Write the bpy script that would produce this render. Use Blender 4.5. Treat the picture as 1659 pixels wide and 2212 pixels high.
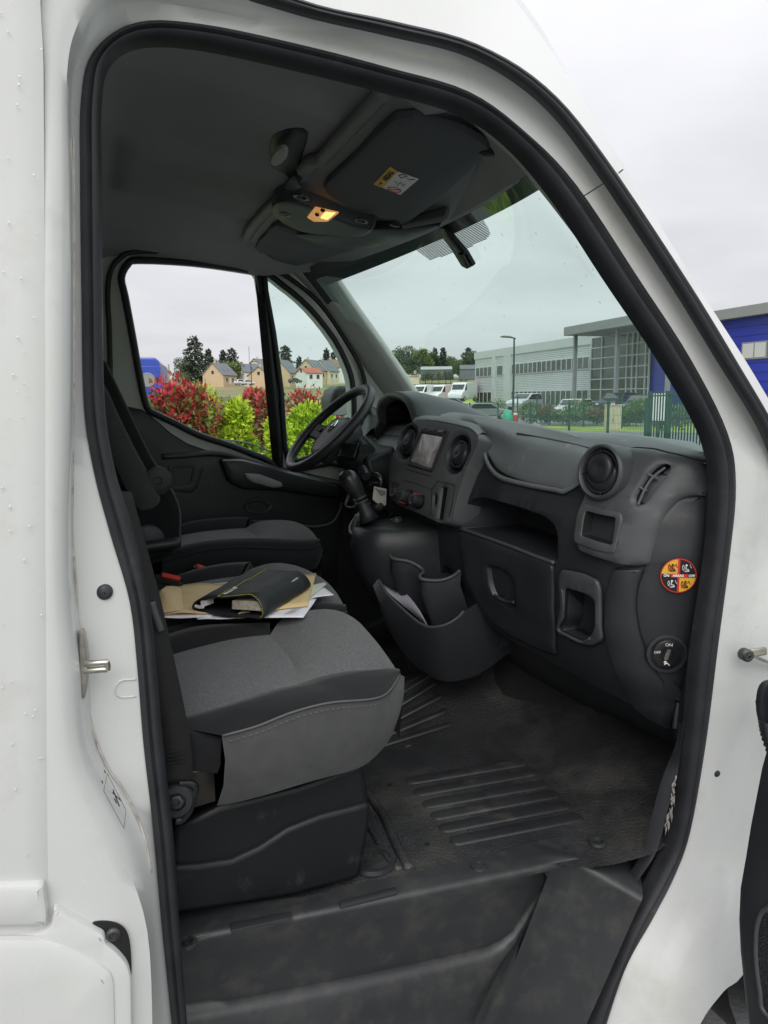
import bpy, bmesh, math, random
from mathutils import Vector, Matrix, noise
from mathutils.geometry import delaunay_2d_cdt
rnd = random.Random(7)
for o in list(bpy.data.objects): bpy.data.objects.remove(o)
scene = bpy.context.scene
COL = scene.collection
# ------------------------------------------------------------------ camera
# vehicle axes: X forward, Y to the vehicle's left, Z up, metres. Ground at z=0.
FOC, AZ, PIT, ROL = 1660.0, math.radians(21), math.radians(8.5), math.radians(0.5)
CAM = Vector((0, -2.07, 1.5))
FW = Vector((math.sin(AZ)*math.cos(PIT), math.cos(AZ)*math.cos(PIT), -math.sin(PIT)))
_r = FW.cross(Vector((0, 0, 1))).normalized(); _u = _r.cross(FW)
RT = _r*math.cos(ROL) - _u*math.sin(ROL); UP = _u*math.cos(ROL) + _r*math.sin(ROL)
cam_d = bpy.data.cameras.new('camera'); cam = bpy.data.objects.new('camera', cam_d); COL.objects.link(cam)
m = Matrix((RT, UP, -FW)).transposed().to_4x4(); m.translation = CAM; cam.matrix_world = m
cam_d.sensor_fit = 'VERTICAL'; cam_d.sensor_height = 24; cam_d.lens = 24*FOC/2212
cam_d.clip_start = 0.02; cam_d.clip_end = 6000
scene.camera = cam
# ------------------------------------------------------------------ sky, sun, exposure
SUN_EL, SUN_AZ = math.radians(42), math.radians(205)     # azimuth from +Y clockwise (towards +X)
world = bpy.data.worlds.new('World'); scene.world = world; world.use_nodes = True
wn, wl = world.node_tree.nodes, world.node_tree.links
wn.clear()
out = wn.new('ShaderNodeOutputWorld'); bg = wn.new('ShaderNodeBackground'); wl.new(bg.outputs[0], out.inputs[0])
sky = wn.new('ShaderNodeTexSky'); sky.sky_type = 'NISHITA'; sky.sun_disc = False
sky.sun_elevation = SUN_EL; sky.sun_rotation = SUN_AZ; sky.dust_density = 4; sky.air_density = 1
tc = wn.new('ShaderNodeTexCoord'); sep = wn.new('ShaderNodeSeparateXYZ'); wl.new(tc.outputs['Generated'], sep.inputs[0])
# stratus deck: looked up on a flat layer so that the clouds shrink towards the horizon
zc = wn.new('ShaderNodeMath'); zc.operation = 'MAXIMUM'; wl.new(sep.outputs[2], zc.inputs[0]); zc.inputs[1].default_value = 0.0
za = wn.new('ShaderNodeMath'); za.operation = 'ADD'; wl.new(zc.outputs[0], za.inputs[0]); za.inputs[1].default_value = 0.16
dv = wn.new('ShaderNodeVectorMath'); dv.operation = 'DIVIDE'
cb = wn.new('ShaderNodeCombineXYZ')
for i in range(3): wl.new(za.outputs[0], cb.inputs[i])
wl.new(tc.outputs['Generated'], dv.inputs[0]); wl.new(cb.outputs[0], dv.inputs[1])
nz = wn.new('ShaderNodeTexNoise'); nz.inputs['Scale'].default_value = 0.9; nz.inputs['Detail'].default_value = 4; nz.inputs['Roughness'].default_value = 0.5
wl.new(dv.outputs[0], nz.inputs['Vector'])
cr_ = wn.new('ShaderNodeValToRGB'); wl.new(nz.outputs[0], cr_.inputs[0])
cr_.color_ramp.elements[0].position = 0.25; cr_.color_ramp.elements[0].color = (0.60, 0.607, 0.64, 1)
cr_.color_ramp.elements[1].position = 0.68; cr_.color_ramp.elements[1].color = (0.80, 0.797, 0.83, 1)
# an overcast deck is brighter overhead than at the horizon
pw = wn.new('ShaderNodeMath'); pw.operation = 'POWER'; wl.new(zc.outputs[0], pw.inputs[0]); pw.inputs[1].default_value = 2.0
gr = wn.new('ShaderNodeMapRange'); wl.new(pw.outputs[0], gr.inputs[0])
gr.inputs[1].default_value = 0.0; gr.inputs[2].default_value = 1.0; gr.inputs[3].default_value = 0.98; gr.inputs[4].default_value = 2.3
mu = wn.new('ShaderNodeVectorMath'); mu.operation = 'SCALE'; wl.new(cr_.outputs[0], mu.inputs[0]); wl.new(gr.outputs[0], mu.inputs['Scale'])
sk = wn.new('ShaderNodeVectorMath'); sk.operation = 'SCALE'; wl.new(sky.outputs[0], sk.inputs[0]); sk.inputs['Scale'].default_value = 0.06
mx = wn.new('ShaderNodeMix'); mx.data_type = 'RGBA'; mx.inputs['Factor'].default_value = 0.93
wl.new(sk.outputs[0], mx.inputs['A']); wl.new(mu.outputs[0], mx.inputs['B'])
wl.new(mx.outputs['Result'], bg.inputs[0]); bg.inputs[1].default_value = 1.0
sd = bpy.data.lights.new('sun', 'SUN'); sd.energy = 1.5; sd.angle = math.radians(45); sd.color = (1, 0.97, 0.93)
sun = bpy.data.objects.new('sun', sd); COL.objects.link(sun)
sun.rotation_euler = Vector((-math.sin(SUN_AZ)*math.cos(SUN_EL), -math.cos(SUN_AZ)*math.cos(SUN_EL), -math.sin(SUN_EL))).to_track_quat('-Z', 'Y').to_euler()
vs = scene.view_settings; vs.view_transform = 'Standard'; vs.look = 'None'; vs.exposure = 0.22; vs.gamma = 1.0; vs.use_curve_mapping = False
scene.cycles.max_bounces = 8; scene.cycles.transparent_max_bounces = 16; scene.cycles.diffuse_bounces = 5

# ------------------------------------------------------------------ measuring helpers (photo point -> world point at a known plane)
def ray(px, py): return FW + RT*((px-829.5)/FOC) + UP*((1106-py)/FOC)
def on(px, py, ax, v):
    d = ray(px, py); return CAM + d*((v-CAM[ax])/d[ax])
def AX(px, py, v): return on(px, py, 0, v)
def AY(px, py, v): return on(px, py, 1, v)
def AZ_(px, py, v): return on(px, py, 2, v)
def AD(px, py, dist):
    d = ray(px, py); h = math.hypot(d.x, d.y); return CAM + d*(dist/h)
# ------------------------------------------------------------------ mesh helpers
def lerp(a, b, t): return a+(b-a)*t
def interp(knots, x):
    if x <= knots[0][0]: return knots[0][1]
    for (x0, y0), (x1, y1) in zip(knots, knots[1:]):
        if x <= x1:
            t = (x-x0)/(x1-x0); t2 = t*t*(3-2*t)*0.4+t*0.6
            return y0+(y1-y0)*t2
    return knots[-1][1]
def cat(pts, n=4, closed=False):
    pts = [Vector(p) for p in pts]; N = len(pts); out = []
    for i in range(N if closed else N-1):
        if closed: p0, p1, p2, p3 = pts[i-1], pts[i], pts[(i+1) % N], pts[(i+2) % N]
        else: p0, p1, p2, p3 = pts[max(i-1, 0)], pts[i], pts[i+1], pts[min(i+2, N-1)]
        for k in range(n):
            t = k/n; t2 = t*t; t3 = t2*t
            out.append(0.5*((2*p1)+(p2-p0)*t+(2*p0-5*p1+4*p2-p3)*t2+(3*p1-p0-3*p2+p3)*t3))
    if not closed: out.append(pts[-1].copy())
    return out
def link(name, me, mat, parent=None, smooth=40, loc=None):
    o = bpy.data.objects.new(name, me); COL.objects.link(o)
    if mat:
        for mm in (mat if isinstance(mat, (list, tuple)) else [mat]): me.materials.append(mm)
    if parent: o.parent = parent
    if smooth is not None and len(me.polygons):
        me.polygons.foreach_set('use_smooth', [True]*len(me.polygons))
        if smooth < 180: me.set_sharp_from_angle(angle=math.radians(smooth))
    if loc is not None: o.location = loc
    return o
def mk(name, verts, faces, mat, parent=None, smooth=40):
    me = bpy.data.meshes.new(name); me.from_pydata([tuple(v) for v in verts], [], faces); me.validate(); me.update()
    return link(name, me, mat, parent, smooth)
def fixn(me, recalc=True):
    bm = bmesh.new(); bm.from_mesh(me); bmesh.ops.remove_doubles(bm, verts=bm.verts, dist=1e-5)
    if recalc: bmesh.ops.recalc_face_normals(bm, faces=bm.faces)
    else:
        dead = set()
        for e in bm.edges:
            if len(e.link_faces) > 2: dead.add(min((f for f in e.link_faces), key=lambda f: f.calc_area() if len(f.verts) == 3 else 9))
        dead = [f for f in dead if len(f.verts) == 3]
        if dead: bmesh.ops.delete(bm, geom=dead, context='FACES_ONLY')
    bm.to_mesh(me); bm.free()
class MB:
    """collects simple solids into one mesh"""
    def __init__(s): s.v = []; s.f = []
    def add(s, v, f):
        b = len(s.v); s.v += [Vector(x) for x in v]; s.f += [tuple(i+b for i in q) for q in f]; return s
    def box(s, lo, hi, M=None):
        v = [Vector((x, y, z)) for z in (lo[2], hi[2]) for y in (lo[1], hi[1]) for x in (lo[0], hi[0])]
        if M: v = [M @ x for x in v]
        return s.add(v, [(0, 2, 3, 1), (4, 5, 7, 6), (0, 1, 5, 4), (2, 6, 7, 3), (0, 4, 6, 2), (1, 3, 7, 5)])
    def rings(s, rings, cap0=True, cap1=True):
        n = len(rings[0]); b = len(s.v)
        for r in rings: s.v += [Vector(p) for p in r]
        for i in range(len(rings)-1):
            for k in range(n):
                s.f.append((b+i*n+k, b+i*n+(k+1) % n, b+(i+1)*n+(k+1) % n, b+(i+1)*n+k))
        if cap0: s.f.append(tuple(b+k for k in range(n))[::-1])
        if cap1: s.f.append(tuple(b+(len(rings)-1)*n+k for k in range(n)))
        return s
    def grid(s, rows):
        n = len(rows[0]); b = len(s.v)
        for r in rows: s.v += [Vector(p) for p in r]
        for i in range(len(rows)-1):
            for k in range(n-1): s.f.append((b+i*n+k, b+i*n+k+1, b+(i+1)*n+k+1, b+(i+1)*n+k))
        return s
    def tube(s, pts, r, n=8, closed=False, cap=True, flat=1.0, up=None):
        pts = [Vector(p) for p in pts]; N = len(pts); rings = []; prev = None
        for i, p in enumerate(pts):
            t = (pts[(i+1) % N]-pts[i-1]) if closed else (pts[min(i+1, N-1)]-pts[max(i-1, 0)])
            t.normalize()
            if up is not None: a = Vector(up)-t*t.dot(Vector(up))
            elif prev is None:
                a = Vector((0, 0, 1)) if abs(t.z) < 0.9 else Vector((1, 0, 0)); a = a-t*t.dot(a)
            else: a = prev-t*t.dot(prev)
            if a.length < 1e-6: a = t.orthogonal()
            a.normalize(); prev = a; b = t.cross(a)
            rr = r[i] if isinstance(r, (list, tuple)) else r
            rings.append([p+a*(math.cos(2*math.pi*k/n)*rr*flat)+b*(math.sin(2*math.pi*k/n)*rr) for k in range(n)])
        if closed: return s.rings(rings+[rings[0]], False, False)
        return s.rings(rings, cap, cap)
    def lathe(s, prof, M=None, n=24, cap0=True, cap1=True):
        rings = []
        for r, z in prof:
            ring = [Vector((r*math.cos(2*math.pi*k/n), r*math.sin(2*math.pi*k/n), z)) for k in range(n)]
            rings.append([M @ p for p in ring] if M else ring)
        return s.rings(rings, cap0, cap1)
    def prism(s, poly, d, cap=True):
        d = Vector(d); return s.rings([[Vector(p) for p in poly], [Vector(p)+d for p in poly]], cap, cap)
    def build(s, name, mat, parent=None, smooth=40, bevel=0, sub=0, solid=0, recalc=True):
        o = mk(name, s.v, s.f, mat, parent, smooth); fixn(o.data, recalc)
        if smooth is not None:
            o.data.polygons.foreach_set('use_smooth', [True]*len(o.data.polygons)); 
            if smooth < 180: o.data.set_sharp_from_angle(angle=math.radians(smooth))
        if solid:
            q = o.modifiers.new('s', 'SOLIDIFY'); q.thickness = solid; q.offset = 0
        if bevel:
            q = o.modifiers.new('b', 'BEVEL'); q.width = bevel; q.segments = 3; q.limit_method = 'ANGLE'; q.angle_limit = math.radians(35); q.use_clamp_overlap = True
        if sub:
            q = o.modifiers.new('u', 'SUBSURF'); q.levels = sub; q.render_levels = sub
        return o
def frame(o, n, up=(0, 0, 1)):
    """matrix with local z along n, local y as near 'up' as it gets"""
    z = Vector(n).normalized(); y = Vector(up)-z*z.dot(Vector(up)); y.normalize(); x = y.cross(z)
    M = Matrix((x, y, z)).transposed().to_4x4(); M.translation = Vector(o); return M
# ---- curved reference surfaces: photo point -> (u,v) on the surface, and back
class Surf:
    def __init__(s, g, to2, to3): s.g, s.to2, s.to3 = g, to2, to3
    def hit(s, px, py, t0=0.3, t1=4.5):
        d = ray(px, py); N = 70; pa = t0; ga = s.g(CAM+d*t0)
        for i in range(1, N+1):
            t = t0+(t1-t0)*i/N; gb = s.g(CAM+d*t)
            if ga*gb <= 0 and ga != gb:
                a, b = pa, t
                for _ in range(30):
                    c = (a+b)/2; gc = s.g(CAM+d*c)
                    if ga*gc <= 0: b = c
                    else: a, ga = c, gc
                return CAM+d*((a+b)/2)
            pa, ga = t, gb
        return CAM+d*t1
    def uv(s, pts): return [Vector(s.to2(s.hit(*p))) for p in pts]
    def at(s, px, py, off=0): 
        u = s.to2(s.hit(px, py)); return s.to3(u[0], u[1], off)
def plane_surf(o, n, up=(0, 0, 1)):
    M = frame(o, n, up); Mi = M.inverted()
    return Surf(lambda p: (Mi @ p).z, lambda p: ((Mi @ p).x, (Mi @ p).y), lambda u, v, off=0: M @ Vector((u, v, off)))
def area2(p): return sum(p[i-1].x*p[i].y-p[i].x*p[i-1].y for i in range(len(p)))/2
def inset2(p, d):
    n = len(p); out = []
    for i in range(n):
        a, b, c = p[i-1], p[i], p[(i+1) % n]
        e1 = (b-a); e2 = (c-b)
        if e1.length < 1e-9 or e2.length < 1e-9: out.append(b.copy()); continue
        e1.normalize(); e2.normalize(); n1 = Vector((-e1.y, e1.x)); n2 = Vector((-e2.y, e2.x))
        k = n1+n2
        if k.length < 0.3: out.append(b+n1*d); continue
        k.normalize(); out.append(b+k*(d/max(0.45, k.dot(n1))))
    return out
def inside2(q, p):
    c = False; j = len(p)-1
    for i in range(len(p)):
        if (p[i].y > q.y) != (p[j].y > q.y) and q.x < (p[j].x-p[i].x)*(q.y-p[i].y)/(p[j].y-p[i].y)+p[i].x: c = not c
        j = i
    return c
def dense(p, step):
    out = []
    for i in range(len(p)):
        a, b = p[i], p[(i+1) % len(p)]; n = max(1, int((b-a).length/step))
        out += [a.lerp(b, k/n) for k in range(n)]
    return out
def rounded(p, r, n=4):
    """round the corners of a 2d polygon"""
    out = []; N = len(p)
    for i in range(N):
        a, b, c = Vector(p[i-1]), Vector(p[i]), Vector(p[(i+1) % N])
        d1 = (a-b); d2 = (c-b); q = min(r, d1.length*0.45, d2.length*0.45)
        s0 = b+d1.normalized()*q; s1 = b+d2.normalized()*q
        for k in range(n+1):
            t = k/n; out.append(s0*(1-t)**2+b*(2*t*(1-t))+s1*t*t)
    return out
def spanel(name, surf, outl, mat, parent=None, th=0.01, base=0.0, rim=0.004, step=0.03, holes=(), hdepth=0.06, hshrink=0.85, hmat=None, back=None, floor_off=None, seg=0.012, seam=False):
    """a raised panel that follows surf; outl/holes are 2d outlines on the surface. holes become pockets with walls and a floor."""
    def prep(p):
        p = [Vector(q) for q in p]
        if area2(p) < 0: p = p[::-1]
        return dense(p, seg)
    P = prep(outl); H = [prep(h) for h in holes]
    B = MB(); V = lambda ring, off: [surf.to3(q.x, q.y, off) for q in ring]
    top = base+th
    rings = [V(P, base if back is None else back), V(P, top-rim), V(inset2(P, rim*0.3), top-rim*0.3), V(inset2(P, rim), top)]
    B.rings(rings, False, False)
    P3 = inset2(P, rim)
    Hr = [inset2(h, -rim*0.8) for h in H]
    xs = [q.x for q in P3]; ys = [q.y for q in P3]
    pts = list(P3); edges = [(i, (i+1) % len(P3)) for i in range(len(P3))]
    for h in Hr:
        b = len(pts); pts += h; edges += [(b+i, b+(i+1) % len(h)) for i in range(len(h))]
    y = min(ys)+step/2
    while y < max(ys):
        x = min(xs)+step/2
        while x < max(xs):
            q = Vector((x, y))
            if inside2(q, P3) and not any(inside2(q, h) for h in Hr):
                if min((q-e).length for e in pts[:len(P3)]) > step*0.35: pts.append(q)
            x += step
        y += step
    cv, ce, cf = delaunay_2d_cdt(pts, edges, [], 0, 1e-6)[:3]
    faces = []
    for f in cf:
        c = sum((cv[i] for i in f), Vector((0, 0)))/len(f)
        q = [cv[i] for i in f]; lm = max((q[0]-q[1]).length, (q[1]-q[2]).length, (q[2]-q[0]).length)
        if abs(area2(q))*2/max(lm, 1e-9) < .0006: continue
        if inside2(c, P3) and not any(inside2(c, h) for h in Hr): faces.append(tuple(f))
    B.add([surf.to3(q.x, q.y, top) for q in cv], faces)
    for h, hr in zip(H, Hr):
        c = sum(h, Vector((0, 0)))/len(h)
        sh = [c+(q-c)*hshrink for q in h]
        B.rings([V(hr, top), V(inset2(h, -rim*0.25), top-rim*0.3), V(h, top-rim)], False, False)
        HB = MB() if hmat else B
        HB.rings([V(h, top-rim), V(sh, top-hdepth)], False, True)
        if hmat: HB.build('duct_shade_lining', hmat, parent, smooth=38)  # black lining: real inside air ducts, painted shade inside the bins
    o = B.build(name, mat, parent, smooth=38, recalc=False)
    if seam: MB().tube(V(inset2(P, -.0012), base+.0012), .0016, 5, closed=True).build('shut_line', BLK, parent, smooth=180)
    return o
def text_on(name, s, M, size, mat, parent, ext=0.0004, align='CENTER', bold=0.0):
    cu = bpy.data.curves.new(name, 'FONT'); cu.body = s; cu.size = size; cu.align_x = align; cu.align_y = 'CENTER'; cu.extrude = ext; cu.offset = bold; cu.resolution_u = 2
    t = bpy.data.objects.new(name, cu); COL.objects.link(t)
    bpy.context.view_layer.update()
    me = bpy.data.meshes.new_from_object(t.evaluated_get(bpy.context.evaluated_depsgraph_get())); bpy.data.objects.remove(t)
    me.transform(M); me.materials.clear()
    return link(name, me, mat, parent, None)
def empty(name, loc=(0, 0, 0), rz=0, parent=None):
    e = bpy.data.objects.new(name, None); COL.objects.link(e); e.location = loc; e.rotation_euler = (0, 0, rz); e.empty_display_size = 0.1
    if parent: e.parent = parent
    return e
def tag(o, label=None, cat_=None, group=None, kind=None):
    if label: o['label'] = label
    if cat_: o['category'] = cat_
    if group: o['group'] = group
    if kind: o['kind'] = kind
    return o
# ------------------------------------------------------------------ materials
def mat(name, col, rough=0.5, metal=0, bump=None, coat=0, var=None, spec=0.5, dirt=None, stretch=None, sheen=0, trans=0, emit=None, cells=None):
    """bump=(scale,strength,dist)  var=(scale,amount)  dirt=(scale,colour,lo,hi)  cells=(scale,strength)"""
    M = bpy.data.materials.new(name); M.use_nodes = True; n, l = M.node_tree.nodes, M.node_tree.links
    b = n['Principled BSDF']; b.inputs['Base Color'].default_value = (*col, 1); b.inputs['Roughness'].default_value = rough
    b.inputs['Metallic'].default_value = metal; b.inputs['Coat Weight'].default_value = coat; b.inputs['Coat Roughness'].default_value = 0.06
    b.inputs['Specular IOR Level'].default_value = spec; b.inputs['Sheen Weight'].default_value = sheen
    if emit: b.inputs['Emission Color'].default_value = (*emit[0], 1); b.inputs['Emission Strength'].default_value = emit[1]
    tcn = n.new('ShaderNodeTexCoord'); co = tcn.outputs['Object']
    c = None
    if var:
        z = n.new('ShaderNodeTexNoise'); z.inputs['Scale'].default_value = var[0]; z.inputs['Detail'].default_value = 5; l.new(co, z.inputs['Vector'])
        r = n.new('ShaderNodeMapRange'); r.inputs[1].default_value = 0.3; r.inputs[2].default_value = 0.7; r.inputs[3].default_value = 1-var[1]; r.inputs[4].default_value = 1+var[1]
        l.new(z.outputs[0], r.inputs[0]); s = n.new('ShaderNodeVectorMath'); s.operation = 'SCALE'; s.inputs[0].default_value = col; l.new(r.outputs[0], s.inputs['Scale']); c = s.outputs[0]
        rr = n.new('ShaderNodeMapRange'); rr.inputs[1].default_value = 0.3; rr.inputs[2].default_value = 0.7; rr.inputs[3].default_value = max(0.02, rough-0.06); rr.inputs[4].default_value = min(1, rough+0.06)
        l.new(z.outputs[0], rr.inputs[0]); l.new(rr.outputs[0], b.inputs['Roughness'])
    if dirt:
        z = n.new('ShaderNodeTexNoise'); z.inputs['Scale'].default_value = dirt[0]; z.inputs['Detail'].default_value = 7; z.inputs['Roughness'].default_value = 0.65
        mp = n.new('ShaderNodeMapping'); mp.inputs['Scale'].default_value = stretch or (1, 1, 1); l.new(co, mp.inputs['Vector']); l.new(mp.outputs[0], z.inputs['Vector'])
        r = n.new('ShaderNodeMapRange'); r.inputs[1].default_value = dirt[2]; r.inputs[2].default_value = dirt[3]; l.new(z.outputs[0], r.inputs[0])
        x = n.new('ShaderNodeMix'); x.data_type = 'RGBA'; l.new(r.outputs[0], x.inputs['Factor'])
        if c is not None: l.new(c, x.inputs['A'])
        else: x.inputs['A'].default_value = (*col, 1)
        x.inputs['B'].default_value = (*dirt[1], 1); c = x.outputs['Result']
    if c is not None: l.new(c, b.inputs['Base Color'])
    nrm = None
    if cells:
        z = n.new('ShaderNodeTexVoronoi'); z.feature = 'DISTANCE_TO_EDGE'; z.inputs['Scale'].default_value = cells[0]; l.new(co, z.inputs['Vector'])
        r = n.new('ShaderNodeMapRange'); r.inputs[1].default_value = 0.0; r.inputs[2].default_value = 0.18; l.new(z.outputs[0], r.inputs[0])
        q = n.new('ShaderNodeBump'); q.inputs['Strength'].default_value = cells[1]; q.inputs['Distance'].default_value = 0.002; l.new(r.outputs[0], q.inputs['Height']); nrm = q.outputs[0]
    if bump:
        z = n.new('ShaderNodeTexNoise'); z.inputs['Scale'].default_value = bump[0]; z.inputs['Detail'].default_value = 3; l.new(co, z.inputs['Vector'])
        q = n.new('ShaderNodeBump'); q.inputs['Strength'].default_value = bump[1]; q.inputs['Distance'].default_value = bump[2]; l.new(z.outputs[0], q.inputs['Height'])
        if nrm is not None: l.new(nrm, q.inputs['Normal'])
        nrm = q.outputs[0]
    if nrm is not None: l.new(nrm, b.inputs['Normal'])
    return M
def glass_mat(name, tint, refl=0.06, rough=0.0):
    M = bpy.data.materials.new(name); M.use_nodes = True; n, l = M.node_tree.nodes, M.node_tree.links; n.clear()
    o = n.new('ShaderNodeOutputMaterial'); t = n.new('ShaderNodeBsdfTransparent'); t.inputs[0].default_value = (*tint, 1)
    g = n.new('ShaderNodeBsdfGlossy'); g.inputs['Roughness'].default_value = rough; g.inputs[0].default_value = (1, 1, 1, 1)
    lw = n.new('ShaderNodeLayerWeight'); lw.inputs[0].default_value = 0.25
    mr = n.new('ShaderNodeMapRange'); mr.inputs[3].default_value = refl*0.5; mr.inputs[4].default_value = min(1, refl*5); l.new(lw.outputs['Fresnel'], mr.inputs[0])
    x = n.new('ShaderNodeMixShader'); l.new(mr.outputs[0], x.inputs[0]); l.new(t.outputs[0], x.inputs[1]); l.new(g.outputs[0], x.inputs[2]); l.new(x.outputs[0], o.inputs[0])
    return M
W_PAINT = mat('white_paint', (0.62, 0.63, 0.615), 0.30, coat=0.7, var=(2.5, 0.04), dirt=(5, (0.48, 0.47, 0.43), 0.56, 0.85))
RUBBER = mat('seal_rubber', (0.020, 0.021, 0.025), 0.5, bump=(90, 0.15, 0.002), var=(20, 0.2), dirt=(14, (0.06, 0.06, 0.06), 0.6, 0.8))
PLASTIC = mat('black_grained_plastic', (0.024, 0.026, 0.030), 0.44, bump=(420, 0.16, 0.0012), var=(6, 0.12), dirt=(9, (0.07, 0.07, 0.066), 0.6, 0.85))
PLASTIC2 = mat('charcoal_plastic', (0.058, 0.063, 0.067), 0.47, bump=(420, 0.16, 0.0012), var=(6, 0.10), dirt=(9, (0.09, 0.09, 0.086), 0.6, 0.9))
DASHTOP = mat('skylit_dash_skin', (0.155, 0.168, 0.172), 0.6, bump=(500, 0.25, 0.001), var=(8, 0.1), dirt=(22, (0.34, 0.335, 0.30), 0.60, 0.8), stretch=(1, 1.4, .5))  # grey raised to carry the sky's reflection; the streaks are dust
TRIM = mat('dark_grey_trim', (0.36, 0.37, 0.355), 0.6, bump=(300, 0.15, 0.001), var=(5, 0.08))
GLOSSB = mat('gloss_black', (0.012, 0.012, 0.013), 0.28, var=(12, 0.1))
HEADL = mat('headliner_felt', (0.30, 0.305, 0.30), 0.92, bump=(260, 0.25, 0.002), var=(3, 0.10), spec=0.15)
FAB = mat('seat_fabric_grey', (0.115, 0.117, 0.120), 0.93, bump=(520, 0.6, 0.002), var=(260, 0.3), spec=0.15, sheen=0.15, dirt=(40, (0.2, 0.2, 0.195), 0.60, 0.9))
FABB = mat('seat_fabric_black', (0.0135, 0.0142, 0.016), 0.9, bump=(450, 0.3, 0.001), var=(18, 0.2), spec=0.2, sheen=0.1, dirt=(16, (0.055, 0.055, 0.055), 0.62, 0.85))
FABS = mat('seat_skirt_fabric', (0.066, 0.067, 0.069), 0.85, bump=(600, 0.6, 0.002), var=(30, 0.12), spec=0.2, sheen=0.1)
PILT = mat('skylit_pillar_trim', (0.56, 0.57, 0.54), 0.65, bump=(300, 0.15, 0.001), var=(5, 0.05))  # lighter copy of the cabin trim; skylight on the far side painted in
PIPING = mat('seam_piping', (0.10, 0.10, 0.095), 0.8)
FLOORM = mat('floor_rubber', (0.022, 0.023, 0.025), 0.5, cells=(85, 0.45), var=(8, 0.2), dirt=(5, (0.115, 0.108, 0.095), 0.47, 0.95))
STEPM = mat('scuffed_step_plastic', (0.027, 0.029, 0.031), 0.46, bump=(300, 0.15, 0.001), var=(5, 0.15), dirt=(18, (0.085, 0.08, 0.07), 0.48, 1.0))
BOXP = mat('shaded_box_plastic', (0.008, 0.009, 0.011), 0.42, spec=0.3, bump=(420, 0.16, 0.0012), var=(5, 0.12), dirt=(8, (0.06, 0.058, 0.052), 0.58, 0.8))  # black plastic taken darker: the shade around the box is in the colour
STEEL = mat('zinc_steel', (0.45, 0.43, 0.38), 0.35, metal=1, var=(40, 0.2))
DSTEEL = mat('dark_steel', (0.10, 0.10, 0.10), 0.45, metal=0.8, var=(30, 0.3))
GLASS = glass_mat('green_tinted_glass', (0.81, 0.955, 0.90), 0.03)
CLEAR = glass_mat('clear_glass', (0.90, 0.96, 0.94), 0.06)
REDM = mat('red_plastic', (0.45, 0.03, 0.02), 0.45)
YEL = mat('yellow_print', (0.75, 0.42, 0.04), 0.5)
WHT = mat('white_print', (0.78, 0.78, 0.78), 0.5)
BLK = mat('black_print', (0.012, 0.012, 0.013), 0.45)
REDP = mat('red_print', (0.62, 0.03, 0.025), 0.5)
PAPER = mat('paper_white', (0.82, 0.82, 0.86), 0.8, var=(20, 0.04))
ENVEL = mat('manila_envelope', (0.68, 0.52, 0.29), 0.8, var=(14, 0.06), bump=(60, 0.3, 0.004))
# ================================================================== THE VAN: shell
van = empty('delivery_van')
tag(van, 'white delivery van with open passenger door showing its black cab interior', 'van')
# door aperture, traced as nested loops (bottom rear -> up -> over the top -> down the A pillar -> bottom front)
LA = [(408,2260),(389,2010),(375,1810),(353,1610),(339,1450),(323,1300),(290,1150),(250,1020),(227,880),(222,650),(220,400),(220,225),(238,140),(305,99),(435,104),(640,148),(835,197),(990,243),(1095,312),(1195,428),(1310,603),(1425,775),(1512,930),(1537,1040),(1527,1200),(1497,1400),(1478,1600),(1450,1790),(1412,1882),(1355,1985),(1310,2090),(1258,2230)]
LB = [(377,2260),(351,2010),(333,1810),(310,1610),(297,1450),(280,1300),(237,1150),(203,1020),(182,880),(177,650),(174,400),(176,215),(203,112),(295,50),(440,54),(650,98),(835,146),(1012,199),(1135,287),(1245,402),(1380,605),(1490,775),(1570,935),(1588,1050),(1575,1200),(1549,1400),(1524,1600),(1491,1790),(1458,1887),(1408,1985),(1350,2090),(1303,2230)]
# surround: C flange corner, D, E, F outwards; each with its depth
LC = [(365,2260,-0.93),(340,2010,-0.93),(315,1810,-0.93),(212,1615,-0.93),(191,1450,-0.93),(167,1300,-0.93),(157,1150,-0.93),(158,1020,-0.93),(160,880,-0.93),(160,650,-0.93),(159,400,-0.93),(158,200,-0.93),(190,95,-0.93),(270,10,-0.93),(450,22,-0.912),(660,75,-0.912),(838,122,-0.912),(1018,172,-0.912),(1148,262,-0.912),(1258,382,-0.912),(1405,605,-0.912),(1512,775,-0.912),(1595,933,-0.912),(1622,1045,-0.925),(1610,1200,-0.922),(1585,1400,-0.922),(1565,1600,-0.922),(1530,1800,-0.925),(1490,1910,-0.93),(1440,2015,-0.935),(1390,2115,-0.94),(1340,2250,-0.94)]
LD = [(330,2260,-0.985),(318,2010,-0.985),(258,1830,-0.985),(180,1640,-0.985),(165,1450,-0.982),(150,1300,-0.982),(146,1150,-0.982),(148,1020,-0.982),(150,880,-0.982),(150,650,-0.982),(148,400,-0.982),(143,190,-0.98),(165,60,-0.975),(240,-30,-0.965),(450,-18,-0.95),(680,42,-0.918),(845,80,-0.918),(1022,127,-0.918),(1167,223,-0.918),(1280,362,-0.918),(1441,605,-0.918),(1545,775,-0.918),(1640,932,-0.918),(1668,1042,-0.93),(1660,1195,-0.915),(1640,1400,-0.935),(1625,1600,-0.93),(1585,1810,-0.942),(1535,1940,-0.955),(1482,2048,-0.965),(1432,2148,-0.97),(1390,2280,-0.97)]
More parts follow.
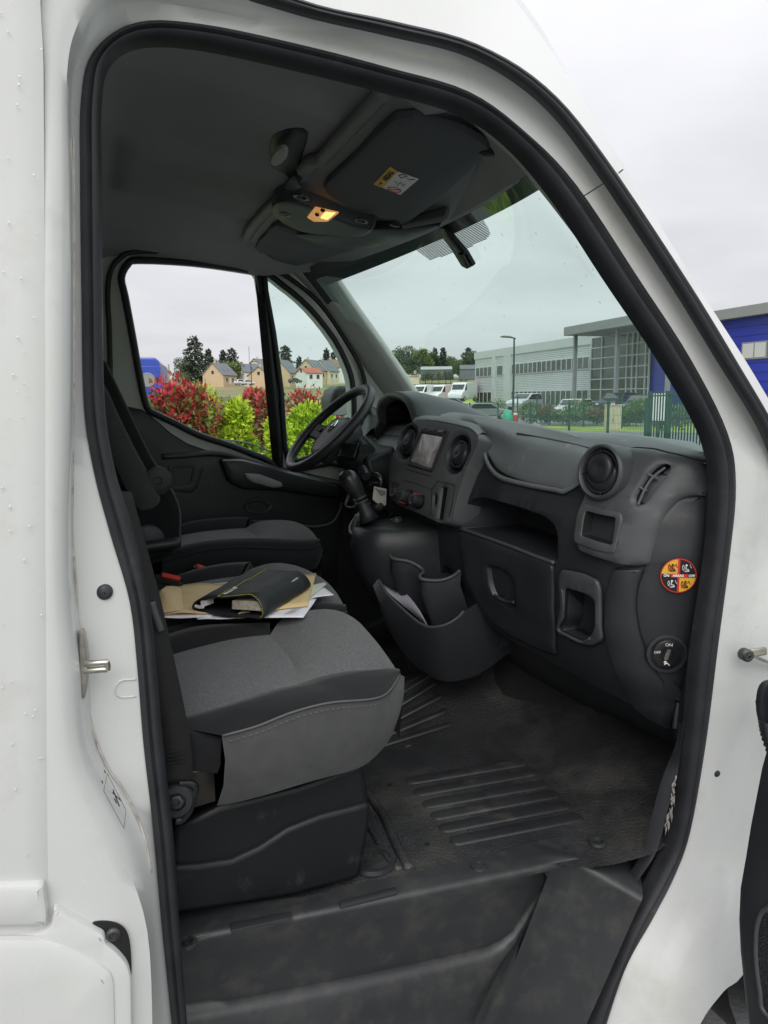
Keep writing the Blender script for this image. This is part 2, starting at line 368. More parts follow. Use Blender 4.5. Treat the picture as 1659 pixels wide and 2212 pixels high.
LE = [(255,2260,-1.0),(245,2010,-1.0),(190,1840,-1.0),(140,1650,-1.0),(128,1450,-1.0),(118,1300,-1.0),(115,1150,-1.0),(116,1020,-1.0),(117,880,-1.0),(116,650,-1.0),(112,400,-.998),(108,180,-.992),(130,20,-.985),(210,-70,-.975),(460,-60,-.96),(685,12,-.955),(848,47,-.955),(1028,96,-.955),(1177,188,-.955),(1302,335,-.955),(1482,605,-.955),(1586,775,-.955),(1676,930,-.955),(1720,1040,-.95),(1715,1190,-.94),(1700,1400,-.95),(1690,1600,-.945),(1640,1820,-.955),(1575,1975,-.985),(1522,2095,-.99),(1478,2180,-.992),(1430,2310,-.99)]
LF = [(108,2260,-1.0),(106,2010,-1.0),(103,1840,-1.0),(101,1650,-1.0),(100,1450,-1.0),(99,1300,-1.0),(98,1150,-1.0),(98,1020,-1.0),(98,880,-1.0),(97,650,-1.0),(96,400,-.998),(95,150,-.99),(95,-60,-.985),(180,-220,-.97),(470,-260,-.93),(720,-230,-.90),(930,-180,-.885),(1095,-12,-.885),(1214,145,-.90),(1334,335,-.92),(1499,605,-.93),(1608,775,-.94),(1705,930,-.945),(1800,1030,-.95),(1800,1180,-.95),(1790,1400,-.95),(1780,1600,-.95),(1710,1830,-.97),(1617,2083,-1.0),(1563,2142,-1.0),(1513,2212,-1.0),(1470,2330,-1.0)]
NS = 5
def loop(L, y=None): return cat([AY(p[0], p[1], p[2] if y is None else y) for p in L], NS)
RA, RB = loop(LA, -.885), loop(LB, -.915)
RC, RD, RE, RF = loop(LC), loop(LD), loop(LE), loop(LF)
TOP0, TOP1 = 13*NS, 23*NS         # stations over the roof and A pillar
# white surround (one sheet bent over itself: seal seat, flange, channel wall, outer skin)
back = [p+Vector((0, .05, 0)) for p in RB]
body = MB().grid([back, RB, RC, [c.lerp(d, .5)+Vector((0, .004, 0)) for c, d in zip(RC, RD)], RD, [d.lerp(e, .5) for d, e in zip(RD, RE)], RE, RF])
surround = body.build('door_surround', W_PAINT, van, smooth=50)
# rubber seals
def seal(name, a, b, depth, parent, mat_=RUBBER, lip=True):
    rows = [[], [], [], [], [], [], []]
    for p, q in zip(a, b):
        d = q-p; o = Vector((0, -1, 0))
        for r, (t, h) in zip(rows, ((0, .0), (.06, .6), (.25, 1.0), (.46, .8), (.56, .55), (.72, .62), (1.0, .1))): r.append(p+d*t+o*depth*h)
    rows.insert(0, [p+Vector((0, .010, 0)) for p in a]); rows.append([p+Vector((0, .05, 0)) for p in b])
    return MB().grid(rows).build(name, mat_, parent, smooth=60)
seal('door_seal', RA, RB, .022, van)
i0 = 13*NS+2
RD2 = loop(LD, -.945)
seal('upper_weather_strip', [a.lerp(b, .22) for a, b in zip(RD2[i0:TOP1], RE[i0:TOP1])], [p+Vector((0, -.002, 0)) for p in RE[i0:TOP1]], .009, van)
# joint in the A pillar channel
for (x0, y0, x1, y1) in ((1262, 423, 1303, 397), (1331, 378, 1346, 366)):
    a, b = AY(x0, y0, -.943), AY(x1, y1, -.951)
    MB().tube([a, a.lerp(b, .5), b], .0012, 5).build('panel_joint', BLK, van)
# rear quarter skin behind the door (left of the frame), ridge, and roof
rows = []
for k, (dx, y) in enumerate(((0, -1.0), (-.012, -1.006), (-.03, -1.008), (-.25, -1.012), (-.9, -1.012), (-3.2, -1.012))):
    rows.append([Vector((p.x+dx, y if p.z < 2.05 else p.y, p.z)) for p in RF[0:12*NS+3]])
MB().grid(rows).build('side_panel', W_PAINT, van, smooth=50)
# roof skin bows across the van
roofL = RF[12*NS+3:18*NS+3]
rows = []
for k in range(13):
    t = k/12; y = lerp(-1, 1, t)
    rows.append([Vector((p.x+.20*(1-y*y)*min(1, max(0, (p.x-.1)/.7)), abs(p.y)*y, p.z+.13*(1-y**4)*(1 if p.z > 1.9 else max(0, (p.z-1.4)/.5)))) for p in roofL])
rear = [[Vector((-3.2, q.y, q.z)) for q in (r[0],)][0] for r in rows]
MB().grid([[rear[i]]+r for i, r in enumerate(rows)]).build('roof', W_PAINT, van, smooth=60)
# outer face of the near A pillar, from the skin round to the glass
MB().grid([RF[17*NS:TOP1], [Vector((p.x+.03, -.86, p.z+.02)) for p in RF[17*NS:TOP1]], [Vector((p.x+.07, -.79, p.z+.0)) for p in RF[17*NS:TOP1]]]).build('a_pillar_skin', W_PAINT, van, smooth=60)
# ---------------- windscreen
def wsp(u, t):   # u -1..1 across, t 0 top .. 1 bottom
    w = lerp(.78, .88, t); c = 1-u*u
    return Vector((lerp(.83+.15*c, 1.38+.20*c, t), u*w, lerp(1.935+.05*c, 1.27+.02*c, t)+.02*math.sin(math.pi*t)))
rows = [[wsp(-1+2*i/24, j/16) for i in range(25)] for j in range(17)]
ws = MB().grid(rows).build('windscreen', GLASS, van, smooth=180)
WS = Surf(lambda p: 0, None, None)
# black ceramic border on the glass, and the dotted shade under the mirror
def strip(u0, u1, t0, t1, off=-.006, n=20, m_=2):
    return [[wsp(lerp(u0, u1, i/n), lerp(t0, t1, j/m_))+Vector((-off, 0, -off)) for i in range(n+1)] for j in range(m_+1)]
B = MB().grid(strip(-1.04, 1.04, -.06, .048)); B.grid(strip(-1.06, -.985, -.05, 1.0, n=3, m_=16)); B.grid(strip(.985, 1.06, -.05, 1.0, n=3, m_=16)); B.grid(strip(-1.0, 1.0, .97, 1.06))
B.build('glass_border', BLK, ws, smooth=180)
# ---------------- headliner: lofted from this door's top rail to the far one
iA0, iA1 = 11*NS, 17*NS+2
prof = RA[iA0:iA1+1]
HDR = cat([AY(1150,372,-.76), AY(1100,400,-.62), AY(1040,438,-.40), AY(960,481,-.10), AY(900,508,.12), AY(830,535,.37), AY(760,561,.58), AY(700,585,.76)], 5)
def header(y):      # y -1..1 -> point on the windscreen header
    t = (y+1)/2*(len(HDR)-1); i = min(int(t), len(HDR)-2); return HDR[i].lerp(HDR[i+1], t-i)
nY = 60; rows = []
for k in range(nY+1):
    y = -1+2*k/nY; row = []
    for j, p in enumerate(prof):
        fr = min(1, max(0, (p.x-.25)/.5)); up = min(1, max(0, (p.z-1.80)/.15))
        z = p.z+.012+up*.125*(1-y**6)*(1-.35*fr)
        k_ = min(1, max(0, (p.x-.10)/.05))*min(1, max(0, (.56-p.x)/.06))      # pressed panels in the felt
        z += up*k_*(.028*min(1, max(0, (-.50-y)/.05))-.022*min(1, max(0, (y+.05)/.06))*min(1, max(0, (.55-y)/.06)))
        row.append(Vector((p.x, .885*y, z)))
    h = header(y); q = row[-1]
    row += [q.lerp(h, t)+Vector((0, 0, .055*(1-y**8)*math.sin(math.pi*t))) for t in (.2, .4, .6, .8, 1)]
    rows.append([Vector((-.16, row[0].y, row[0].z))]+row)
# move the low rear part of the loft up so that the loft only forms the ceiling
for r in rows:
    for j, q in enumerate(r):
        if q.x < .14 and q.z < 1.99: q.z = max(q.z, 1.90)
MB().grid(rows).build('headliner', HEADL, van, smooth=180)
MB().grid([[Vector((-.15, -.97, .45)), Vector((-.15, .97, .45))], [Vector((-.15, -.97, 2.12)), Vector((-.15, .97, 2.12))]]).build('bulkhead', TRIM, van)
# ---------------- far side: inner wall with two window openings
YL = .89
SL = plane_surf((0, YL, 0), (0, -1, 0))     # local u = ... x axis points: y.cross(z)
def uvL(pts): return SL.uv(pts)
WIN = [(262,600),(276,571),(300,562),(420,568),(535,584),(556,591),(562,618),(575,700),(592,850),(604,1000),(570,990),(500,963),(430,940),(380,915),(340,896),(318,880),(303,820),(285,720),(270,640)]
QRT = [(571,598),(612,618),(668,666),(722,734),(752,795),(762,840),(764,905),(758,1000),(712,1000),(625,1002),(607,850),(590,720)]
OUT = [(200,500),(700,500),(860,720),(900,900),(900,1300),(180,1300)]
Wuv, Quv = cat([(p.x, p.y, 0) for p in uvL(WIN)], 3, True), cat([(p.x, p.y, 0) for p in uvL(QRT)], 3, True)
Wuv = [Vector((p.x, p.y)) for p in Wuv]; Quv = [Vector((p.x, p.y)) for p in Quv]
def holed(name, outer, holes, surf, mat_, parent, thick, step=.08):
    pts = dense(outer, .05); H = holes; edges = [(i, (i+1) % len(pts)) for i in range(len(pts))]; P = list(pts)
    for h in H:
        b = len(pts); pts = pts+h; edges += [(b+i, b+(i+1) % len(h)) for i in range(len(h))]
    cv, ce, cf = delaunay_2d_cdt(pts, edges, [], 0, 1e-6)[:3]
    fs = [tuple(f) for f in cf if inside2(sum((cv[i] for i in f), Vector((0, 0)))/len(f), P) and not any(inside2(sum((cv[i] for i in f), Vector((0, 0)))/len(f), h) for h in H)]
    B = MB(); B.add([surf.to3(q.x, q.y, 0) for q in cv], fs); B.add([surf.to3(q.x, q.y, -thick) for q in cv], fs)
    for h in H+[P]: B.rings([[surf.to3(q.x, q.y, 0) for q in h], [surf.to3(q.x, q.y, -thick) for q in h]], False, False)
    return B.build(name, mat_, parent, smooth=30)
def XZ(x, z): return Vector(SL.to2(Vector((x, YL, z))))
wall_out = [XZ(-.2, .5), XZ(1.35, .5), XZ(1.35, 1.40), XZ(1.2, 1.55), XZ(.95, 1.90), XZ(.80, 2.02), XZ(.5, 2.06), XZ(-.2, 2.06)]
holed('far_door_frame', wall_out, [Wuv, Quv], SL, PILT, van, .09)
def edge_tube(name, uv, off, r, mat_, parent, flat=1.0, n=6):
    return MB().tube([SL.to3(q.x, q.y, off) for q in uv], r, n, closed=True, flat=flat).build(name, mat_, parent, smooth=180)
edge_tube('far_window_seal', Wuv, .004, .013, RUBBER, van); edge_tube('far_window_seal', Quv, .004, .012, RUBBER, van)
# division bar between sliding window and quarter glass
a, b = SL.at(561, 585, .0), SL.at(600, 1003, .0)
MB().tube([a.lerp(b, t/8) for t in range(-1, 10)], .021, 4, flat=1.0, up=(0, 1, 0)).build('window_divider', GLOSSB, van, smooth=30)
# quarter glass, and the top edge of the lowered door glass
def glass_fill(name, uv, off, mat_, parent):
    B = MB(); c = sum(uv, Vector((0, 0)))/len(uv); n = len(uv)
    B.add([SL.to3(c.x, c.y, off)]+[SL.to3(q.x, q.y, off) for q in uv], [(0, 1+i, 1+(i+1) % n) for i in range(n)])
    return B.build(name, mat_, parent, smooth=None)
glass_fill('quarter_glass', Quv, -.02, GLASS, van)
low = uvL([(596,985),(604,1000),(570,990),(500,963),(470,951),(520,955),(560,966)])
g = MB().add([SL.to3(q.x, q.y, -.025) for q in low]+[SL.to3(q.x, q.y, -.029) for q in low], [tuple(range(7)), tuple(range(13, 6, -1))])
g.build('lowered_door_glass', CLEAR, van, smooth=None)
e0 = [SL.at(*p, -.027) for p in ((470,951),(500,952),(530,956),(560,965),(597,981))]
MB().tube(cat(e0, 4), .003, 5).build('glass_edge', mat('glass_edge', (.25, .36, .33), .2), van)
# B pillar trim and frame lip on the far side
lip = [(232,1000),(238,880),(236,720),(232,640),(238,590),(258,560),(300,545),(430,553),(560,574),(625,604),(690,660),(745,740),(778,800),(790,860)]
MB().tube(cat([SL.at(*p, .02) for p in lip], 4), .009, 6).build('far_door_seal', RUBBER, van, smooth=180)
# A pillar trim, far side
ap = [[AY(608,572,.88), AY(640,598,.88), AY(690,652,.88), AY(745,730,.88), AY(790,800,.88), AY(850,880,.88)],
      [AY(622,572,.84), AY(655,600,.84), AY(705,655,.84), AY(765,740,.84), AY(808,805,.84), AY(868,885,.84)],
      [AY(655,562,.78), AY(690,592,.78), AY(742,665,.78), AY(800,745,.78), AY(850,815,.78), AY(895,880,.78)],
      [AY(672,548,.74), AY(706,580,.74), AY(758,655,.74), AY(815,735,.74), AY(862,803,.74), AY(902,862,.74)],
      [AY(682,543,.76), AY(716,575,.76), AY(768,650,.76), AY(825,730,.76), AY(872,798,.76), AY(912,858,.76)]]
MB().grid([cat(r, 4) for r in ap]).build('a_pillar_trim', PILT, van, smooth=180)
# near A pillar trim: thin dark strip between glass and seal, down to the dash
na = [(1010,250),(1100,330),(1150,385),(1240,500),(1345,645),(1440,790),(1500,900),(1530,1000)]
r0 = [AY(x+6, y-6, -.87) for x, y in na]; r1 = [AY(x, y, -.80) for x, y in na]; r2 = [AY(x-4, y+3, -.74) for x, y in na]
MB().grid([cat(r, 4) for r in (r0, r1, r2)]).build('a_pillar_trim', TRIM, van, smooth=180)
# outer skin of the far side, below and around, keeps daylight out
MB().grid([[Vector((-.2, 1.0, .3)), Vector((1.5, 1.0, .3))], [Vector((-.2, 1.0, 1.22)), Vector((1.5, 1.0, 1.22))]]).build('far_side_skin', W_PAINT, van)
# scuttle under the windscreen and bonnet
MB().grid([[Vector((1.36+.2*(1-(y/.9)**2), y, 1.25)), Vector((1.6+.2*(1-(y/.9)**2), y, 1.16)), Vector((2.2+.1*(1-(y/.9)**2), y, .95)), Vector((2.3, y, .4))] for y in [k*.1 for k in range(-9, 10)]]).build('bonnet', W_PAINT, van, smooth=60)
# ================================================================== THE VAN: cab interior
def c2(z0, s, pts): return [(z0[0]+x*s, z0[1]+y*s) for x, y in pts]
def A6(pts): return c2((932.6, 877.8), .4378, pts)       # measured in the dash close-up
def A5(pts): return c2((603.5, 768.0), .2976, pts)       # measured in the wheel close-up
def AS(pts): return c2((822.9, 850.3), .1984, pts)       # measured in the centre-stack close-up
def A7(pts): return c2((274.3, 1097.2), .3968, pts)      # measured in the seat close-up
def A8(pts): return c2((658.3, 1371.5), .5621, pts)      # measured in the floor close-up
def A3(pts): return c2((192.0, 521.2), .3638, pts)       # measured in the far-window close-up
def AO(pts): return c2((521.2, 274.3), .3637, pts)       # measured in the overhead close-up
# ---- dashboard reference surface X = S(Y,z)
aK = [(-.92,.40),(-.88,.31),(-.84,.22),(-.80,.15),(-.76,.11),(-.70,.085),(-.62,.07),(-.50,.055),(-.30,.02),(-.20,0),(.9,0)]
bK = [(.50,.42),(.60,.30),(.70,.17),(.80,.085),(.90,.03),(1.0,.006),(1.10,0),(1.16,0),(1.23,.015),(1.28,.035),(1.34,.06),(1.38,.09),(1.42,.15),(1.5,.3)]
def S_(y, z): return .945+interp(aK, y)+interp(bK, z)
def dash_surf(off0=0.0):
    return Surf(lambda p: p.x-(S_(p.y, p.z)-off0), lambda p: (-p.y, p.z), lambda u, v, off=0: Vector((S_(-u, v)-off0-off, -u, v)))
DS = dash_surf()
dash = empty('dashboard', (0, 0, 0), 0, van)
def r2(pts, r): return rounded([Vector(p) for p in pts], r)
def duv(pts, r=0, s=DS): 
    u = s.uv(pts); return rounded(u, r) if r else u
def cuv(pts, s=DS, n=4): return [Vector((p.x, p.y)) for p in cat([(q.x, q.y, 0) for q in s.uv(pts)], n, True)]
# main face with its open shelf and the small bin
face = [Vector((-.75, 1.30))]+[]
shelf = duv(A6([(150,590),(160,500),(200,455),(260,448),(420,495),(560,545),(605,585),(622,640),(622,765),(380,690),(150,605)]), .012)
cup = duv(A6([(672,890),(790,930),(820,960),(822,1080),(800,1130),(765,1158),(650,1105),(645,1085),(672,1040)]), .015)
face_o = [Vector((-.35, 1.37)), Vector((-.35, .98)), Vector((.05, .98))]+[Vector(p) for p in DS.uv(A6([(60,780),(145,850),(200,950),(280,1080),(380,1150),(600,1270),(840,1400),(1000,1480),(1100,1560),(1190,1600)]))]+[Vector((.83, .95)), Vector((.83, 1.33)), Vector((.6, 1.345)), Vector((.3, 1.36))]
spanel('main_face', DS, face_o, PLASTIC, dash, th=.004, base=-.004, rim=.003, step=.035, holes=[shelf, cup], hdepth=.18, hshrink=.93, back=-.03)
# body behind the face so that nothing shows through
rows = []
for k in range(27):
    y = .80-k*.066
    if y < -.9: break
    s0 = S_(y, 1.33); ex = .045 if y > -.75 else .03
    far = 1.50-.30*(y/.8)**2
    rows.append([Vector((S_(y, z)+ex, y, z)) for z in (.56, .7, .8, .9, 1.0, 1.08)]+[Vector((S_(y, z)+.20, y, z)) for z in (1.09, 1.25)]+[Vector((S_(y, 1.32)+.012, y, 1.325)), Vector((S_(y, 1.36)+.012, y, 1.362)), Vector((min(far, S_(y, 1.36)+.10), y, 1.385 if y > -.7 else 1.36)), Vector((far, y, 1.365)), Vector((far+.06, y, 1.28))])
MB().grid(rows).build('dash_core', PLASTIC, dash, smooth=60)
# lip of the shelf, a rounded ledge
sl = [DS.at(*p, .006) for p in A6([(150,602),(260,640),(400,690),(520,738),(615,772)])]
MB().tube(cat(sl, 4), .005, 6).build('shelf_lip', PLASTIC2, dash, smooth=180)
# glove box lid: outline groove and recessed pull
gl = duv(A6([(148,610),(612,780),(616,900),(620,1050),(632,1225),(560,1205),(420,1140),(310,1065),(235,960),(175,830)]), .014)
spanel('glovebox_lid', DS, gl, PLASTIC, dash, th=.007, base=.005, rim=.006, step=.02, seam=True, holes=[duv(A6([(290,785),(350,792),(400,825),(420,860),(430,950),(432,1000),(380,985),(320,930),(300,870)]), .012)], hdepth=.02, hshrink=.86)
MB().tube(cat([DS.at(*p, .012) for p in A6([(330,930),(360,948),(395,962),(428,964)])], 4), .0045, 6).build('glovebox_handle', PLASTIC, dash, smooth=180)
# frame around the lower bin
cf = duv(A6([(655,800),(760,822),(830,855),(848,900),(850,1040),(860,1150),(800,1180),(750,1170),(634,1120),(632,1080),(650,1000),(640,860)]), .014)
spanel('bin_frame', DS, cf, PLASTIC2, dash, th=.007, base=.004, rim=.004, step=.02, seam=True, hmat=BLK, holes=[duv(A6([(672,888),(790,928),(822,958),(824,1082),(802,1132),(765,1160),(648,1106),(643,1085),(670,1040)]), .015)], hdepth=.12, hshrink=.9)  # bin is the same plastic inside; black lining paints its depth shade
# rounded lip sweeping round the bin's lower edge
MB().tube(cat([DS.at(*p, .010) for p in A6([(660,900),(668,1000),(650,1060),(640,1100),(690,1130),(760,1162),(800,1140)])], 4), .0035, 6).build('bin_lip', PLASTIC2, dash, smooth=180)
# outer arc band between glove box and end panel
band = duv(A6([(905,800),(1050,800),(1022,900),(1018,1000),(1040,1130),(1100,1270),(1200,1400),(1205,1480),(1180,1590),(1100,1555),(1000,1478),(930,1330),(880,1200),(862,1080),(870,930)]), .01)
spanel('arc_band', DS, band, PLASTIC, dash, seam=True, th=.010, base=.002, rim=.008, step=.03)
# vent module (raised, carries the round vent, slot vent and small bin)
D22 = dash_surf(.022)
mo = duv(A6([(695,600),(712,520),(760,400),(805,305),(860,250),(960,205),(1060,212),(1160,236),(1290,272),(1368,292),(1378,452),(1270,440),(1205,460),(1140,530),(1092,640),(1064,785),(985,790),(910,785),(840,760),(715,715)]), .012, D22)
pk = duv(A6([(760,505),(920,540),(900,690),(740,640)]), .007, D22)
sv = cuv(A6([(990,460),(1020,400),(1060,340),(1110,295),(1150,290),(1162,310),(1120,370),(1080,430),(1045,475),(1010,485)]), D22, 3)
spanel('vent_module', DS, mo, PLASTIC2, dash, seam=True, th=.022, base=.0, rim=.010, step=.03, holes=[pk, sv], hdepth=.10, hshrink=.985, hmat=BLK, back=-.03)  # slot has a black duct; the bin's black lining is painted shade
spanel('bin_bezel', dash_surf(.022), duv(A6([(755,482),(938,522),(945,560),(905,725),(870,722),(712,672),(705,640),(735,500)]), .012, dash_surf(.022)), PLASTIC2, dash, th=.004, rim=.002, step=.03, hmat=BLK, holes=[duv(A6([(765,515),(915,548),(895,685),(742,638)]), .006, dash_surf(.022))], hdepth=.12, hshrink=.92)  # black lining stands for shade deep in the bin
# slot vent bars
STACKP0 = mat('vane_plastic', (.12, .125, .13), .45)
D2 = dash_surf(.019)
MB().tube(cat([D2.at(*p) for p in A6([(1018,484),(1050,410),(1090,350),(1152,302)])], 4), .0026, 5).build('vent_vane', STACKP0, dash)
for q in ([(1020,398),(1062,416)], [(1066,334),(1118,356)]): MB().tube([D2.at(*p) for p in A6(q)], .0024, 5).build('vent_vane', STACKP0, dash)
# side end panel with the airbag sticker
side = cuv(A6([(1372,462),(1300,446),(1240,458),(1180,505),(1120,610),(1070,770),(1030,900),(1024,1000),(1045,1125),(1105,1268),(1200,1395),(1222,1440),(1262,1190),(1330,860),(1362,640)]))
spanel('end_panel', DS, side, PLASTIC, dash, seam=True, th=.014, base=.0, rim=.010, step=.03, back=-.03)
# end closing strip down to the sill
MB().grid([cat([AY(x, y, -.87) for x, y in ((1532,1060),(1525,1200),(1495,1400),(1475,1560),(1470,1600))], 3), cat([DS.at(x, y, .004) for x, y in ((1526,1062),(1518,1200),(1488,1400),(1462,1560),(1458,1590))], 3)]).build('end_closing_trim', RUBBER, dash)
# catch block at the foot of the dash end
cbk = plane_surf(DS.at(1468, 1545), (-.5, -.85, 0))
spanel('catch_block', cbk, cbk.uv([(1460,1512),(1482,1520),(1478,1575),(1452,1570)]), PLASTIC2, dash, th=.012, rim=.003, step=.02, holes=[cbk.uv([(1467,1540),(1477,1542),(1475,1562),(1465,1560)])], hdepth=.008)
# top: airbag cover and the pad in front of the glass
T0 = [(1018,903,-.12),(1075,908,-.19),(1130,917,-.27),(1195,931,-.40),(1250,946,-.50),(1300,962,-.58),(1335,972,-.62)]
T1 = [(1040,918,-.18),(1080,924,-.24),(1120,937,-.31),(1200,953,-.44),(1255,964,-.53),(1290,974,-.58),(1320,984,-.62)]
T2 = [(1052,946,-.22),(1082,958,-.265),(1125,976,-.33),(1200,996,-.455),(1240,1002,-.52),(1280,1002,-.585),(1308,994,-.62)]
T3 = [(1056,985,-.24),(1075,1015,-.275),(1120,1036,-.345),(1180,1050,-.445),(1218,1055,-.52),(1262,1030,-.58),(1296,1003,-.62)]
D14, D18 = dash_surf(.014), dash_surf(.020)
r0, r1 = cat([AY(*p) for p in T0], 4), cat([AY(*p)+Vector((-.004, 0, .001)) for p in T1], 4)
r2_, r3 = cat([D18.hit(p[0], p[1]) for p in T2], 4), cat([D14.hit(p[0], p[1]) for p in T3], 4)
airb = MB().grid([r0, r1, [a.lerp(b, .5)+Vector((-.006, 0, .006)) for a, b in zip(r1, r2_)], r2_, [a.lerp(b, .55)+Vector((-.004, 0, 0)) for a, b in zip(r2_, r3)], r3, [p+Vector((.006, 0, -.004)) for p in r3], [p+Vector((.03, 0, 0)) for p in r3]])
airb.build('airbag_cover', DASHTOP, dash, smooth=180, sub=1)
MB().tube(cat([AY(x, y, Y)+Vector((-.002, 0, .001)) for x, y, Y in ((1118,937,-.31),(1170,946,-.39),(1230,958,-.49),(1286,972,-.58))], 4), .0025, 5).build('cover_slit', BLK, dash)
# pale lip under the airbag cover
lp = [(1050,952,-.22),(1050,985,-.235),(1062,1015,-.262),(1085,1033,-.30),(1140,1047,-.375),(1200,1058,-.48),(1220,1060,-.52)]
lp += [(1262,1034,0),(1300,1004,0)]
MB().tube(cat([dash_surf(.008).hit(p[0], p[1]) if k > 1 else AY(*p)+Vector((-.004, 0, 0)) for k, p in enumerate(lp)], 5), .007, 6, flat=.7).build('cover_lip', DASHTOP, dash, smooth=180)
# raised tray on top of the dash beside the cover
tr = [(952,898,.22),(985,893,.15),(1060,905,-.08),(1130,917,-.24),(1200,934,-.40),(1255,950,-.5)]
tn = [(952,903,.17),(975,905,.12),(1040,918,-.08),(1110,922,-.24),(1180,938,-.38),(1250,952,-.49)]
A_ = cat([AY(*p) for p in tr], 4); B_ = cat([AY(*p) for p in tn], 4)
MB().grid([[p+Vector((.05, 0, -.004)) for p in A_], [p+Vector((0, 0, .004)) for p in A_], [p+Vector((0, 0, .003)) for p in B_], [p+Vector((0, 0, -.012)) for p in B_]]).build('top_tray', DASHTOP, dash, smooth=60)
# pad from the driver's side to the far pillar and forward to the glass
pad = []
for k in range(30):
    y = .84-k*.059
    far = 1.50-.22*(y/.8)**2
    zt = 1.405 if y > -.6 else lerp(1.405, 1.352, min(1, (-.6-y)/.25))
    nx = S_(y, 1.36)+.01 if y < -.2 else 1.02
    if y < -.66: nx += .02
    pad.append([Vector((nx, y, zt-.04)), Vector((nx+.03, y, zt-.008)), Vector((nx+.10, y, zt+.002)), Vector((max(far, nx+.12), y, zt-.02))])
MB().grid(pad).build('top_pad', DASHTOP, dash, smooth=60)
# round vent: hood ring, bezel, two-leaf flap
def vent(name, C, n, R, parent, hood=0.03, flapup=True, tilt=0.5, hooded=True):
    M = frame(C, n)
    if not hooded:
        MB().lathe([(R*.98, -.03), (R*.98, hood-.006), (R*.95, hood-.003), (R*.88, hood-.003), (R*.86, hood-.006)], M, 40, False, False).build(name+'_ring', PLASTIC, parent, smooth=50)
        MB().lathe([(R*.85, hood-.010), (R*.83, hood-.004), (R*.7, hood+.001), (R*.4, hood+.004), (R*.16, hood+.004), (R*.001, hood+.002)], M, 40, False, False).build(name+'_flap', PLASTIC, parent, smooth=70)
        Mt = M @ Matrix.Rotation(tilt, 4, 'Z')
        MB().tube(cat([Mt @ Vector((x*R, y*R, hood+z)) for x, y, z in ((-.84, -.10, -.004), (-.5, -.24, .0015), (0, -.30, .004), (.5, -.24, .0015), (.84, -.10, -.004))], 6), .0016, 6).build(name+'_slit', BLK, parent)
        return
    MB().lathe([(R*1.22, -.05), (R*1.24, hood-.013), (R*1.20, hood-.007), (R*1.10, hood-.005), (R*1.03, hood-.009), (R*1.0, hood-.016), (R*1.0, -.04)], M, 40, False, False).build(name+'_hood', PLASTIC2, parent, smooth=50)
    MB().lathe([(R*.98, -.03), (R*.98, hood-.018), (R*.94, hood-.012), (R*.86, hood-.012), (R*.84, hood-.016), (R*.84, -.03)], M, 40, False, True).build(name+'_ring', PLASTIC, parent, smooth=50)
    Mt = M @ Matrix.Rotation(tilt, 4, 'Z')
    # lower leaf: a crescent; upper leaf: a domed disc
    cres = []; N = 20
    outer = [(R*.82*math.cos(a), R*.82*math.sin(a)) for a in [math.pi+math.pi*k/N-.12+(.24*k/N) for k in range(N+1)]]
    inner = [(R*.84*x, -R*.35+R*.35*(x*x)*1.2) for x in [1-2*k/N for k in range(N+1)]]
    B = MB(); B.grid([[Mt @ Vector((x, y, hood-.016)) for x, y in outer], [Mt @ Vector((lerp(x, x2, .5), lerp(y, y2, .5), hood-.008)) for (x, y), (x2, y2) in zip(outer, inner[::-1])], [Mt @ Vector((x, y, hood-.014)) for x, y in inner[::-1]]])
    B.build(name+'_flap', PLASTIC, parent, smooth=180)
    M2 = Mt @ Matrix.Translation((0, R*.16, hood-.011))
    MB().lathe([(R*.66, -.006), (R*.66, .001), (R*.58, .006), (R*.35, .007), (R*.2, .0045), (R*.001, .0025)], M2, 32, False, False).build(name+'_flap', PLASTIC, parent, smooth=70)
    for a in (0.2, 1.7, 3.3, 4.9):
        p = M @ Vector((R*.9*math.cos(a), R*.9*math.sin(a), hood-.011)); q = M @ Vector((R*.98*math.cos(a), R*.98*math.sin(a), hood-.011))
        MB().tube([p, q], .0012, 5).build(name+'_notch', BLK, parent)
vc = DS.at(*A6([(905,325)])[0], .020)
vent('passenger_vent', vc, (-.97, -.20, .14), .0505, dash, hood=.036, tilt=.25)
# ---------------- centre stack
STACKP = mat('stack_plastic', (.085, .090, .094), .5, bump=(420, .16, .0012), var=(6, .08), dirt=(12, (.15, .15, .145), .6, .85))
def circ(c, R, n=28): return [Vector((c.x+R*math.cos(2*math.pi*k/n), c.y+R*math.sin(2*math.pi*k/n))) for k in range(n)]
CP = Vector((.935, 0, 1.354)); CN = Vector((-1, -.10, .30)).normalized()
CS = plane_surf(CP, CN)
stack_o = AS([(330,310),(420,282),(560,285),(700,310),(860,340),(980,385),(1045,450),(1050,510),(990,650),(900,850),(820,1100),(740,1350),(690,1410),(600,1400),(400,1310),(200,1220),(105,1150),(78,1050),(82,750),(150,600),(220,450)])
scr = CS.uv(AS([(445,428),(690,468),(555,828),(322,745)]))
slot = rounded(CS.uv(AS([(655,1018),(712,1024),(660,1378),(608,1360)])), .004); card = cuv(AS([(565,1110),(590,1096),(602,1120),(598,1190),(578,1225),(562,1200)]), CS, 3)
vcs = [Vector(CS.uv(AS([q]))[0]) for q in ((838,655), (290,520))]
stack = spanel('centre_stack', CS, cuv(stack_o, CS, 3), STACKP, dash, th=.02, base=-.02, rim=.009, step=.03, holes=[slot, card]+[circ(c, .0535) for c in vcs], hdepth=.06, hshrink=.9, hmat=BLK, back=-.09)
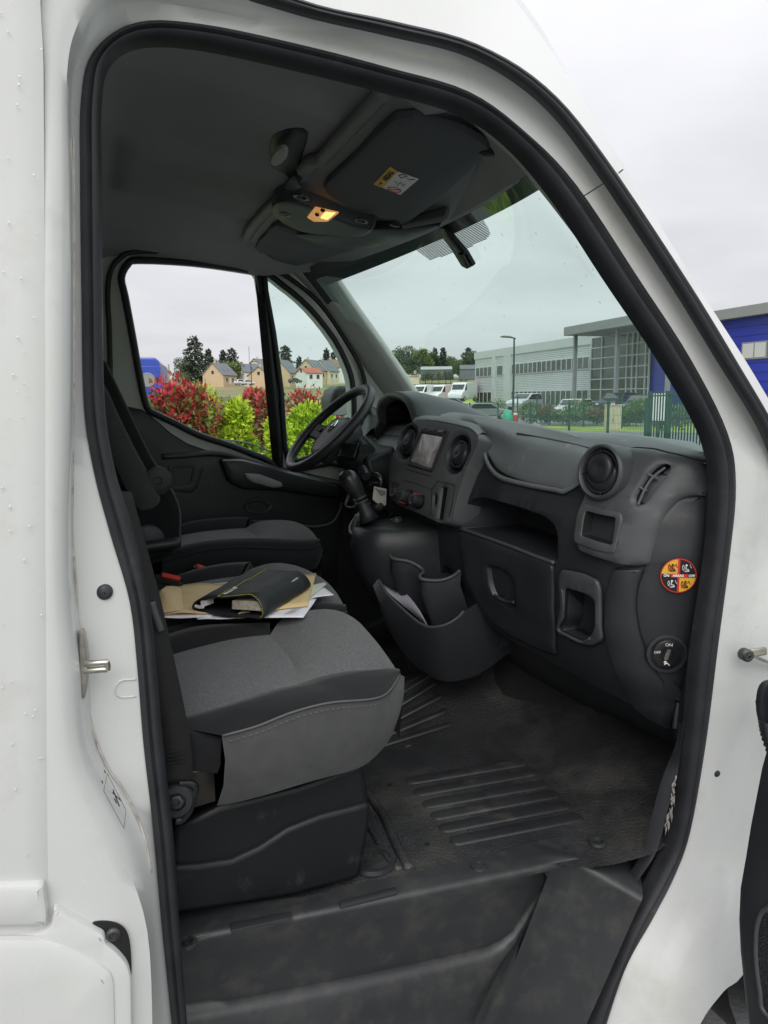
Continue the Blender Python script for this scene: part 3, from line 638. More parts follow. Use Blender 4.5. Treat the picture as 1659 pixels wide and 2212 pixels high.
# flank of the stack where it runs back to the dash
fr = AS([(1052,470),(1050,520),(990,650),(900,850),(820,1100),(765,1290),(745,1350)])
bk = [(1048,930,-.17),(1058,945,-.20),(1046,962,-.21),(1020,1030,-.205),(1000,1075,-.20),(988,1115,-.20),(985,1128,-.20)]
MB().grid([cat([CS.at(x, y, -.002) for x, y in fr], 4), cat([CS.at(x, y, -.002).lerp(AY(*q), .5)+Vector((-.006, -.004, 0)) for (x, y), q in zip(fr, bk)], 4), cat([AY(*q) for q in bk], 4)]).build('stack_flank', STACKP, dash, smooth=180)
tp = AS([(330,308),(420,280),(560,283),(700,308),(860,338),(980,383),(1047,450)])
tb = [(905,905,.17),(925,902,.13),(960,904,.05),(985,907,-.02),(1010,914,-.08),(1040,925,-.14),(1056,944,-.19)]
MB().grid([cat([CS.at(x, y, -.003) for x, y in tp], 4), cat([CS.at(x, y, -.003).lerp(AY(*q), .4)+Vector((0, 0, .010)) for (x, y), q in zip(tp, tb)], 4), cat([AY(*q)+Vector((.03, 0, -.004)) for q in tb], 4)]).build('stack_brow', STACKP, dash, smooth=180)
# screen: frame, glossy panel with a pale reflection painted in, three buttons
spanel('screen_frame', CS, rounded(CS.uv(AS([(440,358),(740,402),(560,858),(300,785)])), .006), PLASTIC, dash, th=.005, rim=.003, step=.03, holes=[scr], hdepth=.0048, hshrink=.995)
SCREEN = mat('screen_painted_reflection', (.30, .28, .27), .12, dirt=(16, (.55, .52, .51), .44, .6), var=(18, .15))  # pale grey is a reflection put into the screen's colour
spanel('screen', CS, inset2([Vector(q) for q in scr] if area2(scr) > 0 else scr[::-1], .002), SCREEN, dash, th=.0012, base=.0, rim=.0006, step=.03)
for q in ([(462,365),(500,370),(492,405),(458,398)], [(540,378),(612,386),(600,424),(530,412)], [(645,398),(715,404),(700,440),(640,430)]):
    spanel('screen_button', CS, rounded(CS.uv(AS(q)), .003), PLASTIC2 if q[0][0] != 645 else GLOSSB, dash, th=.003, base=.005, rim=.001, step=.03)
spanel('cd_slot_seam', CS, rounded(CS.uv(AS([(290,822),(545,895),(540,905),(285,832)])), .002), BLK, dash, th=.0008, rim=.0003, step=.05)
# sunken vents either side of the screen
for cpx, R in ((AS([(838,655)])[0], .040), (AS([(290,520)])[0], .040)):
    C = CS.at(*cpx, -.010); M = frame(CS.at(*cpx, .0), CN)
    MB().lathe([(R*1.40, .0012), (R*1.35, .0016), (R*1.25, -.006), (R*1.12, -.018), (R*1.08, -.03)], M, 40, False, True).build('vent_dish', PLASTIC, dash, smooth=60)
    vent('centre_vent', C, CN, R, dash, hood=.010, tilt=.7, hooded=False)
# climate panel seam, three rotary knobs
sm = AS([(230,935),(400,985),(555,1045),(620,950),(805,995),(780,1200),(740,1340)])
MB().tube([CS.at(*p, .0004) for p in sm], .0011, 5).build('panel_seam', BLK, dash)
MB().tube([CS.at(*p, .0004) for p in AS([(555,1045),(545,1330)])], .0011, 5).build('panel_seam', BLK, dash)
for (x, y), R, ra in ((AS([(215,1100)])[0], .016, 2.2), (AS([(300,1130)])[0], .022, -1.2), (AS([(430,1175)])[0], .019, 1.35)):
    M = frame(CS.at(x, y), CN)
    k = empty('control_knob', (0, 0, 0), 0, dash) if False else None
    MB().lathe([(R*1.25, -.002), (R*1.22, .003), (R*1.05, .004)], M, 28, False, False).build('knob_collar', GLOSSB, dash, smooth=50)
    B = MB(); n = 28
    rings = []
    for rr, h in ((1.0, .003), (.98, .012), (.93, .028), (.86, .032)):
        rings.append([M @ Vector(((R*rr*(1-.03*(q % 4 == 0)))*math.cos(2*math.pi*q/n), (R*rr*(1-.03*(q % 4 == 0)))*math.sin(2*math.pi*q/n), h)) for q in range(n)])
    B.rings(rings, False, True); B.build('control_knob', PLASTIC, dash, smooth=40)
    a = ra; d = Vector((math.cos(a), math.sin(a), 0))
    MB().tube([M @ (d*R*.99+Vector((0, 0, .010))), M @ (d*R*.95+Vector((0, 0, .028))), M @ (d*R*.80+Vector((0, 0, .0325)))], .0016, 5).build('knob_pointer', REDP, dash)
    for q in range(5):
        aa = a+.6+q*.7; MB().tube([M @ Vector((R*.55*math.cos(aa), R*.55*math.sin(aa), .0322)), M @ Vector((R*.66*math.cos(aa), R*.66*math.sin(aa), .0322))], .0009, 4).build('knob_mark', TRIM, dash)
for q in ([(118,945),(138,950),(132,1050),(112,1040)], [(150,955),(170,960),(164,1060),(144,1052)], [(182,968),(202,974),(196,1010),(176,1004)]):
    spanel('rocker_switch', CS, rounded(CS.uv(AS(q)), .002), GLOSSB, dash, th=.003, rim=.001, step=.03)
# ---------------- instrument binnacle
bin_o = A5([(698,600),(690,545),(708,500),(722,455),(714,400),(726,335),(770,292),(830,283),(890,300),(935,350),(965,430),(985,500)])
BX = 1.0
rim_c = cat([AX(x, y, BX) for x, y in bin_o], 4)
cy = sum((p.y for p in rim_c))/len(rim_c)
rows = []
for dx, gy, dz in ((.02, -.025, -.02), (.0, -.012, -.008), (-.006, .0, .0), (.012, .012, .010), (.06, .02, .012), (.20, .03, -.02), (.34, .02, -.075)):
    rows.append([Vector((p.x+dx, p.y+(gy if p.y > cy else -gy), p.z+dz)) for p in rim_c])
MB().grid(rows).build('binnacle_hood', PLASTIC2, dash, smooth=180)
# black instrument cavity
base_l = A5([(700,600),(740,648),(800,672),(835,672),(900,600),(985,500)])
bl = [AX(x, y, BX) for x, y in base_l]
cav = [Vector((p.x, p.y*.0+p.y, p.z)) for p in rim_c]+[p for p in bl[::-1]][1:-1]
MB().rings([cav, [Vector((p.x+.11, lerp(p.y, cy, .12), lerp(p.z, 1.42, .15))) for p in cav]], False, True).build('gauge_cavity', BLK, dash, smooth=40)
for yy, rr in ((cy+.07, .05), (cy-.08, .05)):
    M = frame((BX+.095, yy, 1.415), (-1, 0, .1)); MB().lathe([(rr, 0), (rr, .012), (rr*.93, .012), (rr*.92, .002), (.001, .002)], M, 28, False, False).build('gauge', GLOSSB, dash, smooth=40)
MB().tube(cat(bl, 4), .008, 6).build('binnacle_lip', PLASTIC2, dash, smooth=180)
# driver's side facia and its vent, seen past the wheel
rows = []
for k in range(9):
    y = .30+k*.07
    rows.append([Vector((1.03, y, 1.37)), Vector((.99, y, 1.34)), Vector((.955, y, 1.28)), Vector((.94, y, 1.15)), Vector((.98, y, .98)), Vector((1.1, y, .85))])
MB().grid(rows).build('driver_facia', PLASTIC2, dash, smooth=60)
vent('driver_vent', AY(*A5([(640,470)])[0], .74), (-.9, -.3, .25), .045, dash, hood=.03, tilt=.5)
rows = [[AY(x, y, .80) for x, y in A5([(600,440),(640,400),(690,400),(740,440)])], [AY(x, y, .70) for x, y in A5([(590,560),(640,440),(710,420),(745,470)])], [AY(x, y, .62) for x, y in A5([(590,620),(640,560),(690,520),(740,480)])]]
MB().grid([cat(r, 4) for r in rows]).build('driver_vent_pod', PLASTIC2, dash, smooth=180)
# ---------------- steering wheel
wheel = empty('steering_wheel', (0, 0, 0), 0, van)
WC = Vector((.772, .45, 1.398)); WNV = Vector((-.70, -.02, .71)).normalized()
WM = frame(WC, WNV, (0.7, 0, .7)); R = .186
pts = [WM @ Vector((R*math.cos(2*math.pi*k/64), R*math.sin(2*math.pi*k/64)*(1 if math.sin(2*math.pi*k/64) > -.8 else .985), .0)) for k in range(64)]
MB().tube(pts, .0165, 14, closed=True).build('rim', mat('wheel_leather', (.024, .025, .027), .45, bump=(160, .2, .001), var=(20, .15)), wheel, smooth=180)
# padded hub: rounded shield dropping below the rim plane
hub = [(-.105,.035),(-.085,.06),(-.04,.072),(.04,.072),(.085,.06),(.105,.035),(.10,-.03),(.07,-.085),(.03,-.105),(-.03,-.105),(-.07,-.085),(-.10,-.03)]
hub = [Vector((p.x, p.y)) for p in cat([(x, y, 0) for x, y in hub], 3, True)]
B = MB(); B.rings([[WM @ Vector((p.x*s, p.y*s, h)) for p in hub] for s, h in ((.92, -.075), (1.0, -.055), (1.0, -.035), (.95, -.022), (.80, -.012), (.5, -.006))], True, True); B.build('hub', PLASTIC2, wheel, smooth=60)
MB().tube([WM @ Vector((p.x*.86, p.y*.86+.002, -.013)) for p in hub], .0012, 5, closed=True).build('hub_seam', BLK, wheel)
for sx in (-1, 1):
    B = MB(); B.grid([[WM @ Vector((sx*x, y+w, h)) for x, y, h in ((.08, -.005, -.04), (.12, -.01, -.03), (.16, -.014, -.014), (.183, -.016, -.004))] for w in (-.03, -.022, 0, .022, .03)]); B.build('spoke', PLASTIC, wheel, smooth=180, solid=.018)
    B = MB(); B.grid([[WM @ Vector((sx*(x+w), y, h)) for x, y, h in ((.04, -.08, -.04), (.055, -.11, -.034), (.07, -.145, -.018), (.082, -.166, -.004))] for w in (-.016, 0, .016)]); B.build('spoke', PLASTIC, wheel, smooth=180, solid=.014)
    bz = MB(); bz.box((-.018, -.008, -.002), (.018, .008, .004), WM @ Matrix.Translation((sx*.128, -.004, -.012))); bz.build('spoke_button', PLASTIC, wheel, bevel=.002)
# emblem: silver diamond outline on a dark disc
dm = [WM @ Vector((x, y, -.0045)) for x, y in ((0, .036), (.017, .012), (0, -.012), (-.017, .012))]
MB().tube(dm, .0036, 6, closed=True).build('emblem', mat('chrome', (.75, .76, .78), .15, metal=1), wheel, smooth=30)
text_on('airbag_mark', 'SRP', WM @ Matrix.Translation((0, -.075, -.0105)), .016, TRIM, wheel)
# column shroud, ignition barrel, stalks
col = empty('steering_column', (0, 0, 0), 0, van)
ax = -WNV
B = MB(); B.rings([[WC+ax*d+WM.to_3x3() @ Vector((w*math.cos(a), w*.85*math.sin(a), 0)) for a in [2*math.pi*k/16 for k in range(16)]] for d, w in ((.06, .06), (.09, .078), (.16, .075), (.30, .07), (.36, .08))], True, False); B.build('shroud', PLASTIC, col, smooth=60)
B = MB(); B.rings([[WC+Vector((.11+x, y, z)) for x, y, z in ((-.02, -.10+k*.05, -.10), (.09, -.10+k*.05, -.06), (.11, -.10+k*.05, -.20), (.03, -.10+k*.05, -.26))] for k in range(5)], True, True); B.build('lower_shroud', PLASTIC, col, bevel=.015)
p0 = WC+Vector((.08, -.06, -.045))
MB().tube([p0, p0+Vector((-.01, -.05, -.005)), p0+Vector((-.015, -.11, -.02))], [.012, .016, .019], 10).build('wiper_stalk', PLASTIC, col, smooth=50)
MB().box((-.03, -.03, -.012), (.03, .03, .012), frame(p0+Vector((-.055, -.075, -.03)), (-.5, -.5, .7))).build('stalk_switch', GLOSSB, col, bevel=.004)
MB().tube([p0+Vector((.0, -.045, -.09)), p0+Vector((-.005, -.085, -.105)), p0+Vector((-.008, -.10, -.11))], [.016, .019, .014], 10).build('wiper_stalk', PLASTIC, col, smooth=50)
kc = AY(*A5([(690,920)])[0], .30)
MB().lathe([(.034, -.03), (.034, .0), (.028, .006), (.018, .006), (.017, -.004), (.001, -.004)], frame(kc, (-.6, -.7, .1)), 24, True, False).build('ignition_barrel', GLOSSB, col, smooth=50)
# ---------------- lower console, gear lever, document bin
def resamp(pts, n):
    L = [0]
    for a, b in zip(pts, pts[1:]): L.append(L[-1]+(b-a).length)
    out = []; j = 0
    for i in range(n+1):
        d = L[-1]*i/n
        while j < len(L)-2 and L[j+1] < d: j += 1
        t = (d-L[j])/max(1e-9, L[j+1]-L[j]); out.append(pts[j].lerp(pts[j+1], min(1, max(0, t))))
    return out
def crv(tr, n=14): return resamp(cat([AY(*p) for p in tr], 6), n)
def coons(c0, c1, d0, d1):
    nu, nv = len(c0)-1, len(d0)-1; rows = []
    for j in range(nv+1):
        v = j/nv; row = []
        for i in range(nu+1):
            u = i/nu
            row.append(c0[i]*(1-v)+c1[i]*v+d0[j]*(1-u)+d1[j]*u-(c0[0]*(1-u)*(1-v)+c0[-1]*u*(1-v)+c1[0]*(1-u)*v+c1[-1]*u*v))
        rows.append(row)
    return rows
def puff(rows, h, d=Vector((0, 0, 1)), e=.6):
    nv, nu = len(rows)-1, len(rows[0])-1
    return [[p+d*(h*math.sin(math.pi*i/nu)**e*math.sin(math.pi*j/nv)**e if 0 < i < nu and 0 < j < nv else 0) for i, p in enumerate(r)] for j, r in enumerate(rows)]
def sst0(t): t = min(1, max(0, t)); return t*t*(3-2*t)
cons = empty('centre_console', (0, 0, 0), 0, van)
rows = []
for z, f, g in ((1.120, .05, -.012), (1.108, .012, -.004), (1.06, 0, 0), (.98, .012, 0), (.86, .075, 0), (.70, .20, .01), (.54, .30, .02)):
    pl = [(1.02, .175), (.80, .178), (.745, .165), (.728, .12), (.724, .06), (.735, .01), (.775, -.02), (.83, -.04), (.92, -.05), (1.02, -.055)]
    rows.append([Vector((x+f*(1 if x < 1 else .3), y+(g if y < 0 else -g)*-1, z)) for x, y in pl])
MB().rings(rows, True, True).build('console_body', PLASTIC, cons, smooth=60)
MB().box((.98, -.24, .80), (1.10, -.05, 1.12)).build('pocket_back', PLASTIC, cons)
# wavy rim of the cup pockets and the panel below it
wvp = A5([(800,1445),(812,1468),(860,1482),(930,1492),(990,1518),(1035,1550),(1042,1575),(1020,1598),(1030,1620),(1085,1632),(1180,1630),(1260,1600),(1312,1560)])
wv = cat([AY(x, y, lerp(-.06, -.215, (k/(len(wvp)-1))**.8)) for k, (x, y) in enumerate(wvp)], 4)
MB().tube(wv, .0055, 7).build('pocket_rim', PLASTIC2, cons, smooth=180)
MB().grid([[p+Vector((.004, 0, 0)) for p in wv], [p+Vector((.0, .0, -.04)) for p in wv], [p+Vector((.05, .02, -.16)) for p in wv]]).build('pocket_panel', PLASTIC, cons, smooth=180)
# document bin
rim_b = [AY(815,1253,-.03), AY(835,1285,-.07), AY(868,1318,-.13), AY(900,1345,-.185), AY(927,1357,-.225), AY(960,1352,-.255), AY(985,1338,-.265), AY(1000,1322,-.265)]
rim_b = cat(rim_b, 4); n_ = len(rim_b)
bot = [(812,1275,-.03),(835,1345,-.07),(880,1420,-.12),(920,1455,-.16),(960,1476,-.20),(1005,1474,-.22),(1060,1450,-.24),(1100,1420,-.25)]
bot = resamp(cat([AY(*p)+Vector((.0, .02, 0)) for p in bot], 4), n_-1)
mid = [a.lerp(b, .5)+Vector((-.012, -.012, 0)) for a, b in zip(rim_b, bot)]
inner = [p+Vector((.012, .008, 0)) for p in rim_b]; deep = [p+Vector((.06, .03, -.14)) for p in inner]
MB().grid([bot, mid, rim_b, inner, deep]).build('document_bin', PLASTIC, cons, smooth=50)
MB().tube([p+Vector((.005, .004, .001)) for p in rim_b], .0045, 6).build('bin_rim', PLASTIC2, cons, smooth=180)
# right wall of the bin up to the dash
MB().grid([[rim_b[-1], rim_b[-1]+Vector((.10, .03, .03))], [mid[-1], mid[-1]+Vector((.12, .03, .03))], [bot[-1], bot[-1]+Vector((.12, .03, .02))]]).build('bin_end', PLASTIC, cons, smooth=50)
# carpeted hump under the dash
hump = [[Vector((1.02+.28*(k/8)+.10*sst0((-.1-y)/.25), y, .53+.50*(k/8)**1.4-.12*sst0((-.1-y)/.25))) for y in [-.40+.05*q for q in range(15)]] for k in range(9)]
MB().grid(hump).build('tunnel_hump', FABB, cons, smooth=180)
# coin ring / lighter socket
sk = AZ_(*A5([(850,1192)])[0], 1.125); MB().lathe([(.020, -.004), (.020, .003), (.014, .003), (.013, -.006)], frame(sk, (-.15, 0, 1)), 24, False, True).build('power_socket', PLASTIC2, cons, smooth=40)
MB().tube([frame(sk, (-.15, 0, 1)) @ Vector((.0165*math.cos(a), .0165*math.sin(a), .0035)) for a in [2*math.pi*k/20 for k in range(20)]], .0022, 6, closed=True).build('socket_ring', STEEL, cons)
gear = empty('gear_lever', (0, 0, 0), 0, van)
g0 = AY(*A5([(655,1200)])[0], .08); g1 = AY(*A5([(605,1080)])[0], .09); g2 = AY(*A5([(570,1000)])[0], .095); gk = AY(*A5([(530,935)])[0], .10)
MB().tube([g0, g0.lerp(g1, .5), g1, g1.lerp(g2, .5), g2], [.034, .022, .017, .015, .017], 12).build('gaiter_neck', RUBBER, gear, smooth=180)
for t in (.62, .80): 
    c = g1.lerp(g2, (t-.5)*2); MB().lathe([(.012, -.004), (.021, -.002), (.021, .002), (.012, .004)], frame(c, g2-g1, (1, 0, 0)), 16).build('collar', PLASTIC2, gear, smooth=40)
Mk = frame(gk, g2-gk, (1, 0, 0))
MB().lathe([(.001, -.046), (.016, -.043), (.026, -.030), (.029, -.012), (.027, .012), (.021, .032), (.017, .045), (.017, .055)], Mk, 20).build('knob', mat('knob_leather', (.02, .021, .022), .33, var=(30, .1)), gear, smooth=180)
cap = frame(gk+(gk-g2).normalized()*.034+Vector((-.016, -.012, .0)), (-.75, -.35, .5)); MB().lathe([(.015, -.004), (.015, .001), (.001, .004)], cap, 18, False, False).build('knob_cap', GLOSSB, gear, smooth=50)
ring = cat([AZ_(x, y, z) for (x, y), z in zip(A5([(520,1290),(560,1305),(640,1270),(730,1215),(800,1175),(815,1150),(790,1130),(700,1110),(640,1130),(560,1180),(520,1240)]), (1.085,1.085,1.09,1.10,1.11,1.115,1.12,1.12,1.12,1.11,1.095))], 3, True)
cc = sum(ring, Vector())/len(ring)
MB().tube(ring, .008, 6, closed=True).build('gaiter_rim', PLASTIC, gear, smooth=180)
folds = [[p.lerp(g0, t)+Vector((0, 0, h+.006*math.sin(9*k/len(ring)*6.28))) for k, p in enumerate(ring)] for t, h in ((0, .0), (.25, .03), (.5, .022), (.75, .03), (.93, .045))]
MB().rings(folds, False, False).build('gaiter', mat('gaiter_leather', (.02, .021, .022), .5, bump=(90, .3, .003)), gear, smooth=180)
tri = cat([AY(*p, .13) for p in A5([(485,1075),(505,1020),(500,1015),(490,1040),(478,1080),(500,1100),(545,1095),(550,1060)])], 3)
MB().tube(tri, .003, 6).build('hook_loop', PLASTIC2, gear, smooth=180)
# ---------------- floor
fl = empty('cab_floor', (0, 0, 0), 0, van)
FZ = .55
FS = plane_surf((0, 0, FZ), (0, 0, 1), (0, 1, 0))
def sst0(t): t = min(1, max(0, t)); return t*t*(3-2*t)
def zz(x, y): return FZ+max(0, x-1.05)*.35+.10*math.exp(-((y-.0)/.16)**2)*min(1, max(0, (x-.72)/.25))
rows = [[Vector((x, y, zz(x, y))) for x, y in [(x_, lerp(lerp(-.79, -.885, sst0((x_-.74)/.2)), .84, j/44)) for x_ in [-.15+k*.05 for k in range(32)]]] for j in range(45)]
MB().grid(rows).build('floor_mat', FLOORM, fl, smooth=180)
def capsule(a, b, w, h, z=FZ):
    a, b = AZ_(*a, z), AZ_(*b, z); a.z = zz(a.x, a.y); b.z = zz(b.x, b.y); d = (b-a).normalized(); s = Vector((-d.y, d.x, 0)); ring = []
    def R_(r):
        return [b+d*r*math.cos(t)+s*r*math.sin(t) for t in [-math.pi/2+math.pi*k/6 for k in range(7)]]+[a+d*r*math.cos(t)+s*r*math.sin(t) for t in [math.pi/2+math.pi*k/6 for k in range(7)]]
    return [R_(w), [p+Vector((0, 0, h*.8)) for p in R_(w*.86)], [p+Vector((0, 0, h)) for p in R_(w*.7)]]
RIB = mat('mat_rib', (.024, .025, .027), .46, bump=(300, .1, .001), var=(10, .2), dirt=(9, (.10, .09, .075), .55, .85))
for a, b in (((415,560),(830,492)),((445,604),(868,530)),((480,650),(908,576)),((512,694),(952,614)),((545,742),(992,656)),((588,790),(1040,702))):
    MB().rings(capsule(*A8([a, b]), .0185, .0035), False, True).build('mat_rib', RIB, fl, smooth=50)
for k in range(9):
    a = (300+k*-0+0, 165+k*34); a = (330-k*4, 168+k*32); b = (395+k*20, 155+k*27)
    MB().rings(capsule(*A8([a, b]), .012, .006), False, True).build('mat_rib', RIB, fl, smooth=50)
for p in ((327,575),(470,804),(606,570),(514,540)):
    MB().lathe([(.006, -.001), (.006, .0012), (.001, .0015)], frame(AZ_(*A8([p])[0], FZ+.001), (0, 0, 1), (1, 0, 0)), 10, False, False).build('mat_hole', BLK, fl)
# raised edge of the mat next to the seat box
ed = [AZ_(*p, FZ+.002) for p in A8([(225,590),(300,690),(350,800),(405,900)])]
MB().tube(cat(ed, 4), .011, 8, flat=.7, up=(0, 0, 1)).build('mat_edge', FLOORM, fl, smooth=180)
ed = [AZ_(*p, FZ+.001) for p in A8([(190,640),(250,740),(310,840),(365,905)])]
MB().tube(cat(ed, 4), .008, 8, flat=.7, up=(0, 0, 1)).build('mat_edge', FLOORM, fl, smooth=180)
# moulded folds at the front of the mat
for q in ([(380,440),(520,400),(700,330),(900,250)], [(600,400),(800,380),(960,330),(1080,280)]):
    MB().tube(cat([AZ_(x, y, FZ-.006) for x, y in A8(q)], 4), [.012]*4+[.02]*9, 8).build('mat_fold', FLOORM, fl, smooth=180)
# bolt cup
cu = AZ_(*A8([(262,868)])[0], FZ+.004)
MB().lathe([(.050, -.002), (.047, .006), (.037, .006), (.034, -.035), (.001, -.036)], frame(cu, (0, 0, 1), (1, 0, 0)), 28, False, False).build('bolt_cup', PLASTIC, fl, smooth=50)
MB().lathe([(.013, 0), (.013, .012), (.010, .015)], frame(cu+Vector((-.012, -.005, -.034)), (0, 0, 1), (1, 0, 0)), 6).build('bolt', STEEL, fl, smooth=30)
# sill: top strip and step well
def sz(k, n): return FZ+.004-.075*max(0, (k-n+5)/4)
sill_in = [AZ_(x, y, sz(k, 11)) for k, (x, y) in enumerate( [(372,1968)]+A8([(0,1005),(200,960),(370,920),(620,868),(900,790),(1060,758),(1120,755),(1185,778),(1240,845),(1290,912)]))]
sill_out = [AZ_(x, y, FZ+.004-.06*max(0, (k-7)/3)) for k, (x, y) in enumerate([(380,2022)]+A8([(0,1120),(200,1078),(400,1030),(700,950),(900,895),(1035,852),(1068,855),(1150,905),(1230,955),(1302,1003)]))]
cz = FZ+.004
K0, KC, K1 = AZ_(380, 2022, cz), AZ_(1243, 1850, cz), AZ_(1389, 1934, cz-.055)
so = [K0.lerp(KC, k/30) for k in range(31)]+[KC.lerp(K1, k/14) for k in range(1, 15)]
si = resamp(sill_in, 44)
rdg = [(385,2178),(500,2160)]+A8([(0,1350),(300,1290),(550,1235),(700,1200),(780,1160),(830,1100),(880,1020),(960,920)])
rdg = resamp([AY(x, y, lerp(-.775, -.815, k/9)) for k, (x, y) in enumerate(rdg)], 28)
rows = []
for i in range(45):                       # back wall, then the front cheek; the inner corner is a soft fillet
    t = so[i]
    if i <= 27:
        k = i/27; b = AY(lerp(395, 985, k), lerp(2420, 2332, k), -.80); r = rdg[min(28, i)]; q = sst0((1-k)*4)
        rows.append([t, t+Vector((0, -.010, -.003)), t+Vector((0, -.013, -.012)), t.lerp(r, .3)+Vector((0, -.002, 0)), t.lerp(r, .94), r, r+Vector((0, -.014*q, -.004)), r+Vector((0, -.022*q, -.016)), r.lerp(b, .3)+Vector((0, -.020*q, 0)), b])
    else:
        k = (i-27)/17; b = AY(lerp(985, 1250, k**.8), lerp(2332, 2250, k), lerp(-.80, -.90, k**1.6)); c = sst0((i-29)/4); n_ = Vector((-.006*c, -.006, -.002)); f = sst0((i-27)/4)
        w = [lerp(a_, b_, f) for a_, b_ in ((.012, .01), (.03, .03), (.06, .10), (.11, .16), (.13, .22), (.15, .28), (.19, .36), (.42, .6))]
        rows.append([t]+[t.lerp(b, x)+n_*(1 if x < .05 else .5) for x in w]+[b])
MB().grid([si, [a.lerp(b, .5) for a, b in zip(si, so)], so]+[[r[j] for r in rows] for j in range(1, 10)]).build('step_well', STEPM, van, smooth=75)
for q in (A8([(133,1032),(352,976),(356,997),(137,1052)]), [(497,1999),(629,1974),(632,1988),(500,2016)]):
    u = plane_surf((0, 0, FZ+.004), (0, 0, 1), (0, 1, 0)); spanel('sill_insert', u, u.uv(q), PLASTIC, van, th=.006, rim=.0015, step=.05)
for p in (A8([(670,888)])[0], A8([(1125,795)])[0], (403,2035)):
    MB().lathe([(.019, -.003), (.017, .003), (.012, .003), (.010, -.006), (.001, -.006)], frame(AZ_(*p, FZ+.005), (0, 0, 1), (1, 0, 0)), 20, False, False).build('sill_screw_cup', STEPM, van, smooth=40)
    MB().lathe([(.006, -.005), (.006, -.001), (.001, .0)], frame(AZ_(*p, FZ+.005), (0, 0, 1), (1, 0, 0)), 8, False, False).build('sill_screw', DSTEEL, van)
# inner kick trim between mat and seal with its scuffs
kt = [(1482,1560),(1474,1610),(1462,1680),(1440,1760),(1418,1840),(1380,1900),(1350,1950)]
k0 = cat([AY(x, y, -.885) for x, y in kt], 4); k1 = cat([AY(x-(16 if i < 2 else 32), y+2, -.86) for i, (x, y) in enumerate(kt)], 4)
MB().grid([k0, [a.lerp(b, .5)+Vector((0, -.006, 0)) for a, b in zip(k0, k1)], k1]).build('kick_trim', RUBBER, van, smooth=180)
SC = mat('scuff', (.32, .31, .29), .7, bump=(80, .6, .004))
for k in range(26):
    t = rnd.random(); x, y = lerp(1462, 1438, t)+rnd.uniform(-5, 5), lerp(1672, 1800, t); l = rnd.uniform(8, 26)
    a = AY(x, y, -.897); b = AY(x-rnd.uniform(0, 4), y+l, -.897)
    MB().tube([a, a.lerp(b, .4)+Vector((rnd.uniform(-.002, .002), 0, 0)), b], [.0008, rnd.uniform(.0015, .0035), .0006], 5, flat=.4).build('scuff_mark', SC, van, smooth=180)
# ---------------- seats
def seat(name, bottom, seam, bolN, bolF, far, tr0, tr1, front_far, matI=FAB, matS=FABS, puf=.014):
    s = empty(name, (0, 0, 0), 0, van); N = 30
    bo, se, bn, bf, fa = crv(bottom, N), crv(seam, N), crv(bolN, N), crv(bolF, N), crv(far, N)
    dn = Vector((0, -1, .15))
    MB().grid([bo, [a.lerp(b, .33)+Vector((.006, -.014, 0)) for a, b in zip(bo, se)], [a.lerp(b, .7)+Vector((.006, -.014, 0)) for a, b in zip(bo, se)], se]).build('skirt', matS, s, smooth=180)
    MB().tube([p+Vector((.001, -.003, .001)) for p in se], .0022, 6).build('piping', PIPING if matS is FABS else FABB, s, smooth=180)
    sl_ = resamp(se, 90); SB = MB()
    if matS is FABS:
        for k in range(2, 88, 2): SB.tube([sl_[k]+Vector((.001, -.007, -.010)), sl_[k+1]+Vector((.001, -.007, -.010))], .0009, 4)
        tag(SB.build('stitching', mat('stitch_thread', (.11, .11, .10), .8), s, smooth=None), kind='stuff')
    # near bolster
    MB().grid([se, [a.lerp(b, .3)+Vector((0, -.010, .010)) for a, b in zip(se, bn)], [a.lerp(b, .65)+Vector((0, -.004, .014)) for a, b in zip(se, bn)], bn, [p+Vector((0, .01, -.012)) for p in bn]]).build('bolster', FABB, s, smooth=180)
    # split the insert at the transverse seam
    i = 0; T0, T1 = AY(*tr0), AY(*tr1)
    i = min(range(N+1), key=lambda k: (bn[k]-T0).length); j = min(range(N+1), key=lambda k: (bf[k]-T1).length)
    ts = [bn[i].lerp(bf[j], k/10)+Vector((.03*math.sin(math.pi*k/10)*.6, 0, -.010*math.sin(math.pi*k/10)**.5)) for k in range(11)]
    rear = coons(resamp(bn[:i+1], 20), resamp(bf[:j+1], 20), [bn[0].lerp(bf[0], k/10) for k in range(11)], ts)
    MB().grid(puff(rear, puf)).build('insert', matI, s, smooth=180)
    ff = crv(front_far, N)
    front = coons(resamp(bn[i:], 20), resamp(ff, 20), [ts[k] for k in range(11)], [bn[-1].lerp(ff[-1], k/10) for k in range(11)])
    MB().grid(puff(front, puf*1.2)).build('front_pad', matI, s, smooth=180)
    # far bolster and the hidden sides that close the cushion
    fb = resamp(fa, N)
    MB().grid([[p+Vector((0, -.01, -.012)) for p in bf], bf, [a.lerp(b, .5)+Vector((0, 0, .012)) for a, b in zip(bf, fb)], fb, [p+Vector((0, .02, -.05)) for p in fb]]).build('bolster', FABB, s, smooth=180)
    edge = fb+ff[1:]
    MB().grid([edge, [p+Vector((.02, .02, -.03)) for p in edge], [p+Vector((.01, .02, -.16)) for p in edge]]).build('far_skirt', FABB, s, smooth=180)
    return s
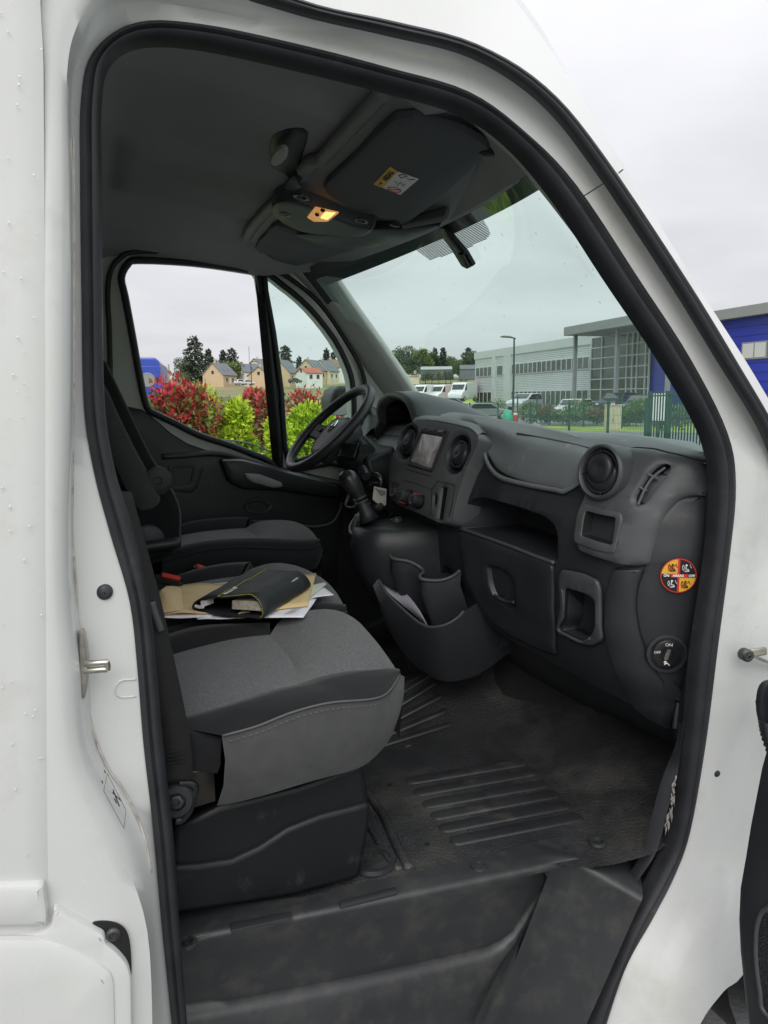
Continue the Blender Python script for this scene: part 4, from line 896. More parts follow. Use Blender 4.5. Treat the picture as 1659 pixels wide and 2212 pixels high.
ps = seat('passenger_seat',
    [(469,1740,-.79),(520,1731,-.79),(592,1712,-.79),(671,1688,-.785),(770,1661,-.76),(812,1633,-.73),(848,1585,-.68),(864,1514,-.625),(863,1462,-.595)],
    [(479,1589,-.80),(552,1569,-.80),(631,1538,-.795),(711,1518,-.785),(802,1510,-.755),(838,1494,-.70),(862,1456,-.595)],
    [(300,1577,-.705),(385,1553,-.70),(492,1522,-.69),(592,1490,-.68),(639,1480,-.675),(691,1462,-.665),(750,1450,-.65),(810,1448,-.62),(859,1456,-.592)],
    [(300,1440,-.40),(350,1421,-.40),(433,1397,-.40),(512,1379,-.40),(584,1371,-.40)],
    [(300,1385,-.30),(346,1375,-.30),(433,1351,-.30),(572,1343,-.30),(582,1343,-.30)],
    (639,1480,-.675), (584,1371,-.40),
    [(584,1371,-.40),(605,1340,-.33),(631,1325,-.33),(691,1316,-.345),(731,1319,-.365),(770,1339,-.405),(810,1383,-.465),(842,1427,-.535),(861,1455,-.59)])
# rear lower corner of the outer cushion: black cloth, steel plate
q = plane_surf((0, -.775, 0), (0, -1, 0))
spanel('rear_gusset', q, q.uv(A7([(270,1190),(380,1215),(515,1250),(505,1400),(490,1440),(340,1425),(300,1300)])), FABB, ps, th=.012, rim=.008, step=.04)
spanel('seat_frame_plate', q, q.uv(A7([(300,1440),(480,1415),(490,1620),(300,1680),(240,1560)])), mat('dull_steel', (.05, .046, .04), .4, metal=.6), ps, th=.004, base=-.02, rim=.001, step=.06)
MB().tube(cat([q.at(*p, .002) for p in A7([(345,1430),(420,1420),(480,1414)])], 3), .003, 5).build('plate_edge', STEEL, ps)
ms = seat('middle_seat',
    [(330,1440,-.27),(450,1405,-.27),(580,1390,-.27),(690,1362,-.25),(747,1350,-.2)],
    [(330,1385,-.285),(450,1362,-.285),(580,1348,-.28),(690,1330,-.26),(748,1322,-.2)],
    [(330,1368,-.21),(450,1336,-.21),(580,1316,-.20),(690,1306,-.19),(744,1312,-.17)],
    [(300,1282,.08),(390,1265,.08),(460,1252,.08),(520,1244,.08)],
    [(310,1275,.15),(365,1250,.15),(420,1230,.15),(480,1217,.15),(540,1213,.15)],
    (600,1314,-.20), (520,1244,.08),
    [(520,1244,.08),(545,1228,.12),(590,1216,.12),(640,1222,.09),(690,1245,.03),(722,1275,-.06),(742,1308,-.165)], matS=FABB)
ds = seat('driver_seat',
    [(330,1262,.26),(420,1235,.26),(520,1228,.26),(620,1232,.27),(682,1228,.30),(690,1195,.33)],
    [(350,1214,.25),(433,1191,.25),(512,1183,.25),(612,1186,.26),(670,1186,.28),(691,1176,.33)],
    [(330,1202,.32),(400,1180,.32),(480,1168,.32),(560,1164,.33),(640,1168,.34),(688,1170,.345)],
    [(380,1158,.62),(430,1150,.62),(490,1143,.62),(530,1141,.62)],
    [(380,1135,.70),(430,1122,.70),(500,1116,.70),(540,1117,.70)],
    (555,1164,.33), (530,1141,.62),
    [(530,1141,.62),(560,1126,.64),(605,1123,.62),(640,1128,.56),(670,1145,.46),(688,1168,.35)], matS=FABB)
def prism_y(prof, y0, y1, name, mat_, parent, bevel):
    return MB().rings([[Vector((p.x, y0, p.z)) for p in prof], [Vector((p.x, y1, p.z)) for p in prof]], True, True).build(name, mat_, parent, bevel=bevel, smooth=50)
bk = [AY(x, y, .25) for x, y in ((215,762),(236,790),(262,850),(292,915),(325,980),(360,1032),(385,1072),(394,1110),(394,1170),(370,1215),(200,1240),(120,1100),(110,800))]
prism_y(bk, .25, .70, 'backrest', FABB, ds, .03)
sg = plane_surf((0, .25, 0), (0, -1, 0))
spanel('backrest_side', sg, [Vector((p.x, p.y)) for p in cat([(v.x, v.y, 0) for v in sg.uv([(200,815),(228,835),(258,900),(290,965),(325,1030),(345,1070),(340,1090),(312,1105),(285,1090),(240,1000),(200,920)])], 3, True)], FABS, ds, th=.03, rim=.025, step=.04)
MB().lathe([(.042, 0), (.042, .012), (.034, .016), (.012, .016), (.010, .012), (.001, .012)], frame(sg.at(340, 1038, .004), (0, -1, 0)), 28, False, False).build('recline_wheel', PLASTIC, ds, smooth=50)
st = [sg.at(*p, .012) for p in ((230,790),(260,850),(290,915),(323,982),(357,1036),(380,1078),(388,1112),(387,1168))]
MB().tube(cat(st, 4), .0022, 5).build('stitch_line', PIPING, ds)
MB().tube([AY(300,1186,.22), AY(330,1180,.22), AY(365,1175,.22), AY(386,1172,.22), AY(391,1172,.22)], [.017, .017, .017, .0165, .010], 12).build('armrest_lever', PLASTIC, ds, smooth=60)
sg2 = frame(AY(318, 1170, .235), (0, -1, 0)); MB().lathe([(.05, -.02), (.05, .0), (.042, .006), (.001, .006)], sg2, 28, False, False).build('armrest_pivot', PLASTIC, ds, smooth=50)
# passenger backrests (mostly behind the pillar)
for y0, y1, par in ((-.78, -.30, ps), (-.27, .17, ms)):
    pr_ = [Vector((x, 0, z)) for x, z in ((.075, .93), (.06, 1.1), (.02, 1.3), (-.03, 1.55), (-.12, 1.58), (-.14, 1.2), (-.12, .9))]
    prism_y(pr_, y0, y1, 'backrest', FABB, par, .03)
# red belt buckles between the seats
for x0, y0, x1, y1, Y in ((352,1244,380,1250,.0), (425,1224,440,1229,.18)):
    a, b = AY(x0, y0, Y), AY(x1, y1, Y); d = b-a
    MB().tube([a-d*.1, a, b, b+d*.3], [.008, .009, .009, .008], 4).build('buckle_button', REDM, ms, smooth=30)
    MB().tube([a-d*.6+Vector((0, .006, -.012)), b+d*.5+Vector((0, .006, -.012))], .013, 6).build('buckle', GLOSSB, ms, smooth=30)
# seat box
pb = empty('seat_box', (0, 0, 0), 0, van)
def sbox(poly_px, Yo, dep, name, mat_, bev): 
    return MB().prism([AY(x, y, Yo) for x, y in poly_px], (0, dep, 0)).build(name, mat_, pb, bevel=bev, smooth=50)
sbox([(372,1790),(470,1742),(640,1700),(785,1650),(794,1700),(800,1745),(640,1830),(372,1900)], -.742, .40, 'upper_shell', BOXP, .012)
sbox([(372,1872),(430,1868),(500,1858),(560,1830),(620,1790),(690,1762),(770,1742),(801,1735),(796,1800),(779,1897),(640,1935),(372,1978)], -.752, .42, 'lower_shell', BOXP, .010)
for y0, y1, nm in ((-.28, .17, 'seat_box'), (.27, .68, 'seat_box')):
    MB().box((.05, y0, .55), (.50, y1, .84)).build('inner_box', BOXP, pb, bevel=.02)
# seat belt webbing along the pillar and its floor anchor
sb = empty('seat_belt', (0, 0, 0), 0, van)
BELT = mat('belt_webbing', (.010, .010, .011), .75, bump=(500, .6, .002), var=(40, .2))
bp = [(248,1060,-.84),(282,1180,-.84),(312,1290,-.835),(338,1400,-.83),(360,1500,-.825),(376,1580,-.82),(384,1640,-.815),(386,1690,-.81)]
cpts = cat([AY(*p) for p in bp], 4); rows = [[], []]
for i, p in enumerate(cpts):
    w = .024; rows[0].append(p+Vector((-w, 0, .004))); rows[1].append(p+Vector((w, .006, -.004)))
MB().grid([rows[0], [a.lerp(b, .5) for a, b in zip(*rows)], rows[1]]).build('webbing', BELT, sb, smooth=180, solid=.003)
for k in range(4):
    a, b = AY(362, 1626+k*8, -.819), AY(402, 1620+k*8, -.812); MB().tube([a, b], .0013, 5).build('belt_stitch', FABB, sb)
an = frame(AY(381, 1728, -.80), (-.1, -1, .1))
MB().lathe([(.034, -.02), (.034, .0), (.026, .010), (.016, .011), (.015, .004), (.001, .004)], an, 20, True, False).build('anchor_cover', PLASTIC, sb, smooth=40)
MB().lathe([(.012, .0), (.012, .010), (.007, .011), (.006, .006)], an, 6).build('anchor_bolt', DSTEEL, sb, smooth=30)
MB().tube(cat([AY(*p, -.80) for p in ((386,1692),(400,1690),(416,1695),(420,1706),(414,1725),(408,1750),(392,1770),(378,1772))], 4), .008, 7).build('anchor_arm', GLOSSB, sb, smooth=180)
MB().tube(cat([AY(*p, -.83) for p in ((327,1300),(332,1320),(341,1345),(347,1362))], 4), .007, 7).build('belt_guide', PLASTIC2, sb, smooth=180)
# ---------------- far door inner panel
fd = empty('far_door_panel', (0, 0, 0), 0, van)
dp = SL.uv([(230,880),(275,878),(305,884),(335,906),(368,935),(405,958),(455,975),(510,985),(560,996),(620,1012),(700,1030),(790,1050),(900,1060),(900,1400),(200,1400)])
spanel('door_card', SL, dp, PLASTIC, fd, th=.035, rim=.02, step=.06)
lg = [(348,985),(400,982),(470,978),(540,995),(610,1018),(680,1035),(740,1045)]
MB().tube(cat([SL.at(x, y, .04) for x, y in lg], 4), .013, 8, flat=.8).build('door_ledge', PLASTIC2, fd, smooth=180)
S4 = plane_surf((0, YL-.035, 0), (0, -1, 0))
spanel('door_pocket', S4, rounded(S4.uv([(362,1006),(428,1003),(440,1010),(425,1055),(412,1066),(370,1060)]), .012), PLASTIC, fd, th=.004, rim=.002, step=.04, holes=[rounded(S4.uv([(372,1010),(418,1008),(410,1045),(378,1050)]), .01)], hdepth=.02)
spanel('armrest', S4, rounded(S4.uv([(470,990),(520,990),(600,1012),(690,1035),(730,1050),(735,1075),(680,1070),(600,1058),(520,1055),(490,1040)]), .02), PLASTIC, fd, th=.05, rim=.02, step=.04)
S5 = plane_surf((0, YL-.085, 0), (0, -1, 0))
spanel('pull_handle', S5, rounded(S5.uv([(527,1022),(560,1024),(608,1042),(610,1052),(590,1054),(545,1042),(530,1032)]), .012), TRIM, fd, th=.012, rim=.008, step=.04)
hc = SL.at(553, 1090, .038)
MB().lathe([(1.0, 0), (.95, .008), (.8, .006), (.7, -.02)], frame(hc, (0, -1, .1)) @ Matrix.Diagonal((.055, .030, 1, 1)), 32, False, True).build('release_cup', PLASTIC2, fd, smooth=50)
MB().tube(cat([SL.at(*p, .046) for p in ((532,1082),(545,1076),(562,1078),(578,1088))], 4), .006, 7).build('release_lever', PLASTIC2, fd, smooth=180)
pkc = [(395,1128),(440,1116),(520,1118),(600,1122),(660,1130),(700,1122),(716,1100),(722,1080)]
top_ = cat([SL.at(x, y, .10) for x, y in pkc], 4)
MB().grid([[p+Vector((0, .05, 0)) for p in top_], top_, [p+Vector((0, .02, -.16)) for p in top_], [p+Vector((0, .06, -.35)) for p in top_]]).build('lower_bin', PLASTIC, fd, smooth=60)
MB().tube(top_, .007, 7).build('lower_bin_rim', PLASTIC2, fd, smooth=180)
# mirror outside the far door
em = empty('far_door_mirror', (0, 0, 0), 0, van)
mp = [AY(x, y, 1.12) for x, y in A5([(372,345),(385,290),(405,245),(440,218),(515,216),(524,300),(524,430),(470,440),(385,430)])]
MB().prism(mp, (.0, .16, .0)).build('mirror_housing', RUBBER, em, bevel=.02)
mg = [AY(x, y, 1.112) for x, y in A5([(388,425),(520,318),(520,428),(400,432)])]
MB().prism(mg, (0, .003, 0)).build('mirror_lower_shell', W_PAINT, em)
MB().tube([AY(770, 880, 1.14), Vector((1.08, .98, 1.36))], .03, 8).build('mirror_arm', GLOSSB, em)
# ---------------- overhead: shelf, visors, courtesy lamp
oh = empty('overhead_console', (0, 0, 0), 0, van)
OHP = mat('overhead_plastic', (.16, .166, .17), .55, bump=(300, .15, .001), var=(5, .08))
OPN = Vector((-.21, 0, -1)).normalized(); OPO = Vector((.62, 0, 2.03))
OP = plane_surf(OPO, OPN, (1, 0, 0))
def opo(off): return plane_surf(OPO-OPN*off*-1, OPN, (1, 0, 0))
shelf_o = [(835,198),(770,265),(712,330),(690,352),(665,358),(640,395),(612,425),(595,440),(560,480),(532,512),(530,525),(545,545),(600,575),(650,592),(705,578),(790,550),(900,509),(975,474),(1040,440),(1100,402),(1140,372),(1120,345),(1060,296),(1000,262),(920,225)]
OPb = plane_surf(OPO-OPN*.012, OPN, (1, 0, 0))
spanel('shelf', OPb, cuv(shelf_o, OPb, 2), OHP, oh, th=.012, rim=.008, step=.06, back=-.07)
# moulded rear lip of the shelf (catches the light)
lipp = cat([OP.at(x, y, -.01) for x, y in [(832,205),(775,266),(715,330),(695,352),(672,358),(655,378)]], 4)
MB().tube(lipp, .020, 8, flat=.8).build('shelf_lip', OHP, oh, smooth=180)
lipp = cat([OP.at(x, y, -.008) for x, y in [(640,398),(612,428),(578,458),(545,495),(532,518)]], 4)
MB().tube(lipp, .020, 8, flat=.8).build('shelf_lip', OHP, oh, smooth=180)
OP2 = plane_surf(OPO+OPN*.004, OPN, (1, 0, 0))
VIS = mat('visor_vinyl', (.075, .079, .086), .7, bump=(350, .2, .001), var=(6, .06))
vo = [(855,240),(930,248),(1000,268),(1048,296),(1060,314),(1030,346),(960,412),(884,472),(868,474),(790,446),(722,418),(704,400),(706,385),(770,325)]
spanel('passenger_visor', OP2, cuv(vo, OP2, 2), VIS, oh, th=.016, rim=.010, step=.05)
dv_ = [(552,530),(575,500),(598,478),(650,492),(720,512),(768,524),(765,534),(735,542),(690,556),(622,572),(590,560)]
spanel('driver_visor', OP2, cuv(dv_, OP2, 2), VIS, oh, th=.014, rim=.008, step=.05)
spanel('visor_hinge', OP2, rounded(OP2.uv([(868,472),(965,448),(972,456),(962,464),(872,482)]), .006), VIS, oh, th=.02, rim=.006, step=.05)
MB().lathe([(.016, 0), (.016, .012), (.010, .014)], frame(OP2.at(1055, 316, .006), OPN), 16).build('visor_pivot', PLASTIC, oh, smooth=40)
MB().lathe([(.014, 0), (.014, .012), (.010, .014)], frame(OP2.at(856, 468, .012), OPN), 16).build('visor_pivot', PLASTIC, oh, smooth=40)
# lamp unit hanging between the visors
OP3 = plane_surf(OPO+OPN*.010, OPN, (1, 0, 0))
lu = AO([(185,450),(215,395),(330,385),(430,415),(560,475),(690,530),(790,545),(795,560),(740,600),(640,600),(480,590),(360,570),(250,520)])
spanel('lamp_unit', OP3, cuv(lu, OP3, 2), PLASTIC2, oh, th=.028, rim=.012, step=.04, back=-.03)
sw = AO([(330,600),(400,640),(520,680),(700,690),(850,665),(960,640),(1100,590),(1200,530),(1000,560),(800,565),(600,600)])
spanel('lamp_skirt', OP2, cuv(sw, OP2, 2), PLASTIC, oh, th=.022, rim=.010, step=.05)
OP4 = plane_surf(OPO+OPN*.038, OPN, (1, 0, 0))
LENS = mat('lamp_lens', (.85, .68, .45), .25, emit=((1.0, .42, .10), .35))
spanel('lamp_lens', OP4, rounded(OP4.uv(AO([(392,532),(440,472),(582,504),(515,556),(432,556)])), .005), LENS, oh, th=.004, rim=.002, step=.03)
GLOW = mat('lamp_filament_side', (.9, .6, .3), .3, emit=((1.0, .50, .13), 1.7))
OP5 = plane_surf(OPO+OPN*.0425, OPN, (1, 0, 0))
spanel('lit_lens', OP5, rounded(OP5.uv(AO([(470,540),(500,505),(560,510),(512,550)])), .004), GLOW, oh, th=.001, rim=.0005, step=.03)
for p in ((452,512), (485,486)):
    MB().lathe([(.006, 0), (.006, .005), (.003, .007)], frame(OP5.at(*AO([p])[0], .001), OPN), 12).build('lamp_switch', BLK, oh, smooth=40)
for p, r in (((358,418), .022), ((260,518), .018), ((712,558), .020)):
    MB().lathe([(r, 0), (r*.95, .004), (r*.6, .003), (r*.5, -.004), (.001, -.004)], frame(OP4.at(*AO([p])[0], -.002), OPN), 18, False, False).build('unit_recess', GLOSSB, oh, smooth=40)
# cup-shaped recess in the ceiling beside the unit
hp = [(585,300),(600,278),(640,268),(668,280),(655,330),(640,380),(620,420),(598,420),(588,370)]
OPr = plane_surf(OPO-OPN*.03, OPN, (1, 0, 0))
spanel('ceiling_recess', OPr, cuv(hp, OPr, 2), RUBBER, oh, th=.01, rim=.006, step=.05)
spanel('ceiling_hook', opo(.0), cuv([(584,345),(592,325),(610,312),(622,318),(620,336),(600,352)], OP, 2), TRIM, oh, th=.01, rim=.006, step=.05)
# airbag warning on the visor
OPs = plane_surf(OPO+OPN*.0205, OPN, (1, 0, 0))
def flat(name, surf, px, mat_, parent, off=.0, th=.0006):
    u = surf.uv(px); 
    if area2(u) < 0: u = u[::-1]
    return MB().rings([[surf.to3(q.x, q.y, off) for q in u], [surf.to3(q.x, q.y, off+th) for q in u]], True, True).build(name, mat_, parent, smooth=None)
flat('warning_label', OPs, AO([(785,340),(885,235),(930,265),(840,360)]), YEL, oh)
flat('warning_label', OPs, AO([(840,360),(930,265),(1055,308),(945,402)]), WHT, oh)
def dirM(surf, a, b, c, off=.001):
    o = surf.at(*c, off); x = (surf.at(*b, off)-surf.at(*a, off)).normalized(); n = (surf.to3(0, 0, 1)-surf.to3(0, 0, 0)).normalized(); y = n.cross(x)
    M = Matrix((x, y, n)).transposed().to_4x4(); M.translation = o; return M
A_a, A_b, A_c = AO([(812,350), (905,250), (862,300)])
text_on('warning_text', 'AIRBAG', dirM(OPs, A_a, A_b, AO([(873,290)])[0]), .019, BLK, oh, bold=.0006)
flat('warning_triangle', OPs, AO([(812,342),(838,335),(832,322)]), BLK, oh, .0007)
ctr = OPs.at(*AO([(910,370)])[0], .001); Mx = frame(ctr, OPN, (1, 0, 0))
MB().tube([Mx @ Vector((.016*math.cos(a), .016*math.sin(a), 0)) for a in [2*math.pi*k/24 for k in range(24)]], .0014, 5, closed=True).build('prohibition_ring', REDP, oh)
MB().tube([Mx @ Vector((-.011, .011, 0)), Mx @ Vector((.011, -.011, 0))], .0013, 5).build('prohibition_bar', REDP, oh)
for q in ([(915,320),(930,345),(945,325)], [(950,330),(962,350),(975,335)], [(935,285),(950,300),(985,290),(965,278),(935,285)], [(985,300),(1000,312),(1030,308)]):
    MB().tube([OPs.at(*p, .001) for p in AO(q)], .0011, 4).build('warning_pictogram', BLK, oh)
# mirror bracket, dotted shade band and small label on the windscreen
wo = wsp(0, .06); wnv = (wsp(.05, .06)-wsp(-.05, .06)).cross(wsp(0, .1)-wsp(0, 0)).normalized()
if wnv.x > 0: wnv = -wnv
WSP = plane_surf(wo, wnv)
ST = AO([(1000,670),(1040,715),(1130,782),(1350,712),(1470,650),(1492,625),(1480,590),(1412,480)])
su = [Vector(q) for q in WSP.uv(ST)]
ys_ = [q.y for q in su]; y = min(ys_)+.002; B = MB()
while y < max(ys_):
    xs_ = []
    for i in range(len(su)):
        a, b = su[i-1], su[i]
        if (a.y > y) != (b.y > y): xs_.append(a.x+(b.x-a.x)*(y-a.y)/(b.y-a.y))
    if len(xs_) >= 2:
        x0, x1 = min(xs_), max(xs_); w = .0013
        B.add([WSP.to3(x0, y-w, .008), WSP.to3(x1, y-w, .008), WSP.to3(x1, y+w, .008), WSP.to3(x0, y+w, .008)], [(0, 1, 2, 3)])
    y += .0042
B.build('shade_band', BLK, ws, smooth=None)
br = WSP.uv(AO([(1195,570),(1235,575),(1290,640),(1360,720),(1405,800),(1365,820),(1330,800),(1270,700),(1225,640)]))
spanel('mirror_bracket', WSP, rounded(br, .004), GLOSSB, ws, th=.012, base=.008, rim=.004, step=.04)
spanel('bracket_socket', WSP, rounded(WSP.uv(AO([(1315,720),(1350,725),(1385,790),(1350,800)])), .003), DSTEEL, ws, th=.008, base=.018, rim=.002, step=.04)
lb = [(714,572),(722,568),(735,582),(724,588)]
Lq = [AY(x, y, .735) for x, y in lb]; MB().prism(Lq, (.001, 0, 0)).build('glass_label', WHT, ws)
for k in range(3): MB().tube([AY(716+k*4, 574+k*4, .733), AY(724+k*4, 571+k*4, .733)], .0012, 4).build('glass_label_print', BLK, ws)
# rain on the driver's side of the windscreen and on the quarter glass
DROP = glass_mat('water_drop', (.93, .96, .96), .22)
B = MB()
def drop(B, c, n, r, ln=1.0, flat_=.32):
    M = frame(c, n) @ Matrix.Diagonal((r, r*ln, r*flat_, 1)); rings = []
    B.rings([[M @ Vector((math.cos(t)*q, math.sin(t)*q, h)) for t in [2*math.pi*k/6 for k in range(6)]] for q, h in ((1, 0), (.75, .7), (.3, 1))], False, True)
for k in range(260):
    t = rnd.random(); u = .955-abs(rnd.gauss(0, .035)) ; t = .35+.6*t
    drop(B, wsp(u, t)+wnv*-.004, -wnv, rnd.uniform(.0012, .004), rnd.uniform(1, 2.2))
for k in range(60): drop(B, wsp(rnd.uniform(-.9, .9), rnd.uniform(.02, .5))-wnv*.004, -wnv, rnd.uniform(.0008, .002), rnd.uniform(1, 3))
tag(B.build('raindrops', DROP, ws, smooth=180), kind='stuff')
B = MB()
for k in range(70):
    px, py = rnd.uniform(590, 760), rnd.uniform(640, 850)
    if inside2(Vector(SL.uv([(px, py)])[0]), Quv): drop(B, SL.at(px, py, -.018), (0, -1, 0), rnd.uniform(.001, .0035), 1.3)
tag(B.build('raindrops', DROP, van, smooth=180), kind='stuff')
# ---------------- airbag on/off sticker on the dash end and its switch
sc_, sn0 = A6([(1208, 827)])[0], None
p0_ = DS.at(*sc_, .0); du = DS.to3(*(Vector(DS.to2(p0_))+Vector((.01, 0))), 0)-p0_; dw = DS.to3(*(Vector(DS.to2(p0_))+Vector((0, .01))), 0)-p0_
nn = du.cross(dw).normalized(); nn = nn if nn.dot(CAM-p0_) > 0 else -nn
SM = frame(p0_+nn*.0150, nn); SP = plane_surf(p0_+nn*.0150, nn)
rx = [Vector(v) for v in SP.uv(A6([(1127,830),(1293,824),(1208,736),(1202,919)]))]
RS = (abs(rx[1].x-rx[0].x)+abs(rx[2].y-rx[3].y))/4
def disc(name, r, h, mat_, a0=0, a1=2*math.pi, n=36):
    B = MB(); pts_ = [SM @ Vector((r*math.cos(lerp(a0, a1, k/n)), r*math.sin(lerp(a0, a1, k/n)), h)) for k in range(n+1)]
    if a1-a0 < 6: B.add([SM @ Vector((0, 0, h))]+pts_, [(0, k+1, k+2) for k in range(n)])
    else: B.add(pts_[:-1], [tuple(range(n))])
    return B.build(name, mat_, dash, smooth=None)
disc('airbag_sticker', RS, .0, REDP)
for q, mt in ((0, BLK), (1, YEL), (2, BLK), (3, YEL)):
    disc('sticker_quadrant', RS*.94, .0005, mt, q*math.pi/2, (q+1)*math.pi/2, 12)
def srect(name, x0, y0, x1, y1, mt, h=.001): MB().add([SM @ Vector((x*RS, y*RS, h)) for x, y in ((x0, y0), (x1, y0), (x1, y1), (x0, y1))], [(0, 1, 2, 3)]).build(name, mt, dash, smooth=None)
srect('sticker_bar', -.06, -.94, .06, .94, REDP); srect('sticker_band', -.93, -.10, .93, .10, BLK, .0014); srect('sticker_band', -.44, -.10, .50, .10, REDP, .0018)
for s_, x, sz in (('ON', -.68, .20), ('AIRBAG', -.03, .175), ('OFF', .71, .20)): text_on('sticker_text', s_, SM @ Matrix.Translation((x*RS, 0, .0022)), sz*RS, WHT, dash, ext=.0001, bold=.0003)
def pict(cx, cy, mt, cross, mirror):
    T = lambda x, y: SM @ Vector(((cx+x*mirror)*RS, (cy+y)*RS, .0022))
    MB().tube(cat([T(-.17, .16), T(-.20, .0), T(-.15, -.14), T(-.10, -.0), T(-.12, .14)], 3), RS*.018, 5, closed=True).build('sticker_pictogram', mt, dash)
    MB().tube(cat([T(-.10, -.18), T(.0, -.22), T(.12, -.18), T(.02, -.14)], 3), RS*.018, 5, closed=True).build('sticker_pictogram', mt, dash)
    MB().tube([T(.0, .08), T(-.02, -.06), T(.12, -.08), T(.16, -.2)], RS*.03, 5).build('sticker_pictogram', mt, dash)
    MB().lathe([(RS*.06, 0), (.0001, .0004)], SM @ Matrix.Translation(((cx+.02*mirror)*RS, (cy+.15)*RS, .0022)), 12, False, False).build('sticker_pictogram', mt, dash)
    MB().tube([T(.2, .2), T(.24, .08), T(.30, .0)], RS*.018, 5).build('sticker_pictogram', mt, dash)
    if cross:
        for s_ in ((-.2, -.22, .22, .2), (-.2, .2, .22, -.22))[:cross]: MB().tube([T(s_[0], s_[1]), T(s_[2], s_[3])], RS*.022, 5).build('sticker_cross', REDP, dash)
pict(-.38, .48, BLK, 2, 1); pict(.38, .46, WHT, 0, 1); pict(-.38, -.46, WHT, 0, 1); pict(.36, -.48, BLK, 1, 1)
ks = DS.at(*A6([(1185, 1215)])[0], .014); du2 = nn
KM = frame(ks, nn)
MB().lathe([(.044, -.004), (.042, .004), (.036, .005), (.034, -.002), (.001, -.002)], KM, 28, False, False).build('airbag_switch_cup', PLASTIC, dash, smooth=50)
MB().lathe([(.030, -.004), (.030, .006), (.028, .007), (.0135, .007), (.0125, .002), (.001, .002)], KM, 28, False, False).build('airbag_switch', GLOSSB, dash, smooth=50)
MB().box((-.004, -.012, .002), (.004, .012, .008), KM @ Matrix.Rotation(-.3, 4, 'Z')).build('key_slot', STEEL, dash)
text_on('switch_text', 'ON', KM @ Matrix.Translation((.002, .021, .0076)), .010, WHT, dash, ext=.0001); text_on('switch_text', 'OFF', KM @ Matrix.Translation((-.021, .004, .0076)), .008, WHT, dash, ext=.0001)
MB().tube([KM @ Vector((x, y, .0076)) for x, y in ((-.006, -.022), (.0, -.019), (.005, -.024))], .0012, 5).build('switch_pictogram', WHT, dash)
MB().lathe([(.003, 0), (.001, .0004)], KM @ Matrix.Translation((-.004, -.017, .0076)), 10, False, False).build('switch_pictogram', WHT, dash)
# ---------------- near-side body hardware
PB = plane_surf((0, -.934, 0), (0, -1, 0))
def plug(px, py, Y, r, name='blanking_plug', mat_=None): MB().lathe([(r*1.08, -.002), (r*1.05, .001), (r*.95, .003), (r*.5, .005), (.001, .0055)], frame(AY(px, py, Y), (0, -1, 0)), 24, False, False).build(name, mat_ or PLASTIC, van, smooth=60)
plug(226, 1279, -.9225, .0108)
plug(1548, 1670, -.9185, .0085)
q = [(294,1468,-.916),(262,1470,-.921),(249,1485,-.923),(251,1499,-.923),(264,1506,-.921),(294,1504,-.916)]
MB().tube(cat([AY(*p) for p in q], 4), .0014, 6).build('pressed_dimple', W_PAINT, van, smooth=180)
# striker: plate on the pillar and a U of round bar
stp = plane_surf((0, -.962, 0), (-.1, -1, 0))
spanel('striker_plate', stp, cuv([(172,1372),(180,1370),(186,1400),(190,1440),(187,1490),(183,1506),(178,1500),(174,1450)], stp, 3), STEEL, van, th=.006, rim=.002, step=.03, back=-.02)
B = MB()
for yy in (1432, 1447): B.tube([AY(182, yy+2, -.962), AY(200, yy+1, -.970), AY(224, yy-1, -.975), AY(232, yy-1, -.975)], .0045, 10)
B.tube([AY(230, 1430, -.975), AY(232, 1440, -.975), AY(231, 1447, -.975)], .0045, 10); B.build('striker_bar', STEEL, van, smooth=60)
# dirty sealant bead in the corner of the B pillar
gb = [(156,1152),(164,1258),(168,1330),(178,1380),(188,1450),(192,1540),(212,1612),(238,1668),(262,1699),(291,1752),(315,1818),(327,1884)]
MB().tube(cat([AY(x, y, -.934) for x, y in [(159,300),(160,500),(160,700),(158,900),(157,1050)]+gb], 4), .0016, 6).build('sealant_bead', mat('dirty_sealant', (.50, .47, .42), .6, var=(30, .3), dirt=(40, (.20, .16, .12), .55, .7)), van, smooth=180)
# instruction label outline on the lower pillar
Lc = [(232,1671),(224,1708),(268,1790),(272,1750)]
for a, b in zip(Lc, Lc[1:]+Lc[:1]): MB().tube([AY(*a, -.972), AY(*b, -.972)], .0003, 4).build('label_outline', DSTEEL, van)
for a, b in (((244,1706),(258,1742)), ((243,1712),(262,1730)), ((247,1725),(252,1735)), ((225,1664),(228,1670)), ((220,1686),(222,1692))): MB().tube([AY(*a, -.972), AY(*b, -.972)], .0008, 4).build('label_mark', DSTEEL, van)
# rub strip, lower flap and its black screw recess
PO = plane_surf((0, -1.006, 0), (0, -1, 0))
spanel('rub_strip', PO, rounded(PO.uv([(-400,1912),(86,1900),(96,1904),(104,1960),(104,1980),(98,1990),(-400,1997)]), .006), W_PAINT, van, th=.014, rim=.008, step=.08, back=-.02)
PL = plane_surf((0, -1.0, 0), (0, -1, 0))
spanel('screw_recess', PL, cuv([(200,1992),(225,1988),(250,1992),(270,2005),(280,2030),(284,2075),(282,2110),(262,2090),(230,2040),(210,2010)], PL, 3), GLOSSB, van, th=.002, rim=.001, step=.03)
MB().lathe([(.010, 0), (.010, .004), (.006, .006), (.005, .003), (.001, .003)], frame(PL.at(244, 2014, .002), (0, -1, 0)), 16, False, False).build('recess_screw', DSTEEL, van, smooth=40)
spanel('lower_flap', PL, rounded(PL.uv([(-400,2010),(60,2004),(108,1998),(116,1954),(122,1952),(226,2008),(229,2026),(254,2046),(276,2072),(283,2100),(286,2300),(-400,2300)]), .012), W_PAINT, van, th=.014, rim=.006, step=.06, back=-.01)
PL2 = plane_surf((0, -1.014, 0), (0, -1, 0))
